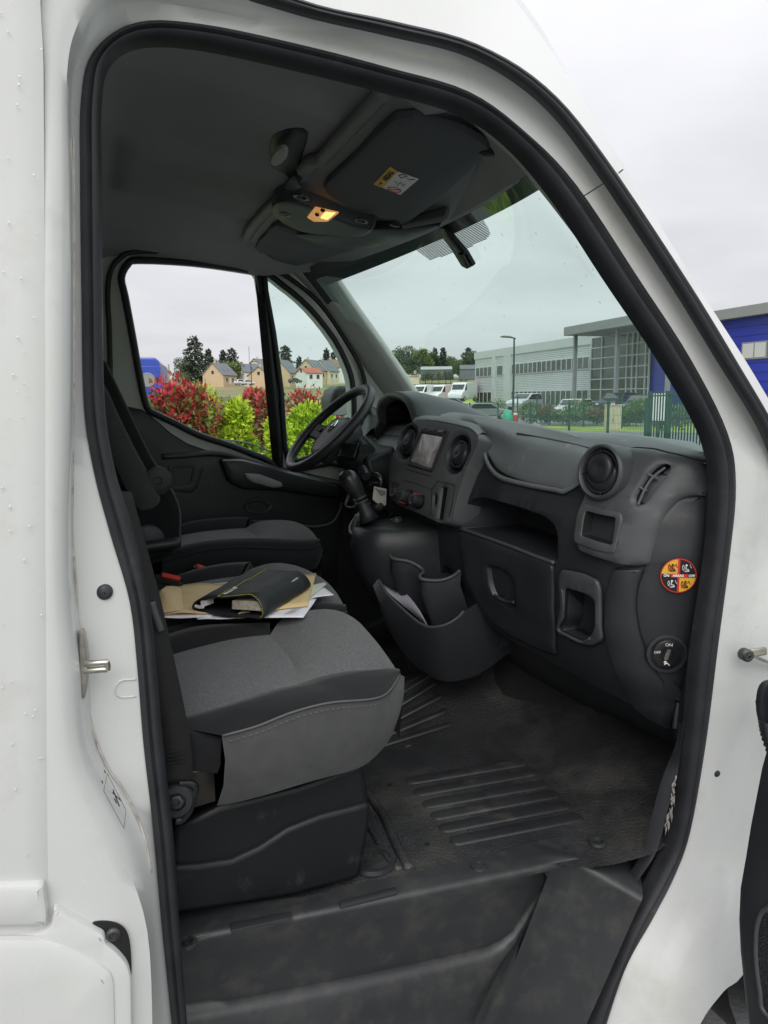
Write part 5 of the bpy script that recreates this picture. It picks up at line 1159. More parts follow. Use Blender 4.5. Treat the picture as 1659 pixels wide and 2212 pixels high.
spanel('flap_face', PL2, rounded(PL2.uv([(-400,2026),(70,2020),(130,2032),(215,2070),(246,2095),(252,2120),(256,2300),(-400,2300)]), .02), W_PAINT, van, th=.008, rim=.016, step=.06)
# check strap, wiring bellows, open door
cs = [AY(*p, -.955) for p in ((1612,1412),(1630,1418),(1648,1426),(1690,1440))]
MB().tube(cs, .007, 6, flat=.5).build('check_strap', STEEL, van, smooth=40)
MB().lathe([(.013, -.01), (.013, .006), (.009, .010), (.005, .010), (.004, .006), (.001, .006)], frame(AY(1612, 1415, -.952), (-.3, -1, .1)), 14, False, False).build('strap_bolt', DSTEEL, van, smooth=40)
MB().box((-.012, -.006, -.004), (.03, .010, .004), frame(AY(1630, 1412, -.957), (0, -1, .2))).build('strap_bracket', STEEL, van, bevel=.003)
gp = plane_surf((0, -.95, 0), (-.2, -1, 0))
spanel('bellows_plate', gp, cuv([(1659,1468),(1640,1480),(1633,1510),(1635,1545),(1648,1560),(1700,1560),(1700,1468)], gp, 3), RUBBER, van, th=.012, rim=.006, step=.04)
bc = cat([AY(1650, 1515, -.965), AY(1655, 1550, -1.0), AY(1662, 1590, -1.03), AY(1680, 1640, -1.06)], 10)
MB().tube(bc, [.016 if k % 2 else .0125 for k in range(len(bc))], 12).build('wiring_bellows', RUBBER, van, smooth=180)
door = empty('passenger_door', (0, 0, 0), 0, van)
DXP = 1.02; DD = plane_surf((DXP, 0, 0), (-1, 0, 0))
dpx = [(1800,1300),(1740,1400),(1690,1540),(1659,1652),(1644,1729),(1635,1775),(1624,1843),(1612,1911),(1609,1979),(1612,2047),(1619,2115),(1630,2212),(1650,2330)]
do = [Vector(q) for q in DD.uv(dpx)]
far_u = do[0].x+(.9 if do[0].x > do[-1].x or True else -.9)
ux = 1 if Vector(DD.to2(Vector((DXP, -1.9, 1)))).x > do[0].x else -1
do = do+[Vector((do[-1].x+ux*.85, do[-1].y)), Vector((do[0].x+ux*.75, do[0].y))]
spanel('door_card', DD, do, PLASTIC, door, th=.02, rim=.012, step=.08, back=-.05)
spanel('door_skin', DD, do, W_PAINT, door, th=.01, base=-.06, rim=.004, step=.1, back=-.12)
DG = plane_surf((DXP-.021, 0, 0), (-1, 0, 0))
gr_ = [Vector(q) for q in DG.uv([(1655,1965),(1643,1985),(1637,2020),(1638,2080),(1646,2140),(1659,2190),(1760,2230),(1780,1960),(1700,1950)])]
spanel('speaker_grille', DG, [Vector((p.x, p.y)) for p in cat([(q.x, q.y, 0) for q in gr_], 3, True)], mat('grille_mesh', (.02, .021, .022), .5, cells=(260, 1.0)), door, th=.004, rim=.003, step=.05)
MB().tube([DG.to3(p.x, p.y, .003) for p in cat([(q.x, q.y, 0) for q in gr_], 3, True)], .005, 6, closed=True).build('grille_rim', PLASTIC2, door, smooth=180)
# front wheel in its arch
wl_ = empty('front_wheel', (0, 0, 0), 0, van)
wc_ = Vector((1.66, -.84, .34))
Mw = frame(wc_, (0, -1, 0))
TY = mat('tyre_rubber', (.015, .015, .016), .75, bump=(60, .5, .01))
MB().lathe([(.20, -.10), (.30, -.11), (.335, -.085), (.34, 0), (.335, .075), (.30, .10), (.22, .10), (.20, .07)], Mw, 48, False, False).build('tyre', TY, wl_, smooth=50)
MB().lathe([(.205, .06), (.19, .07), (.15, .05), (.06, .07), (.001, .07)], Mw, 32, False, False).build('rim', mat('wheel_steel', (.28, .28, .28), .4, metal=.7), wl_, smooth=50)
ar = [wc_+Vector((.46*math.cos(a), 0, .46*math.sin(a))) for a in [math.pi*1.2-math.pi*1.4*k/30 for k in range(31)]]
MB().grid([[Vector((p.x, -.945, p.z)) for p in ar], [Vector((p.x, -.55, p.z)) for p in ar]]).build('wheel_arch_liner', GLOSSB, van, smooth=60)
MB().box((1.36, -.60, .1), (2.2, -.56, .95)).build('arch_inner_wall', GLOSSB, van)
# raindrops on the near white paint
B = MB()
for k in range(55):
    px, py = rnd.uniform(0, 92), rnd.uniform(0, 1890); drop(B, AY(px, py, -1.0125 if px < 80 else -1.008), (0, -1, 0), rnd.uniform(.0006, .0016), rnd.uniform(1, 1.6))
for k in range(14):
    px, py = rnd.uniform(1605, 1650), rnd.uniform(1150, 1400); drop(B, AY(px, py, -.932), (0, -1, 0), rnd.uniform(.0008, .002), rnd.uniform(1, 2.2))
tag(B.build('raindrops', mat('drop_on_paint', (.62, .63, .62), .05, spec=.9), van, smooth=180), kind='stuff')
# ================================================================== LOOSE THINGS
def ABn(pts): return c2((329.2, 1206.9), .2645, pts)
def sheet(name, px, z, mat_, label, cat_, group=None, th=.0012, wav=0.0, seed=1):
    pts = [AZ_(x, y, z) for x, y in px]; c = sum(pts, Vector())/len(pts)
    B = MB(); N = 8
    if len(pts) == 4:
        rows = coons([pts[0].lerp(pts[1], k/N) for k in range(N+1)], [pts[3].lerp(pts[2], k/N) for k in range(N+1)], [pts[0].lerp(pts[3], k/N) for k in range(N+1)], [pts[1].lerp(pts[2], k/N) for k in range(N+1)])
        for r in rows:
            for p in r: p.z += wav*noise.noise(Vector((p.x*14+seed, p.y*14, seed)))
        B.grid(rows)
    o_ = B.build(name, mat_, None, smooth=180, solid=th)
    return tag(o_, label, cat_, group)
SZ = 1.000
sheet('paper_sheet', ABn([(335,452),(700,380),(900,470),(372,500)]), SZ-.004, PAPER, 'white sheet sticking out below the black binder and manila envelope', 'paper', wav=.004, seed=3)
sheet('paper_sheet', ABn([(60,480),(120,225),(660,192),(480,480)]), SZ-.002, PAPER, 'white sheet showing behind the large left manila envelope', 'paper', wav=.003, seed=5)
sheet('paper_sheet', ABn([(760,478),(1232,480),(1340,330),(900,300)]), SZ+.001, PAPER, 'printed white sheet under the right manila envelope', 'paper', wav=.002, seed=7)
sheet('paper_sheet', ABn([(1200,340),(1482,296),(1400,235),(1150,250)]), SZ-.002, PAPER, 'white sheet at the far right front of the paper pile', 'paper', wav=.003, seed=9)
sheet('paper_sheet', ABn([(1230,360),(1425,205),(1400,190),(1180,240)]), SZ+.004, mat('paper_slip', (.62, .66, .55), .8), 'pale green slip wedged beside the right manila envelope', 'paper', wav=.002, seed=11)
e1 = sheet('envelope', ABn([(50,452),(480,440),(650,196),(110,222)]), SZ+.004, ENVEL, 'large crumpled manila envelope on the middle seat, left of the binder', 'envelope', wav=.008, seed=2, th=.003)
MB().grid([[AZ_(x, y, z) for (x, y), z in zip(ABn(r), h)] for r, h in (([(32,310),(45,380),(50,450)], (SZ+.012, SZ+.010, SZ+.006)), ([(70,260),(100,340),(120,440)], (SZ+.03, SZ+.022, SZ+.010)), ([(110,215),(170,300),(210,420)], (SZ+.026, SZ+.03, SZ+.010)), ([(245,228),(240,320),(260,430)], (SZ+.008, SZ+.007, SZ+.006)))]).build('crumpled_flap', ENVEL, e1, smooth=180, sub=2)
sheet('envelope', ABn([(700,455),(1268,380),(1338,120),(1000,150)]), SZ+.007, mat('manila_envelope_smooth', (.72, .54, .28), .75, var=(10, .04)), 'smooth manila envelope under the right side of the black binder', 'envelope', wav=.003, seed=4, th=.003)
pr_s = [o for o in COL.objects if o.get('label', '').startswith('printed white sheet')][0]
for k in range(7):
    a_, b_ = ABn([(1075+k*14, 452-k*9), (1150+k*14+(k % 3)*9, 442-k*9)]); MB().tube([AZ_(*a_, SZ+.0045), AZ_(*b_, SZ+.0045)], .0006, 4).build('print_line', mat('grey_ink', (.25, .25, .3), .8) if k == 0 else bpy.data.materials['grey_ink'], pr_s)
# binder: covers bent round, standing on the papers
bd = empty('document_wallet', AZ_(*ABn([(600,450)])[0], SZ+.01)); bd_off = bd.location.copy()
tag(bd, 'black document wallet with yellow-green stitching lying on the papers', 'wallet')
n0, n1 = AZ_(*ABn([(332,398)])[0], SZ+.012), AZ_(*ABn([(890,488)])[0], SZ+.010)
nrm_ = (n1-n0).cross(Vector((0, 0, 1))).normalized()
if nrm_.dot(CAM-n0) < 0: nrm_ = -nrm_
BP = plane_surf(n0, nrm_)
sec = [BP.at(*p) for p in ABn([(505,322),(440,326),(385,336),(345,362),(330,392),(345,415),(430,436),(560,455),(700,470),(820,484),(885,488),(902,460),(896,410),(872,355),(835,318),(800,300),(720,306),(600,316),(510,316)])]
far_ = AZ_(*ABn([(1285,185)])[0], SZ+.03); D_ = far_-BP.at(*ABn([(897,430)])[0]); D_.z *= .2
D2_ = AZ_(*ABn([(905,64)])[0], SZ+.045)-BP.at(*ABn([(510,316)])[0]); D2_.z = 0
sec = cat(sec, 4); nS = len(sec)
WAL = mat('wallet_fabric', (.016, .018, .021), .62, bump=(220, .35, .002), var=(20, .15))
rows = []
for k in range(9):
    t = k/8; r = []
    for i, p in enumerate(sec):
        w = i/nS; D = D2_.lerp(D_, min(1, max(0, 1-abs(w-.62)/.38)))
        q = p+D*t; q.z = lerp(p.z, SZ+.010+(p.z-SZ-.010)*.75, t)+.003*noise.noise(Vector((q.x*20, q.y*20, 1)))
        r.append(q)
    rows.append(r)
def loc_(ob, off): 
    ob.data.transform(Matrix.Translation(-off)); return ob
loc_(MB().grid(rows).build('cover', WAL, bd, smooth=180, solid=.0035), bd_off)
ED = mat('yellow_green_stitching', (.34, .36, .06), .7)
def dash_line(pts, name, r=.0013):
    pts = resamp(pts, 60); B = MB()
    for k in range(0, 59, 2): B.tube([pts[k], pts[k+1]], r, 4)
    return loc_(B.build(name, ED, bd), bd_off)
dash_line([p+Vector((0, 0, .003))-nrm_*-.001 for p in sec[10*4+0:18*4]], 'stitching')
dash_line([r[-2]+Vector((.004, 0, .0035)) for r in rows], 'stitching')
pgs = [BP.at(*p, -.01) for p in ABn([(630,350),(760,352),(868,362),(885,438),(760,428),(628,420)])]
loc_(MB().prism(pgs, (D_*.5+D2_*.5)*.8).build('page_block', mat('page_edges', (.55, .50, .42), .8, var=(90, .3)), bd), bd_off)
clp = [BP.at(*p, .002) for p in ABn([(398,345),(432,343),(438,385),(400,382)])]
loc_(MB().prism(clp, -nrm_*.03).build('white_clip', WHT, bd), bd_off)
tube_ = [BP.at(*p, .004) for p in ABn([(362,382),(390,392),(425,390)])]
loc_(MB().tube(tube_, .004, 6).build('pen_end', WHT, bd), bd_off)
lx = dirM(plane_surf(rows[2][-6], (rows[6][-6]-rows[2][-6]).cross(rows[2][-12]-rows[2][-6]).normalized()*1), ABn([(520,300)])[0], ABn([(680,255)])[0], ABn([(640,270)])[0])
def top_at(p, h=.0045): return AZ_(*p, SZ+.052)+Vector((0, 0, h))
tM = Matrix.Identity(4); xa = (top_at(ABn([(690,250)])[0])-top_at(ABn([(590,300)])[0])).normalized(); za_ = Vector((0, 0, 1)); ya = za_.cross(xa); tM = Matrix((xa, ya, za_)).transposed().to_4x4(); tM.translation = top_at(ABn([(625,285)])[0])-bd_off
text_on('wallet_text', 'RENAULT', tM, .010, WHT, bd)
dmq = [top_at(q, .006)-bd_off for q in ABn([(668,252),(690,256),(672,266),(656,262)])]
MB().tube(dmq, .0013, 5, closed=True).build('wallet_emblem', WHT, bd)
# grey document standing in the console bin
dc = [[AY(x, y, Y) for x, y, Y in ((812,1256,-.04),(850,1330,-.10),(890,1350,-.16),(922,1372,-.21))], [AY(x, y, Y) for x, y, Y in ((813,1254,-.03),(850,1290,-.07),(888,1322,-.12),(925,1354,-.19))], [AY(x, y, Y) for x, y, Y in ((818,1256,-.0),(852,1276,-.04),(880,1285,-.09),(906,1318,-.15))]]
o_ = MB().grid([cat(r, 4) for r in dc[1:]]).build('folded_document', mat('grey_paper', (.30, .30, .34), .7), None, smooth=180, solid=.002)
tag(o_, 'pale grey folded document leaning in the console bin', 'document')
# ignition key with a paper tag hanging from it
ky = empty('ignition_key', kc); tag(ky, 'key in the ignition with a white paper tag hanging from it', 'key')
B = MB(); B.box((-.012, -.03, -.004), (.012, .0, .004), frame((0, 0, 0), (-.6, -.7, .1)) @ Matrix.Rotation(1.2, 4, 'X')); B.build('key_bow', DSTEEL, ky, bevel=.002)
tg = [AY(x, y, .27)-kc for x, y in A5([(688,950),(778,968),(774,1100),(706,1068),(676,1045)])]
MB().prism(tg, (.0, .0015, 0)).build('paper_tag', mat('tag_paper', (.70, .69, .64), .8, var=(30, .08)), ky)
tg = [AY(x, y, .268)-kc for x, y in A5([(690,960),(772,985),(768,1010),(738,1020)])]
MB().prism(tg, (.0, .001, 0)).build('tag_fold', mat('tag_fold_grey', (.30, .28, .25), .8), ky)
MB().tube([Vector((0, -.01, -.01)), AY(*A5([(735,975)])[0], .27)-kc], .0015, 5).build('tag_string', BLK, ky)
# ================================================================== OUTSIDE
def A4(pts): return c2((658.3, 630.9), .6031, pts)        # measured in the windscreen close-up
def AW(pts): return c2((987.5, 685.8), .3307, pts)        # measured in the building close-up
def sst(t): t = min(1, max(0, t)); return t*t*(3-2*t)
def G(x, y):
    d = math.hypot(x, y+2.07); return -.55*sst(d/70)+.0415*max(0, d-115)-.0415*max(0, d-420)
def pol(azd, d): a = math.radians(azd); return (math.sin(a)*d, math.cos(a)*d-2.07)
def az_of(px): 
    r = ray(px, 856); return math.degrees(math.atan2(r.x, r.y))
def gp(px, d):
    x, y = pol(az_of(px), d); return Vector((x, y, G(x, y)))
GRASS = mat('lawn', (.25, .35, .06), .95, var=(.35, .35), bump=(14, .8, .05), dirt=(.5, (.17, .17, .05), .48, .7))
FIELD = mat('dry_meadow', (.20, .19, .085), .95, var=(.05, .25), dirt=(.08, (.11, .15, .04), .5, .7), bump=(3, .7, .2))
ASPH = mat('asphalt', (.20, .205, .21), .85, var=(1.2, .18), bump=(60, .4, .01))
rows = []
for d in [0, 3, 6, 10, 15, 20, 26, 33, 42, 52, 65, 80, 98, 115, 135, 160, 190, 220, 260, 300, 350, 420, 520, 800, 1500, 3500]:
    rows.append([Vector((*pol(a, d), G(*pol(a, d)) if d else 0)) for a in range(0, 361, 6)])
tag(MB().grid(rows).build('ground', GRASS, None, smooth=180), kind='structure')
def zone(name, mt, spans, off):      # spans: (azimuth, d_near, d_far)
    rows = []
    for a, d0, d1 in spans: rows.append([Vector((*pol(a, lerp(d0, d1, k/8)), G(*pol(a, lerp(d0, d1, k/8)))+off)) for k in range(9)])
    return tag(MB().grid(rows).build(name, mt, None, smooth=180), kind='structure')
zone('yard', ASPH, [(-80, .2, 30), (-50, .2, 20), (-20, .2, 9), (0, .2, 8.0), (8, .2, 8.2), (16, .2, 9), (20, .2, 14), (24, .2, 26), (28, .2, 39), (34, .2, 41), (40, .2, 41), (48, .2, 38), (60, .2, 34), (80, .2, 36), (100, .2, 30), (130, .2, 40), (180, .2, 40), (230, .2, 40), (280, .2, 30)], .02)
zone('road', ASPH, [(-30, 31, 37), (-5, 29, 35), (3, 28, 34), (8, 28, 33), (14, 30, 35), (20, 33, 38)], .03)
zone('car_park', ASPH, [(18, 60, 98), (24, 56, 98), (28, 54, 96), (32, 52, 88), (37, 52, 80), (42, 52, 70)], .03)
zone('meadow', FIELD, [(a, 118 if a < 28 else 160, 400) for a in range(-20, 61, 4)], .05)
# ---------------- foliage
def leaves(name, mt, parent, pts, size, ar=.45, rr=rnd, up=.5):
    V = []; F = []
    for c, n in pts:
        d = Vector((rr.gauss(0, 1), rr.gauss(0, 1), rr.gauss(0, 1)))*.6+n*.8+Vector((0, 0, up)); d.normalize()
        s = d.cross(Vector((rr.gauss(0, 1), rr.gauss(0, 1), rr.gauss(0, 1)))); s.normalize()
        l = size*rr.uniform(.7, 1.3); w = l*ar; nn_ = d.cross(s)
        b = len(V); V += [c, c+d*l*.5+s*w*.5+nn_*l*.06, c+d*l, c+d*l*.5-s*w*.5+nn_*l*.06]; F += [(b, b+1, b+2, b+3)]
    return mk(name, V, F, mt, parent, 180)
def leafmat(name, col, v=.35):
    M = mat(name, col, .55, var=(3.0, v), spec=.35); b = M.node_tree.nodes['Principled BSDF']
    b.inputs['Subsurface Weight'].default_value = 0; return M
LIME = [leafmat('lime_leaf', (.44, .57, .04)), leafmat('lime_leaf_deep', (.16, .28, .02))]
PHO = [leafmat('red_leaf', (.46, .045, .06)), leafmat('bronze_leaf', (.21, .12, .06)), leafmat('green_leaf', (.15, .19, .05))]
WOOD = mat('bark', (.07, .05, .035), .9, bump=(30, .8, .02))
def shrub(name, kind, px, d, wpx, top_py, label, group, n=3600, deep=.8, leaf=.10, base_py=None):
    c = gp(px, d); h = (AD(px, top_py, d).z-c.z); rx = wpx/2/FOC*d*1.02
    e = empty(name, c); tag(e, label, 'shrub', group)
    rr = random.Random(int(px*7+d)); lumps = []
    for k in range(16):
        a = rr.uniform(0, 6.28); q = rr.uniform(.2, .62); zz_ = rr.uniform(.15, .74)
        lumps.append((Vector((math.cos(a)*rx*q, math.sin(a)*rx*q*deep, h*zz_)), rr.uniform(.30, .46)*rx))
    lumps.append((Vector((0, 0, h*.68)), min(rx*.6, h*.32))); lumps.append((Vector((0, 0, h*.35)), rx*.72))
    P = [[], [], []]
    for k in range(int(n*1.7)):
        L, r = lumps[rr.randrange(len(lumps))]
        v = Vector((rr.gauss(0, 1), rr.gauss(0, 1), rr.gauss(0, 1))).normalized(); q = L+v*r*(rr.random()**.22)*rr.uniform(.92, 1.1)
        if q.z < .03 or q.z > h*1.02: continue
        t = q.z/h+rr.gauss(0, .13)
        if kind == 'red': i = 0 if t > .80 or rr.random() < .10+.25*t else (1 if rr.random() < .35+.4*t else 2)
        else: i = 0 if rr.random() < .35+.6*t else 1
        P[i].append((q, v))
    zs = sorted(q.z for L_ in P for q, _ in L_); sc = h*.985/zs[-1]
    for L_ in P:
        for q, _ in L_: q.z *= sc
    if kind == 'red':
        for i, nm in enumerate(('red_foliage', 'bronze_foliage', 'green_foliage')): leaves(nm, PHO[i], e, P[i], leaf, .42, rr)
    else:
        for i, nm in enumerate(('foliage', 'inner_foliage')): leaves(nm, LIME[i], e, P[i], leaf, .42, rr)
    B = MB()
    for k in range(5):
        a = rr.uniform(0, 6.28); B.tube([Vector((0, 0, -.05)), Vector((math.cos(a)*rx*.2, math.sin(a)*rx*.2, h*.3)), Vector((math.cos(a)*rx*.5, math.sin(a)*rx*.5, h*.7))], [.025, .018, .008], 5)
    B.build('stems', WOOD, e, smooth=180)
    return e
GRP = 'shrubs in the bed beside the van'
shrub('photinia_shrub', 'red', 376, 12.5, 190, 806, 'red-topped shrub in front of the blue van', 'red shrubs in the bed', 5200)
shrub('photinia_shrub', 'red', 562, 13.5, 120, 838, 'red shrub cut by the dark window bar, behind the lime bushes', 'red shrubs in the bed', 4400)
shrub('photinia_shrub', 'red', 660, 16.0, 165, 832, 'long low red shrub behind the lime hedge by the steering wheel', 'red shrubs in the bed', 4000)
shrub('lime_shrub', 'lime', 436, 21.0, 90, 821, 'farther lime green bush right of the big red shrub', 'lime green shrubs', 2400, leaf=.09)
shrub('lime_shrub', 'lime', 452, 17.5, 80, 846, 'small round lime bush just right of the big red shrub', 'lime green shrubs', 2600)
shrub('lime_shrub', 'lime', 512, 12.5, 92, 862, 'lime green bush left of the dark window bar', 'lime green shrubs', 3400)
shrub('lime_shrub', 'lime', 598, 10.2, 84, 898, 'lime green bush low behind the base of the window bar', 'lime green shrubs', 3000, leaf=.07)
shrub('lime_shrub', 'lime', 668, 10.8, 130, 864, 'trimmed lime green hedge seen through the steering wheel', 'lime green shrubs', 4600, leaf=.075)
# grass tufts at the bed's edge
V = []; F = []; rg = random.Random(5)
for k in range(5200):
    a = rg.uniform(1, 19); d = rg.uniform(8.3, 19); x, y = pol(a, d); z = G(x, y); hh = rg.uniform(.06, .22); w = .008
    t = rg.uniform(0, 6.28); b = len(V); V += [(x-w*math.cos(t), y-w*math.sin(t), z), (x+w*math.cos(t), y+w*math.sin(t), z), (x+rg.gauss(0, .05), y+rg.gauss(0, .05), z+hh)]; F.append((b, b+1, b+2))
tag(mk('grass_blades', V, F, leafmat('grass_blade', (.11, .19, .035)), None, None), 'rough grass growing around the shrubs', 'grass', kind='stuff')
CON = [leafmat('conifer_needles', (.055, .078, .048)), leafmat('conifer_needles_deep', (.03, .045, .03))]  # needle colours lightened in place of distance haze
BRO = [leafmat('broad_leaf', (.10, .135, .06)), leafmat('broad_leaf_pale', (.15, .21, .065)), leafmat('blue_green_leaf', (.09, .125, .09))]  # far leaf colours also lightened to stand for haze
def conifer(px, base_py, top_py, wpx, d, label, group='trees on the skyline', n=5200, sparse=1.0):
    b = AD(px, base_py, d); t = AD(px, top_py, d); g = G(b.x, b.y); h = t.z-g; r = wpx/2/FOC*d*1.25
    e = empty('conifer_tree', (b.x, b.y, g)); tag(e, label, 'tree', group); rr = random.Random(int(px*3+d))
    MB().tube([Vector((0, 0, -.3)), Vector((0, 0, h*.5)), Vector((0, 0, h*.97))], [h*.016, h*.009, h*.002], 6).build('trunk', WOOD, e, smooth=180)
    P = [[], []]; nb = 46
    for k in range(nb):
        zf = .08+.90*(k/nb); a = k*2.4+rr.uniform(-.3, .3); L = r*(1-zf)**.62*rr.uniform(.65, 1.12)+.15
        for q in range(int(n/nb*(1.25-zf))):
            s = rr.random()**.6; c = Vector((math.cos(a+rr.gauss(0, .22))*L*s, math.sin(a+rr.gauss(0, .22))*L*s, h*zf-L*.25*s+rr.gauss(0, h*.012)))
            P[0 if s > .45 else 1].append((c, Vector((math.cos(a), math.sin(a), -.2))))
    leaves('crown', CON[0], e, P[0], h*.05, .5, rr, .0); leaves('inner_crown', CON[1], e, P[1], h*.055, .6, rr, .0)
def broad(px, base_py, top_py, wpx, d, mi, label, group='trees on the skyline', n=3200, name='broadleaf_tree'):
    b = AD(px, base_py, d); t = AD(px, top_py, d); g = G(b.x, b.y); h = t.z-g; r = wpx/2/FOC*d*(1.35 if name == 'broadleaf_tree' else 1)
    e = empty(name, (b.x, b.y, g)); tag(e, label, 'tree', group); rr = random.Random(int(px*5+d))
    B = MB().tube([Vector((0, 0, -.3)), Vector((.02*h, 0, h*.35)), Vector((0, .01*h, h*.75))], [h*.025, h*.016, h*.006], 6)
    for k in range(4):
        a = k*1.6+rr.random(); B.tube([Vector((0, 0, h*.35)), Vector((math.cos(a)*r*.5, math.sin(a)*r*.5, h*.65))], [h*.011, h*.004], 5)
    B.build('trunk', WOOD, e, smooth=180)
    lumps = [(Vector((rr.uniform(-.62, .62)*r, rr.uniform(-.5, .5)*r, h*rr.uniform(.34, .80))), rr.uniform(.22, .40)*r) for k in range(13)]+[(Vector((0, 0, h*.72)), h*.22), (Vector((0, 0, h*.5)), r*.55)]
    P = [[], []]
    for k in range(n):
        L, q = lumps[rr.randrange(len(lumps))]; v = Vector((rr.gauss(0, 1), rr.gauss(0, 1), rr.gauss(0, 1))).normalized()
        c = L+Vector((v.x*q, v.y*q, v.z*min(q, h*.25)))*(rr.random()**.3)
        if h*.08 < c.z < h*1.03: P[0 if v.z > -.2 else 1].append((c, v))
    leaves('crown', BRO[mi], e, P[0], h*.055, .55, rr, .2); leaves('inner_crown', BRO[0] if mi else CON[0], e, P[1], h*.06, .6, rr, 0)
def a3(x, y): return A3([(x, y)])[0]
def a4(x, y): return A4([(x, y)])[0]
for x, yt, yb, w, d, lab in ((632,555,812,200,290,'tallest dark conifer behind the left gabled house'), (716,632,805,90,300,'slim conifer just right of the tallest conifer'), (800,640,800,70,315,'narrow conifer left of the wide skyline conifer'), (852,628,800,140,310,'wide dark conifer above the white-walled house'), (1045,690,800,80,310,'conifer partly hidden behind the dark window bar'), (1170,612,800,150,300,'dense blue-dark conifer seen through the quarter glass'), (1250,680,800,70,310,'small conifer right of the dense quarter-glass conifer'), (1412,632,780,66,300,'thin tall conifer near the right end of the quarter glass'), (1450,655,790,60,310,'thin conifer at the right end of the quarter glass')):
    (px, pt), (_, pb) = a3(x, yt), a3(x, yb); conifer(px, pb, pt, w*.3638, d, lab)
for x, yt, yb, w, d, mi, lab in ((545,770,830,110,270,0,'low dark bushy tree left of the gabled house'), (585,690,815,130,296,0,'round tree merging with the tallest conifer on its left'), (860,708,790,110,262,1,'bright green round tree behind the white-walled house'), (775,690,800,100,300,0,'dark round tree between the two big conifers'), (1490,690,790,90,305,2,'grey green tree above the farthest white houses')):
    (px, pt), (_, pb) = a3(x, yt), a3(x, yb); broad(px, pb, pt, w*.3638, d, mi, lab)
for x, yt, yb, w, d, mi, lab in ((320,205,300,60,330,0,'dark skyline tree nearest the windscreen pillar'), (345,185,300,70,340,0,'dark tree with broken top near the windscreen pillar'), (385,228,302,66,300,2,'grey green domed tree on the hill behind the white vans'), (418,192,290,70,335,1,'fresh green broad tree on the windscreen skyline'), (440,205,290,60,338,0,'leafy tree right of the fresh green one'), (530,232,285,80,350,0,'leafy tree beside the office block'), (555,240,285,60,345,1,'pale tree next to the office block'), (600,205,290,60,330,0,'tree whose top shows above the office block corner'), (365,222,298,70,345,0,'low tree filling the gap left of the domed tree'), (480,228,288,80,352,1,'pale leafy tree behind the two pointed conifers'), (510,222,288,80,355,0,'leafy tree right of the two pointed conifers')):
    (px, pt), (_, pb) = a4(x, yt), a4(x, yb); broad(px, pb, pt, w*.6031, d, mi, lab, n=3600)
for x, yt, yb, w, d, lab in ((467,198,285,34,340,'left of the two pointed conifers in the windscreen'), (495,195,285,40,338,'right of the two pointed conifers in the windscreen'), (585,195,290,50,335,'dark conifer just left of the office roof')):
    (px, pt), (_, pb) = a4(x, yt), a4(x, yb); conifer(px, pb, pt, w*.6031, d, lab, n=4200)
# hedge bushes on the hill
for k, (x, w) in enumerate(((432, 40), (455, 44), (480, 30), (505, 40), (522, 30), (560, 30), (575, 30))):
    (px, pt), (_, pb) = a4(x, 274 if k < 5 else 290), a4(x, 305); broad(px, pb, pt, w*.6031, 255+k*2, 1 if k == 2 else 0, ('hedge bush on the hill, number %s from the left' % ['one', 'two', 'three', 'four', 'five', 'six', 'seven'][k]), 'hedge bushes on the hill', 700, 'hedge_bush')
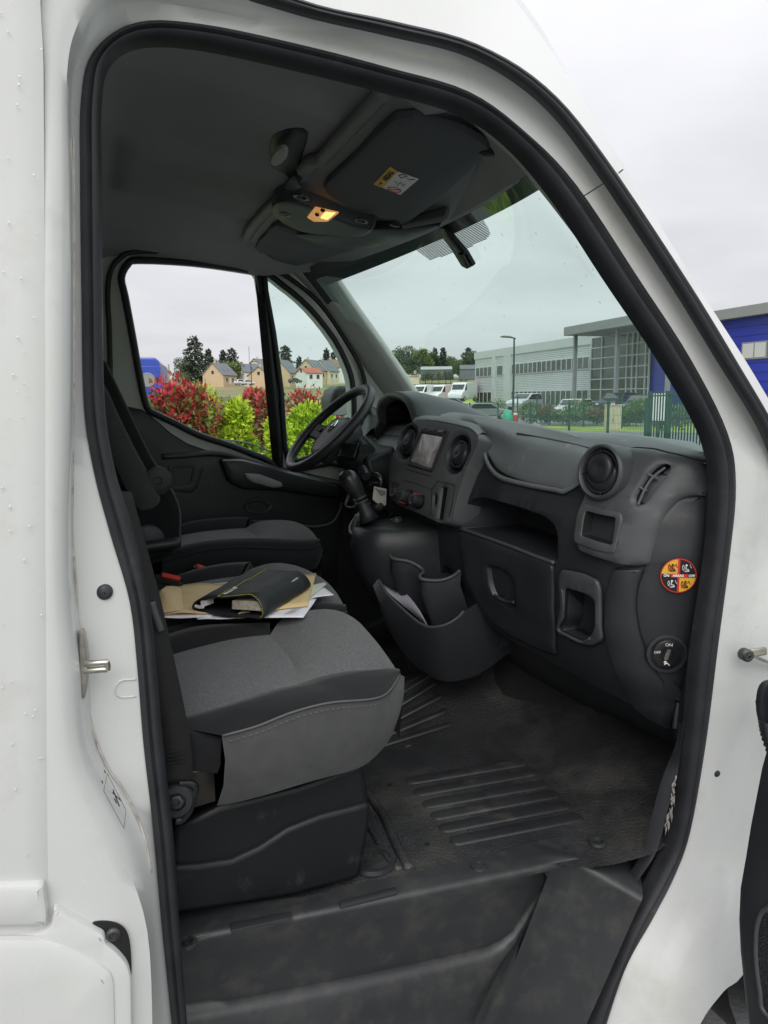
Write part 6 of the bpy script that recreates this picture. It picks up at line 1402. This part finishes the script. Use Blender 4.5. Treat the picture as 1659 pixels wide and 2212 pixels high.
# ---------------- houses
TAN = mat('ochre_render', (.55, .42, .27), .9, var=(.4, .06)); CRM = mat('cream_render', (.64, .57, .42), .9, var=(.4, .06)); WREN = mat('white_render', (.70, .70, .68), .9, var=(.4, .05))
SLATE = mat('slate_roof', (.14, .15, .17), .7, var=(.6, .15), bump=(6, .5, .05)); RTILE = mat('red_tile_roof', (.36, .11, .07), .8, var=(.6, .15)); BTILE = mat('brown_tile_roof', (.22, .15, .12), .8, var=(.6, .15))
WGL = mat('dark_window_glass', (.03, .035, .04), .12); WFR = mat('white_frame', (.7, .7, .7), .5)
def house(px, base_py, d, w, dep, eave, ridge, rz, wall, roof, label, chim=True, sky_=True):
    w *= .88; dep *= .88; ridge = eave+(ridge-eave)*.9
    b = AD(px, base_py, d); e = empty('house', (b.x, b.y, b.z), rz); tag(e, label, 'house', 'houses on the hillside')
    # gable wall faces local -Y; ridge along local Y
    g = [(-w/2, 0), (w/2, 0), (w/2, eave), (0, ridge), (-w/2, eave)]
    MB().rings([[Vector((x, 0, z-.0)) for x, z in g], [Vector((x, dep, z)) for x, z in g]], True, True).build('wall', wall, e, smooth=None)
    MB().box((-w/2, 0, -3), (w/2, dep, .02)).build('footing', wall, e, smooth=None)
    for s in (-1, 1):
        o_ = .35; dx = w/2+.3; dz = (ridge-eave)/(w/2)
        a = Vector((s*dx, -o_, eave-.3*dz)); c = Vector((0, -o_, ridge+.02))
        V = [a, c, c+Vector((0, dep+2*o_, 0)), a+Vector((0, dep+2*o_, 0))]; n = Vector((s*(ridge-eave), 0, w/2)).normalized()*.16
        MB().rings([[v for v in V], [v+n for v in V]], True, True).build('roof', roof, e, smooth=None)
        if sky_ and s > 0:
            for q in (.3, .6):
                p = a.lerp(c, .45)+Vector((0, o_+dep*q, 0))+n*1.05; u = (c-a).normalized()*.55; MB().rings([[p-u, p+u, p+u+Vector((0, .7, 0)), p-u+Vector((0, .7, 0))], [v+n*.3 for v in (p-u, p+u, p+u+Vector((0, .7, 0)), p-u+Vector((0, .7, 0)))]], True, True).build('roof_window', WGL, e, smooth=None)
    def win(x, z, ww, hh, side):
        if side == 0: f = MB().box((x-ww/2-.08, -.06, z-.08), (x+ww/2+.08, -.01, z+hh+.08)).build('window', WFR, e, smooth=None); MB().box((x-ww/2, -.08, z), (x+ww/2, -.062, z+hh)).build('pane', WGL, f, smooth=None)
        else: f = MB().box((w/2+.01, x-ww/2-.08, z-.08), (w/2+.06, x+ww/2+.08, z+hh+.08)).build('window', WFR, e, smooth=None); MB().box((w/2+.062, x-ww/2, z), (w/2+.08, x+ww/2, z+hh)).build('pane', WGL, f, smooth=None)
    win(0, eave+.2, .9, 1.1, 0); win(dep*.25, .9, 1.0, 1.2, 1); win(dep*.7, .9, 1.0, 1.2, 1)
    MB().box((w/2+.01, dep*.45, 0), (w/2+.07, dep*.45+1.0, 2.1)).build('door', WFR, e, smooth=None)
    if chim: MB().box((-.3, dep*.15, ridge-.4), (.3, dep*.15+.6, ridge+.8)).build('chimney', wall, e, smooth=None)
HD = 250
def hs(x, yb, *a, **k): px, py = a3(x, yb); house(px, py, *a, **k)
hs(738,850,HD,8.2,10,3.0,7.0,math.radians(-38),TAN,SLATE,'ochre gabled house with two roof windows, leftmost on the hillside')
hs(900,826,262,6.5,11,2.8,5.6,math.radians(-72),WREN,SLATE,'white-walled house with long grey roof behind the left ochre house',chim=False)
hs(1010,850,240,8.0,10,2.6,5.6,math.radians(-30),TAN,SLATE,'ochre gabled house behind the far street lamp')
hs(985,800,275,8.0,10,3.0,6.2,math.radians(-50),CRM,SLATE,'cream house rising behind the street lamp house')
hs(1052,790,285,7.0,9,3.0,5.6,math.radians(-60),CRM,RTILE,'house with a red tiled roof beside the window bar',chim=False)
hs(1125,835,248,8.6,12,3.0,7.4,math.radians(-32),TAN,SLATE,'ochre house just right of the dark window bar')
hs(1290,822,262,8.2,10,3.2,7.0,math.radians(-40),TAN,SLATE,'left of the two tall ochre gables in the quarter glass')
hs(1372,825,270,8.0,10,3.2,7.2,math.radians(-40),CRM,SLATE,'right of the two tall gables in the quarter glass')
hs(1425,800,290,8.0,10,3.0,6.4,math.radians(-45),TAN,BTILE,'brown roofed house right of the twin gables')
hs(1262,836,232,7.6,6,2.6,4.2,math.radians(-75),WREN,RTILE,'small white outbuilding with red roof before the twin gables',chim=False,sky_=False)
hs(1485,795,300,8.5,11,3.0,5.8,math.radians(-60),WREN,BTILE,'white house with dark roof, farthest right in the quarter glass')
hs(1515,800,285,7.0,8,2.4,4.2,math.radians(-50),WREN,SLATE,'low white gabled house at the right edge of the quarter glass',chim=False)
def barn(x0, x1, yt, yb, d, roof, wall, label):
    a, b = AD(*a4(x0, yb), d), AD(*a4(x1, yb), d); t = AD(*a4(x0, yt), d); h = t.z-a.z; e = empty('long_barn', a); tag(e, label, 'barn')
    L = (b-a); L.z = 0; n = Vector((-L.y, L.x, 0)).normalized()*6
    MB().rings([[Vector((0, 0, -2)), L+Vector((0, 0, -2)), L+n+Vector((0, 0, -2)), n+Vector((0, 0, -2))], [Vector((0, 0, h*.55)), L+Vector((0, 0, h*.55)), L+n+Vector((0, 0, h*.55)), n+Vector((0, 0, h*.55))]], True, True).build('wall', wall, e, smooth=None)
    m_ = n*.5; MB().rings([[Vector((0, 0, h*.5))-n*.05, m_+Vector((0, 0, h)), n*1.05+Vector((0, 0, h*.5))], [L+Vector((0, 0, h*.5))-n*.05, L+m_+Vector((0, 0, h)), L+n*1.05+Vector((0, 0, h*.5))]], True, True).build('roof', roof, e, smooth=None)
barn(415,528,266,290,270,mat('pale_roof', (.35, .36, .36), .7), SLATE,'long low grey-roofed barn on the hill behind the white vans')
barn(372,410,298,306,235,mat('pink_tile', (.45, .20, .15), .8), CRM,'tiny red-roofed shed in the meadow')
barn(555,612,260,292,260,SLATE, SLATE,'dark grey shed just left of the office block')
# ---------------- office block
oL, oR = AD(1025, 856, 108), AD(1275, 856, 80); oL.z = oR.z = 0
U = (oR-oL); LEN = U.length; U.normalize(); NV = Vector((U.y, -U.x, 0));  NV = NV if NV.dot(CAM-oL) > 0 else -NV
off_z = -.6
blk = empty('office_building', oL+Vector((0, 0, off_z))); tag(blk, 'grey two-storey office building with ribbon windows, glazed entrance and blue wing', 'building')
OM = Matrix((U, -NV, Vector((0, 0, 1)))).transposed().to_4x4()     # local x along front, y into the building, z up
def ob(name, x0, x1, y0, y1, z0, z1, mt, parent=None, bev=0): 
    f_ = lambda z: 1.5+(z-1.5)*.91 if z > 1.5 else z
    return MB().box((x0, y0, f_(z0)-off_z), (x1, y1, f_(z1)-off_z), OM).build(name, mt, parent or blk, smooth=None, bevel=bev)
def sx(px, back=0.0):    # photo column -> distance along the front
    r = ray(px, 856); r.z = 0; o = Vector((CAM.x, CAM.y, 0)); q = oL-NV*back
    den = r.x*U.y-r.y*U.x; t = ((q.x-o.x)*U.y-(q.y-o.y)*U.x)/den; return (o+r*t-oL).dot(U)
def ribbed(name, col, scale):
    M = mat(name, col, .45, metal=.0, var=(.5, .06)); n, l = M.node_tree.nodes, M.node_tree.links
    w = n.new('ShaderNodeTexWave'); w.bands_direction = 'Z'; w.inputs['Scale'].default_value = scale; tcn = n.new('ShaderNodeTexCoord'); l.new(tcn.outputs['Object'], w.inputs['Vector'])
    b = n.new('ShaderNodeBump'); b.inputs['Strength'].default_value = .6; b.inputs['Distance'].default_value = .05; l.new(w.outputs[0], b.inputs['Height']); l.new(b.outputs[0], n['Principled BSDF'].inputs['Normal']); return M
RIBG = ribbed('ribbed_grey_cladding', (.50, .53, .55), 1.6); PANG = mat('smooth_grey_cladding', (.54, .57, .59), .4, var=(.4, .05)); BLUEC = mat('blue_cladding', (.012, .03, .42), .4, var=(.4, .12)); FASC = mat('grey_fascia', (.26, .27, .28), .5, var=(.5, .08))
OGL = mat('office_glass', (.035, .055, .05), .08, spec=.5, dirt=(.25, (.09, .12, .10), .45, .6)); ALU = mat('aluminium_frame', (.55, .57, .58), .4)
W0, W1 = 0.0, LEN
ob('ribbed_wall', W0, W1, .05, 14, -1, 7.25, RIBG); ob('roof_band', -.1, W1+.1, -.06, 14.1, 7.0, 8.0, PANG)
for px0, px1 in ((1063, 1070), (1088, 1102)): ob('pilaster', sx(px0), sx(px1), -.10, .05, -1, 7.0, PANG)
def ribbon(px0, px1, z0, z1, n, open_=None):
    x0, x1 = sx(px0), sx(px1); f = ob('window_band', x0-.1, x1+.1, -.06, .05, z0-.12, z1+.12, ALU)
    for k in range(n):
        a, b = lerp(x0, x1, k/n)+.06, lerp(x0, x1, (k+1)/n)-.06; ob('pane', a, b, -.09, -.065, z0, z1, OGL, f)
    for k in range(n+1):
        x = lerp(x0, x1, k/n); ob('mullion', x-.05, x+.05, -.14, -.06, z0, z1, ALU, f)
ribbon(1029, 1063, 4.45, 5.65, 4); ribbon(1074, 1087, 4.45, 5.65, 1); ribbon(1106, 1272, 4.45, 5.65, 16)
ribbon(1029, 1063, .5, 2.05, 4); ribbon(1106, 1272, .5, 2.05, 16)
# glazed entrance: rows and columns of panes
x0, x1 = W1+.05, sx(1400); ob('entrance_core', x0, x1, .6, 14, -1, 7.6, OGL)
gcols = [sx(p) for p in (1276, 1299, 1328, 1353, 1365, 1375, 1393, 1401)]; grow = [-.5, .9, 2.1, 3.2, 4.3, 5.4, 6.5, 7.6]
gf = ob('curtain_wall_sill', x0, x1, -.25, .1, -1, -.45, ALU)
for a, b in zip(gcols, gcols[1:]):
    for c, d_ in zip(grow, grow[1:]): ob('pane', a+.04, b-.04, -.02, .03, c+.04, d_-.04, OGL, gf)
for c in gcols: ob('mullion', c-.06, c+.06, -.14, .0, -.5, 7.6, ALU, gf)
for r_ in grow: ob('transom', x0, x1, -.12, .02, r_-.05, r_+.05, ALU, gf)
# canopy, posts
cx0 = sx(1218, -4); ob('canopy', cx0, sx(1520), -4.2, 10, 7.62, 8.5, FASC, bev=.05)
for px in (1241, 1331, 1442): xx = sx(px, -3.2); ob('canopy_post', xx-.14, xx+.14, -3.4, -3.1, -1, 7.62, FASC)
# blue wing with grey fascia and a window pair
bx0, bx1 = sx(1400), sx(1900); ob('blue_wing', bx0, bx1, .2, 20, -1, 7.6, BLUEC); ob('wing_fascia', sx(1520)+.02, bx1+.5, -.5, 20.5, 7.5, 8.3, FASC)
for k in range(10):
    ob('cladding_seam', bx0, bx1, .165, .2, .3+k*.72, .33+k*.72, mat('blue_seam', (.006, .014, .22), .5) if k == 0 else bpy.data.materials['blue_seam'])
wf = ob('wing_window', sx(1593), sx(1648), .10, .22, 4.2, 5.55, FASC)
for a, b in ((1596, 1619), (1622, 1645)): ob('pane', sx(a), sx(b), .07, .11, 4.32, 5.43, mat('pale_blind', (.60, .60, .62), .3) if a == 1596 else bpy.data.materials['pale_blind'], wf)
# ---------------- vehicles
TYR = TY; HUBC = mat('hubcap', (.45, .45, .46), .35, metal=.6); CGL = mat('car_glass', (.02, .024, .027), .06, spec=.8); LRED = mat('tail_lamp', (.5, .02, .02), .25); LWH = mat('head_lamp', (.75, .77, .8), .15)
def car(px, d, base_py, rz, col, label, kind='hatch', name='parked_car'):
    b = AD(px, base_py, d); e = empty(name, (b.x, b.y, b.z), rz); tag(e, label, 'car' if kind != 'van' else 'van', 'vehicles in the far car park')
    pm = mat('car_paint', col, .3, coat=.6, metal=.2)
    if kind == 'van': prof_ = [(-2.6,.35),(-2.62,1.0),(-2.55,2.2),(-2.4,2.35),(.9,2.38),(1.25,2.2),(1.75,1.35),(2.5,1.05),(2.65,.8),(2.65,.35)]; W = .98; glass = [(1.0,1.38),(1.02,2.1),(1.22,2.12),(1.68,1.38)]; ax_ = (1.75, -1.7); wr = .34
    elif kind == 'suv': prof_ = [(-2.1,.35),(-2.15,.9),(-2.0,1.05),(-1.75,1.58),(-1.3,1.64),(.3,1.62),(1.1,1.08),(2.0,.95),(2.15,.75),(2.15,.35)]; W = .90; glass = [(-1.75,1.05),(-1.55,1.5),(-1.2,1.56),(.25,1.54),(.92,1.08)]; ax_ = (1.3, -1.3); wr = .34
    else: prof_ = [(-1.95,.32),(-2.0,.85),(-1.9,1.0),(-1.55,1.42),(-1.1,1.48),(.2,1.46),(1.05,.98),(1.85,.85),(2.0,.65),(2.0,.32)]; W = .86; glass = [(-1.6,.98),(-1.4,1.34),(-1.05,1.41),(.15,1.39),(.85,.99)]; ax_ = (1.25, -1.25); wr = .31
    body = MB().rings([[Vector((x, -W, z)) for x, z in prof_], [Vector((x, W, z)) for x, z in prof_]], True, True).build('body', pm, e, bevel=.12, smooth=50)
    for s in (-1, 1):
        MB().rings([[Vector((x, s*(W-.02), z)) for x, z in glass], [Vector((x, s*(W+.012), z)) for x, z in glass]], True, True).build('side_window', CGL, e, smooth=None)
        for x in ax_:
            w_ = MB().lathe([(.05, -.11), (wr*.9, -.11), (wr, -.08), (wr, .08), (wr*.9, .11), (wr*.62, .11)], frame((x, s*(W-.08), wr-.02), (0, s, 0)), 20, True, False).build('wheel', TYR, e, smooth=50)
            MB().lathe([(wr*.62, .10), (wr*.5, .115), (.02, .115)], frame((x, s*(W-.08), wr-.02), (0, s, 0)), 16, False, True).build('rim', HUBC, w_, smooth=40)
        xf = prof_[-2][0]; MB().box((xf-.22, s*(W-.34), .62), (xf+.015, s*(W-.02), .80)).build('headlight', LWH, e, bevel=.03)
        xb = prof_[1][0]; MB().box((xb-.015, s*(W-.22), .85), (xb+.12, s*(W+.004), 1.05 if kind != 'van' else 1.35)).build('tail_light', LRED, e, bevel=.02)
    i = [k for k, p in enumerate(prof_) if p[0] < 0][-1]+1
    a0, a1 = (prof_[5], prof_[6]) if kind != 'van' else (prof_[5], prof_[6]); n = Vector((a0[1]-a1[1], 0, a1[0]-a0[0])).normalized()*.012
    for p, q, nm in ((a0, a1, 'windscreen'), (prof_[2], prof_[3], 'rear_window')):
        P_, Q_ = Vector((p[0], 0, p[1])), Vector((q[0], 0, q[1])); n_ = Vector((Q_.z-P_.z, 0, -(Q_.x-P_.x))).normalized()*(.02 if nm == 'windscreen' else -.02); n_ = -n_ if (nm == 'rear_window') == (n_.x > 0) and False else n_
        sgn = 1 if nm == 'windscreen' else -1; n_ = Vector((abs(n_.x)*sgn, 0, abs(n_.z)))
        A0, A1 = P_.lerp(Q_, .12), P_.lerp(Q_, .88); w_ = W-.16
        MB().rings([[A0+Vector((0, -w_, 0)), A0+Vector((0, w_, 0)), A1+Vector((0, w_*.94, 0)), A1+Vector((0, -w_*.94, 0))], [v+n_ for v in (A0+Vector((0, -w_, 0)), A0+Vector((0, w_, 0)), A1+Vector((0, w_*.94, 0)), A1+Vector((0, -w_*.94, 0)))]], True, True).build(nm, CGL, e, smooth=None)
    return e
def cv(x, yb, d, rz, col, label, kind='hatch'): px, py = a4(x, yb); return car(px, d, py, math.radians(rz), col, label, kind)
cv(432,394,108,-150,(.72,.73,.74),'leftmost white panel van in the far car park','van')
cv(500,394,108,-155,(.74,.74,.75),'second white panel van from the left in the car park','van')
cv(566,391,100,-140,(.70,.71,.72),'white van with dark rear window beside the red van','van')
cv(586,389,107,-118,(.50,.03,.03),'red van beside the office block','van')
cv(530,440,74,-25,(.06,.065,.07),'dark grey car partly behind the silver hatchback','suv')
cv(462,420,80,-25,(.60,.61,.62),'white car low before the leftmost white van','hatch')
cv(655,456,70,-22,(.22,.24,.23),'silver grey hatchback parked behind the green fence')
cv(788,424,76,-150,(.50,.53,.54),'pale silver car beside the street lamp post','suv')
cv(960,454,66,-150,(.70,.72,.72),'white car half hidden by bushes before the glazed entrance','suv')
cv(1118,430,68,-155,(.05,.06,.075),'dark car parked under the glazed entrance','suv')
cv(1205,440,60,-150,(.04,.05,.06),'dark car showing only above the beige cabinet bushes','hatch')
for x, yb, rz, c, lab in ((905,852,20,(.7,.7,.7),'white car parked before the left ochre house'), (945,854,20,(.65,.65,.66),'second white car by the ochre houses'), (1225,843,20,(.06,.08,.08),'dark car beside the small white outbuilding')):
    px, py = a3(x, yb); car(px, 228, py, math.radians(rz), c, lab)
# blue van parked behind the red shrub
bv = AD(298, 900, 23); bvz = G(bv.x, bv.y); e = empty('blue_van', (bv.x, bv.y, bvz), math.radians(-8)); tag(e, 'bright blue van with red high-level brake light behind the red shrub', 'van')
BVP = mat('blue_van_paint', (.018, .055, .42), .3, coat=.6)
hv = AD(320, 772, 23).z-bvz
MB().rings([[Vector((x, y, z)) for x, z in ((-.95,.3),(-.95,1.4),(-.86,hv-.1),(-.74,hv),(.54,hv),(.66,hv-.1),(.75,1.4),(.75,.3))] for y in (0, 5.0)], True, True).build('body', BVP, e, bevel=.05)
for s in (-1, 1): MB().box((-.1+s*.42-.36, -.02, .5), (-.1+s*.42+.36, .0, hv-.25)).build('rear_door', BVP, e, bevel=.01)
MB().box((-.45, -.03, hv-.13), (.05, .0, hv-.08)).build('brake_light', LRED, e)
Mb = frame((.32, -.02, hv-.62), (0, -1, 0)); MB().lathe([(.20, 0), (.20, .012), (.165, .014), (.16, .006), (.001, .006)], Mb, 28, False, False).build('round_emblem', mat('emblem_grey', (.25, .26, .30), .4), e, smooth=40)
MB().box((.40, -.03, .9), (.68, -.0, 1.3)).build('tail_light', LRED, e)
for x in (-.8, .6): MB().lathe([(.05, -.1), (.33, -.1), (.33, .1), (.05, .1)], frame((x, .8, .33), (1, 0, 0)), 20).build('wheel', TYR, e, smooth=50)
# ---------------- street furniture
GRN = mat('green_coated_steel', (.012, .075, .055), .45); LPM = mat('lamp_post_green', (.03, .06, .055), .4)
def lamp(px, d, top_py, base_py, label, head=-1, s=1.0):
    b = AD(px, base_py, d); t = AD(px, top_py, d); g = min(b.z, G(b.x, b.y)); h = t.z-g; e = empty('street_lamp', (b.x, b.y, g)); tag(e, label, 'street lamp')
    MB().tube([Vector((0, 0, -.2)), Vector((0, 0, h*.5)), Vector((0, 0, h))], [.085*s, .07*s, .055*s], 10).build('post', LPM, e, smooth=60)
    hd = RT*head; MB().tube([Vector((0, 0, h-.02))+hd*-.12, Vector((0, 0, h+.10))+hd*.3*s, Vector((0, 0, h+.12))+hd*.75*s, Vector((0, 0, h+.10))+hd*.95*s], [.06*s, .15*s, .15*s, .06*s], 8, flat=.5, up=(0, 0, 1)).build('lamp_head', mat('lamp_head_grey', (.12, .13, .13), .4), e, smooth=180)
lamp(1108, 54, 731, 905, 'dark green street lamp in front of the office windows')
lamp(544, 90, 783, 846, 'slim street lamp in front of the ochre houses', 1, .8)
for px, t_, b_, d, lab in ((365, 787, 808, 60, 'thin pole right of the blue van'), (539, 748, 790, 330, 'thin radio mast above the rooftops')):
    b = AD(px, b_, d); t = AD(px, t_, d); g = G(b.x, b.y); e = tag(MB().tube([Vector((b.x, b.y, g-.3)), Vector((b.x, b.y, (g+t.z)/2)), Vector((b.x, b.y, t.z))], .06 if d < 100 else .14, 6).build('utility_pole', mat('pole_grey', (.3, .31, .32), .5), None), lab, 'pole')
def fence(name, posts, h, label, bars=None, mesh_=True, cat_='fence'):
    P = [gp(px, d) for px, d in posts]; e = empty(name, P[0]); tag(e, label, cat_); o = P[0]
    for p in P: MB().box((p.x-o.x-.035, p.y-o.y-.035, p.z-o.z-.2), (p.x-o.x+.035, p.y-o.y+.035, p.z-o.z+h)).build('post', GRN, e, smooth=None)
    for a, b in zip(P, P[1:]):
        for z in (.12, h-.12): MB().tube([a-o+Vector((0, 0, z)), b-o+Vector((0, 0, z))], .020 if bars else .010, 5).build('rail', GRN, e, smooth=180)
        L = (b-a).length; st_ = bars or .16; n = int(L/st_)
        if bars:
            for k in range(1, n): q = a.lerp(b, k/n)-o; MB().box((q.x-.014, q.y-.014, q.z+.1), (q.x+.014, q.y+.014, q.z+h)).build('bar', GRN, e, smooth=None)
        else:
            B = MB()
            for k in range(1, n): q = a.lerp(b, k/n)-o; B.box((q.x-.0032, q.y-.0032, q.z+.08), (q.x+.0032, q.y+.0032, q.z+h-.05))
            for k in range(1, 6): B.tube([a-o+Vector((0, 0, h*k/6)), b-o+Vector((0, 0, h*k/6))], .0035, 4)
            tag(B.build('wire_mesh', GRN, e, smooth=None), kind='stuff')
fence('mesh_fence', [(1398,23),(1315,27),(1231,33),(1146,41),(1076,48),(1015,54),(965,59),(920,63)], 1.55, 'low green mesh fence along the road outside the windscreen')
fence('mesh_fence', [(1430,44),(1345,47),(1262,50),(1187,53),(1160,54),(1118,56)], 2.0, 'taller green mesh fence farther back, before the parked cars')
fence('bar_gate', [(1404,22),(1445,21.2),(1545,19.6)], 1.72, 'green vertical bar gate at the right end of the windscreen', bars=.125, cat_='gate')
fence('mesh_fence', [(470,66),(478,62),(496,56)], 2.2, 'short length of green fence on the meadow edge beyond the left shrubs')
# beige cabinet, white notice, red bollard, green sack, boulders
def cab(px, d, w, h, dep, mt, name, label, cat_, rz=-.55, bev=.03, z0=0):
    p = gp(px, d); e = MB().box((-w/2, -dep/2, z0), (w/2, dep/2, z0+h)).build(name, mt, None, bevel=bev); e.location = p; e.rotation_euler = (0, 0, rz); return tag(e, label, cat_)
c_ = gp(1325, 43); e = empty('meter_cabinet', c_, -.5); tag(e, 'beige utility cabinet behind the green fence', 'cabinet')
CAB = mat('beige_cabinet', (.52, .47, .34), .6, var=(2, .06))
MB().box((-.42, -.2, -.1), (.42, .2, 1.32)).build('case', CAB, e, bevel=.02)
for s in (-1, 1): MB().box((s*.20-.185, -.225, .06), (s*.20+.185, -.203, 1.24)).build('door', CAB, e, bevel=.006)
MB().box((-.46, -.24, 1.322), (.46, .24, 1.37)).build('lid', CAB, e, bevel=.01)
MB().box((-.03, -.25, .5), (-.005, -.226, .62)).build('latch', GLOSSB, e)
nb = gp(1424, 25); e = empty('notice_board', nb, -.75); tag(e, 'small white notice plate fixed on the green gate', 'sign'); MB().box((-.20, -.02, .88), (.20, .0, 1.70)).build('plate', WFR, e); MB().box((-.025, .002, -.1), (.025, .03, 1.6)).build('stake', GRN, e)
rb = gp(1114, 50); e = empty('bollard', rb); tag(e, 'red bollard at the foot of the street lamp', 'bollard'); MB().lathe([(.13, 0), (.13, .95), (.11, 1.0), (.05, 1.02)], None, 16).build('post', REDM, e, smooth=40); MB().lathe([(.133, .75), (.133, .88)], None, 16, False, False).build('band', WHT, e)
gs = gp(1097, 51); e = MB().lathe([(.30, 0), (.36, .25), (.34, .7), (.22, 1.0), (.10, 1.08)], None, 14).build('waste_sack', mat('green_sack', (.05, .42, .28), .35, bump=(8, .8, .06)), None, smooth=180); e.location = gs; tag(e, 'bright green waste sack beside the red bollard', 'sack')
for px, d, r in ((1158, 44, .5), (1142, 45, .35)):
    p = gp(px, d); B = MB(); rr = random.Random(px); bm = bmesh.new(); bmesh.ops.create_icosphere(bm, subdivisions=2, radius=r)
    for v in bm.verts: v.co *= 1+.25*noise.noise(v.co*3+Vector((px, 0, 0))); v.co.z *= .7
    me = bpy.data.meshes.new('boulder'); bm.to_mesh(me); bm.free(); o_ = link('boulder', me, mat('boulder_stone', (.30, .29, .27), .9, var=(4, .2)), None, 60); o_.location = p; tag(o_, ('larger' if r > .4 else 'smaller')+' grey boulder on the grass behind the mesh fence', 'boulder')
BG = [leafmat('bed_leaf', (.12, .20, .05)), leafmat('bed_leaf_dark', (.06, .10, .04))]
for k, (px, d, w, tp_, lab) in enumerate(((1150, 56, 66, 866, 'round green bush left of the white car before the offices'), (1182, 55, 40, 872, 'reddish bush left of the white car'), (1252, 56, 60, 858, 'leafy bush right of the white car'), (1225, 53, 70, 878, 'low spreading bush in front of the white car'), (1292, 54, 46, 880, 'dull red bush left of the beige cabinet'), (1378, 50, 40, 856, 'upright young bush left of the green gate'), (1075, 80, 60, 860, 'yellow green grasses behind the silver hatchback'), (1448, 40, 90, 868, 'large bush behind the green gate'), (1350, 52, 50, 880, 'bush right of the beige cabinet'))):
    c = gp(px, d); h = AD(px, tp_, d).z-c.z; r = w/2/FOC*d; e = empty('garden_bush', c); tag(e, lab, 'bush', 'bushes before the offices'); rr = random.Random(k+50); P = [[], []]
    for q in range(900):
        v = Vector((rr.gauss(0, 1), rr.gauss(0, 1), rr.gauss(0, 1))).normalized(); s = rr.random()**.35; P[0 if v.z > 0 else 1].append((Vector((v.x*r*s, v.y*r*s, h*.5+v.z*h*.5*s*(.8+.3*noise.noise(Vector((v.x*3, v.y*3, k)))))), v))
    leaves('foliage', PHO[1] if k in (1, 4) else BG[0], e, P[0], .16, .5, rr); leaves('inner_foliage', BG[1], e, P[1], .16, .5, rr)
    MB().tube([Vector((0, 0, -.1)), Vector((0, 0, h*.5))], .03, 5).build('stem', WOOD, e)
# blue board propped by the hedge, seen through the wheel
p = [AD(x, y, 8.6) for x, y in ((652,1006),(742,1010),(742,1046),(650,1044))]
o_ = MB().prism(p, Vector((.02, .03, 0))).build('sign_board', mat('blue_board', (.02, .09, .42), .45), None); tag(o_, 'blue board low in front of the lime hedge, below the steering wheel rim', 'sign')
# ---------------- front wing and the open door's window frame (beyond the frame edge)
rows = []
top = [Vector((1.36, -.90, 1.25)), Vector((1.6, -.90, 1.16)), Vector((1.9, -.90, 1.055)), Vector((2.2, -.90, .95)), Vector((2.28, -.90, .6))]
top = resamp(top, 20)
arch = []
for k in range(21):
    x = lerp(1.36, 2.28, k/20); dx = (x-wc_.x)/.47; arch.append(Vector((x, -1.0, wc_.z+.47*math.sqrt(max(0, 1-dx*dx)) if abs(dx) < 1 else .34)))
MB().grid([top, [a.lerp(b, .15)+Vector((0, -.05, .0)) for a, b in zip(top, arch)], [a.lerp(b, .45)+Vector((0, -.05, 0)) for a, b in zip(top, arch)], [a.lerp(b, .85)+Vector((0, -.012, 0)) for a, b in zip(top, arch)], arch, [p+Vector((0, .04, .0)) for p in arch]]).build('front_wing', W_PAINT, van, smooth=60)
DZ = DD.to3(do[0].x, do[0].y, 0)
fr_ = [Vector((DXP+.03, -1.22, DZ.z-.02)), Vector((DXP+.03, -1.42, 1.62)), Vector((DXP+.03, -1.58, 1.86)), Vector((DXP+.03, -1.72, 1.95)), Vector((DXP+.03, -1.98, 1.96)), Vector((DXP+.03, -2.06, 1.88)), Vector((DXP+.03, -2.06, DZ.z-.02))]
MB().tube(cat(fr_, 6), .030, 8).build('window_frame', W_PAINT, door, smooth=180)
gl_ = cat(fr_, 6); c_g = sum(gl_, Vector())/len(gl_)
MB().add([c_g]+gl_, [(0, k+1, k+2) for k in range(len(gl_)-1)]+[(0, len(gl_), 1)]).build('door_glass', GLASS, door, smooth=None)
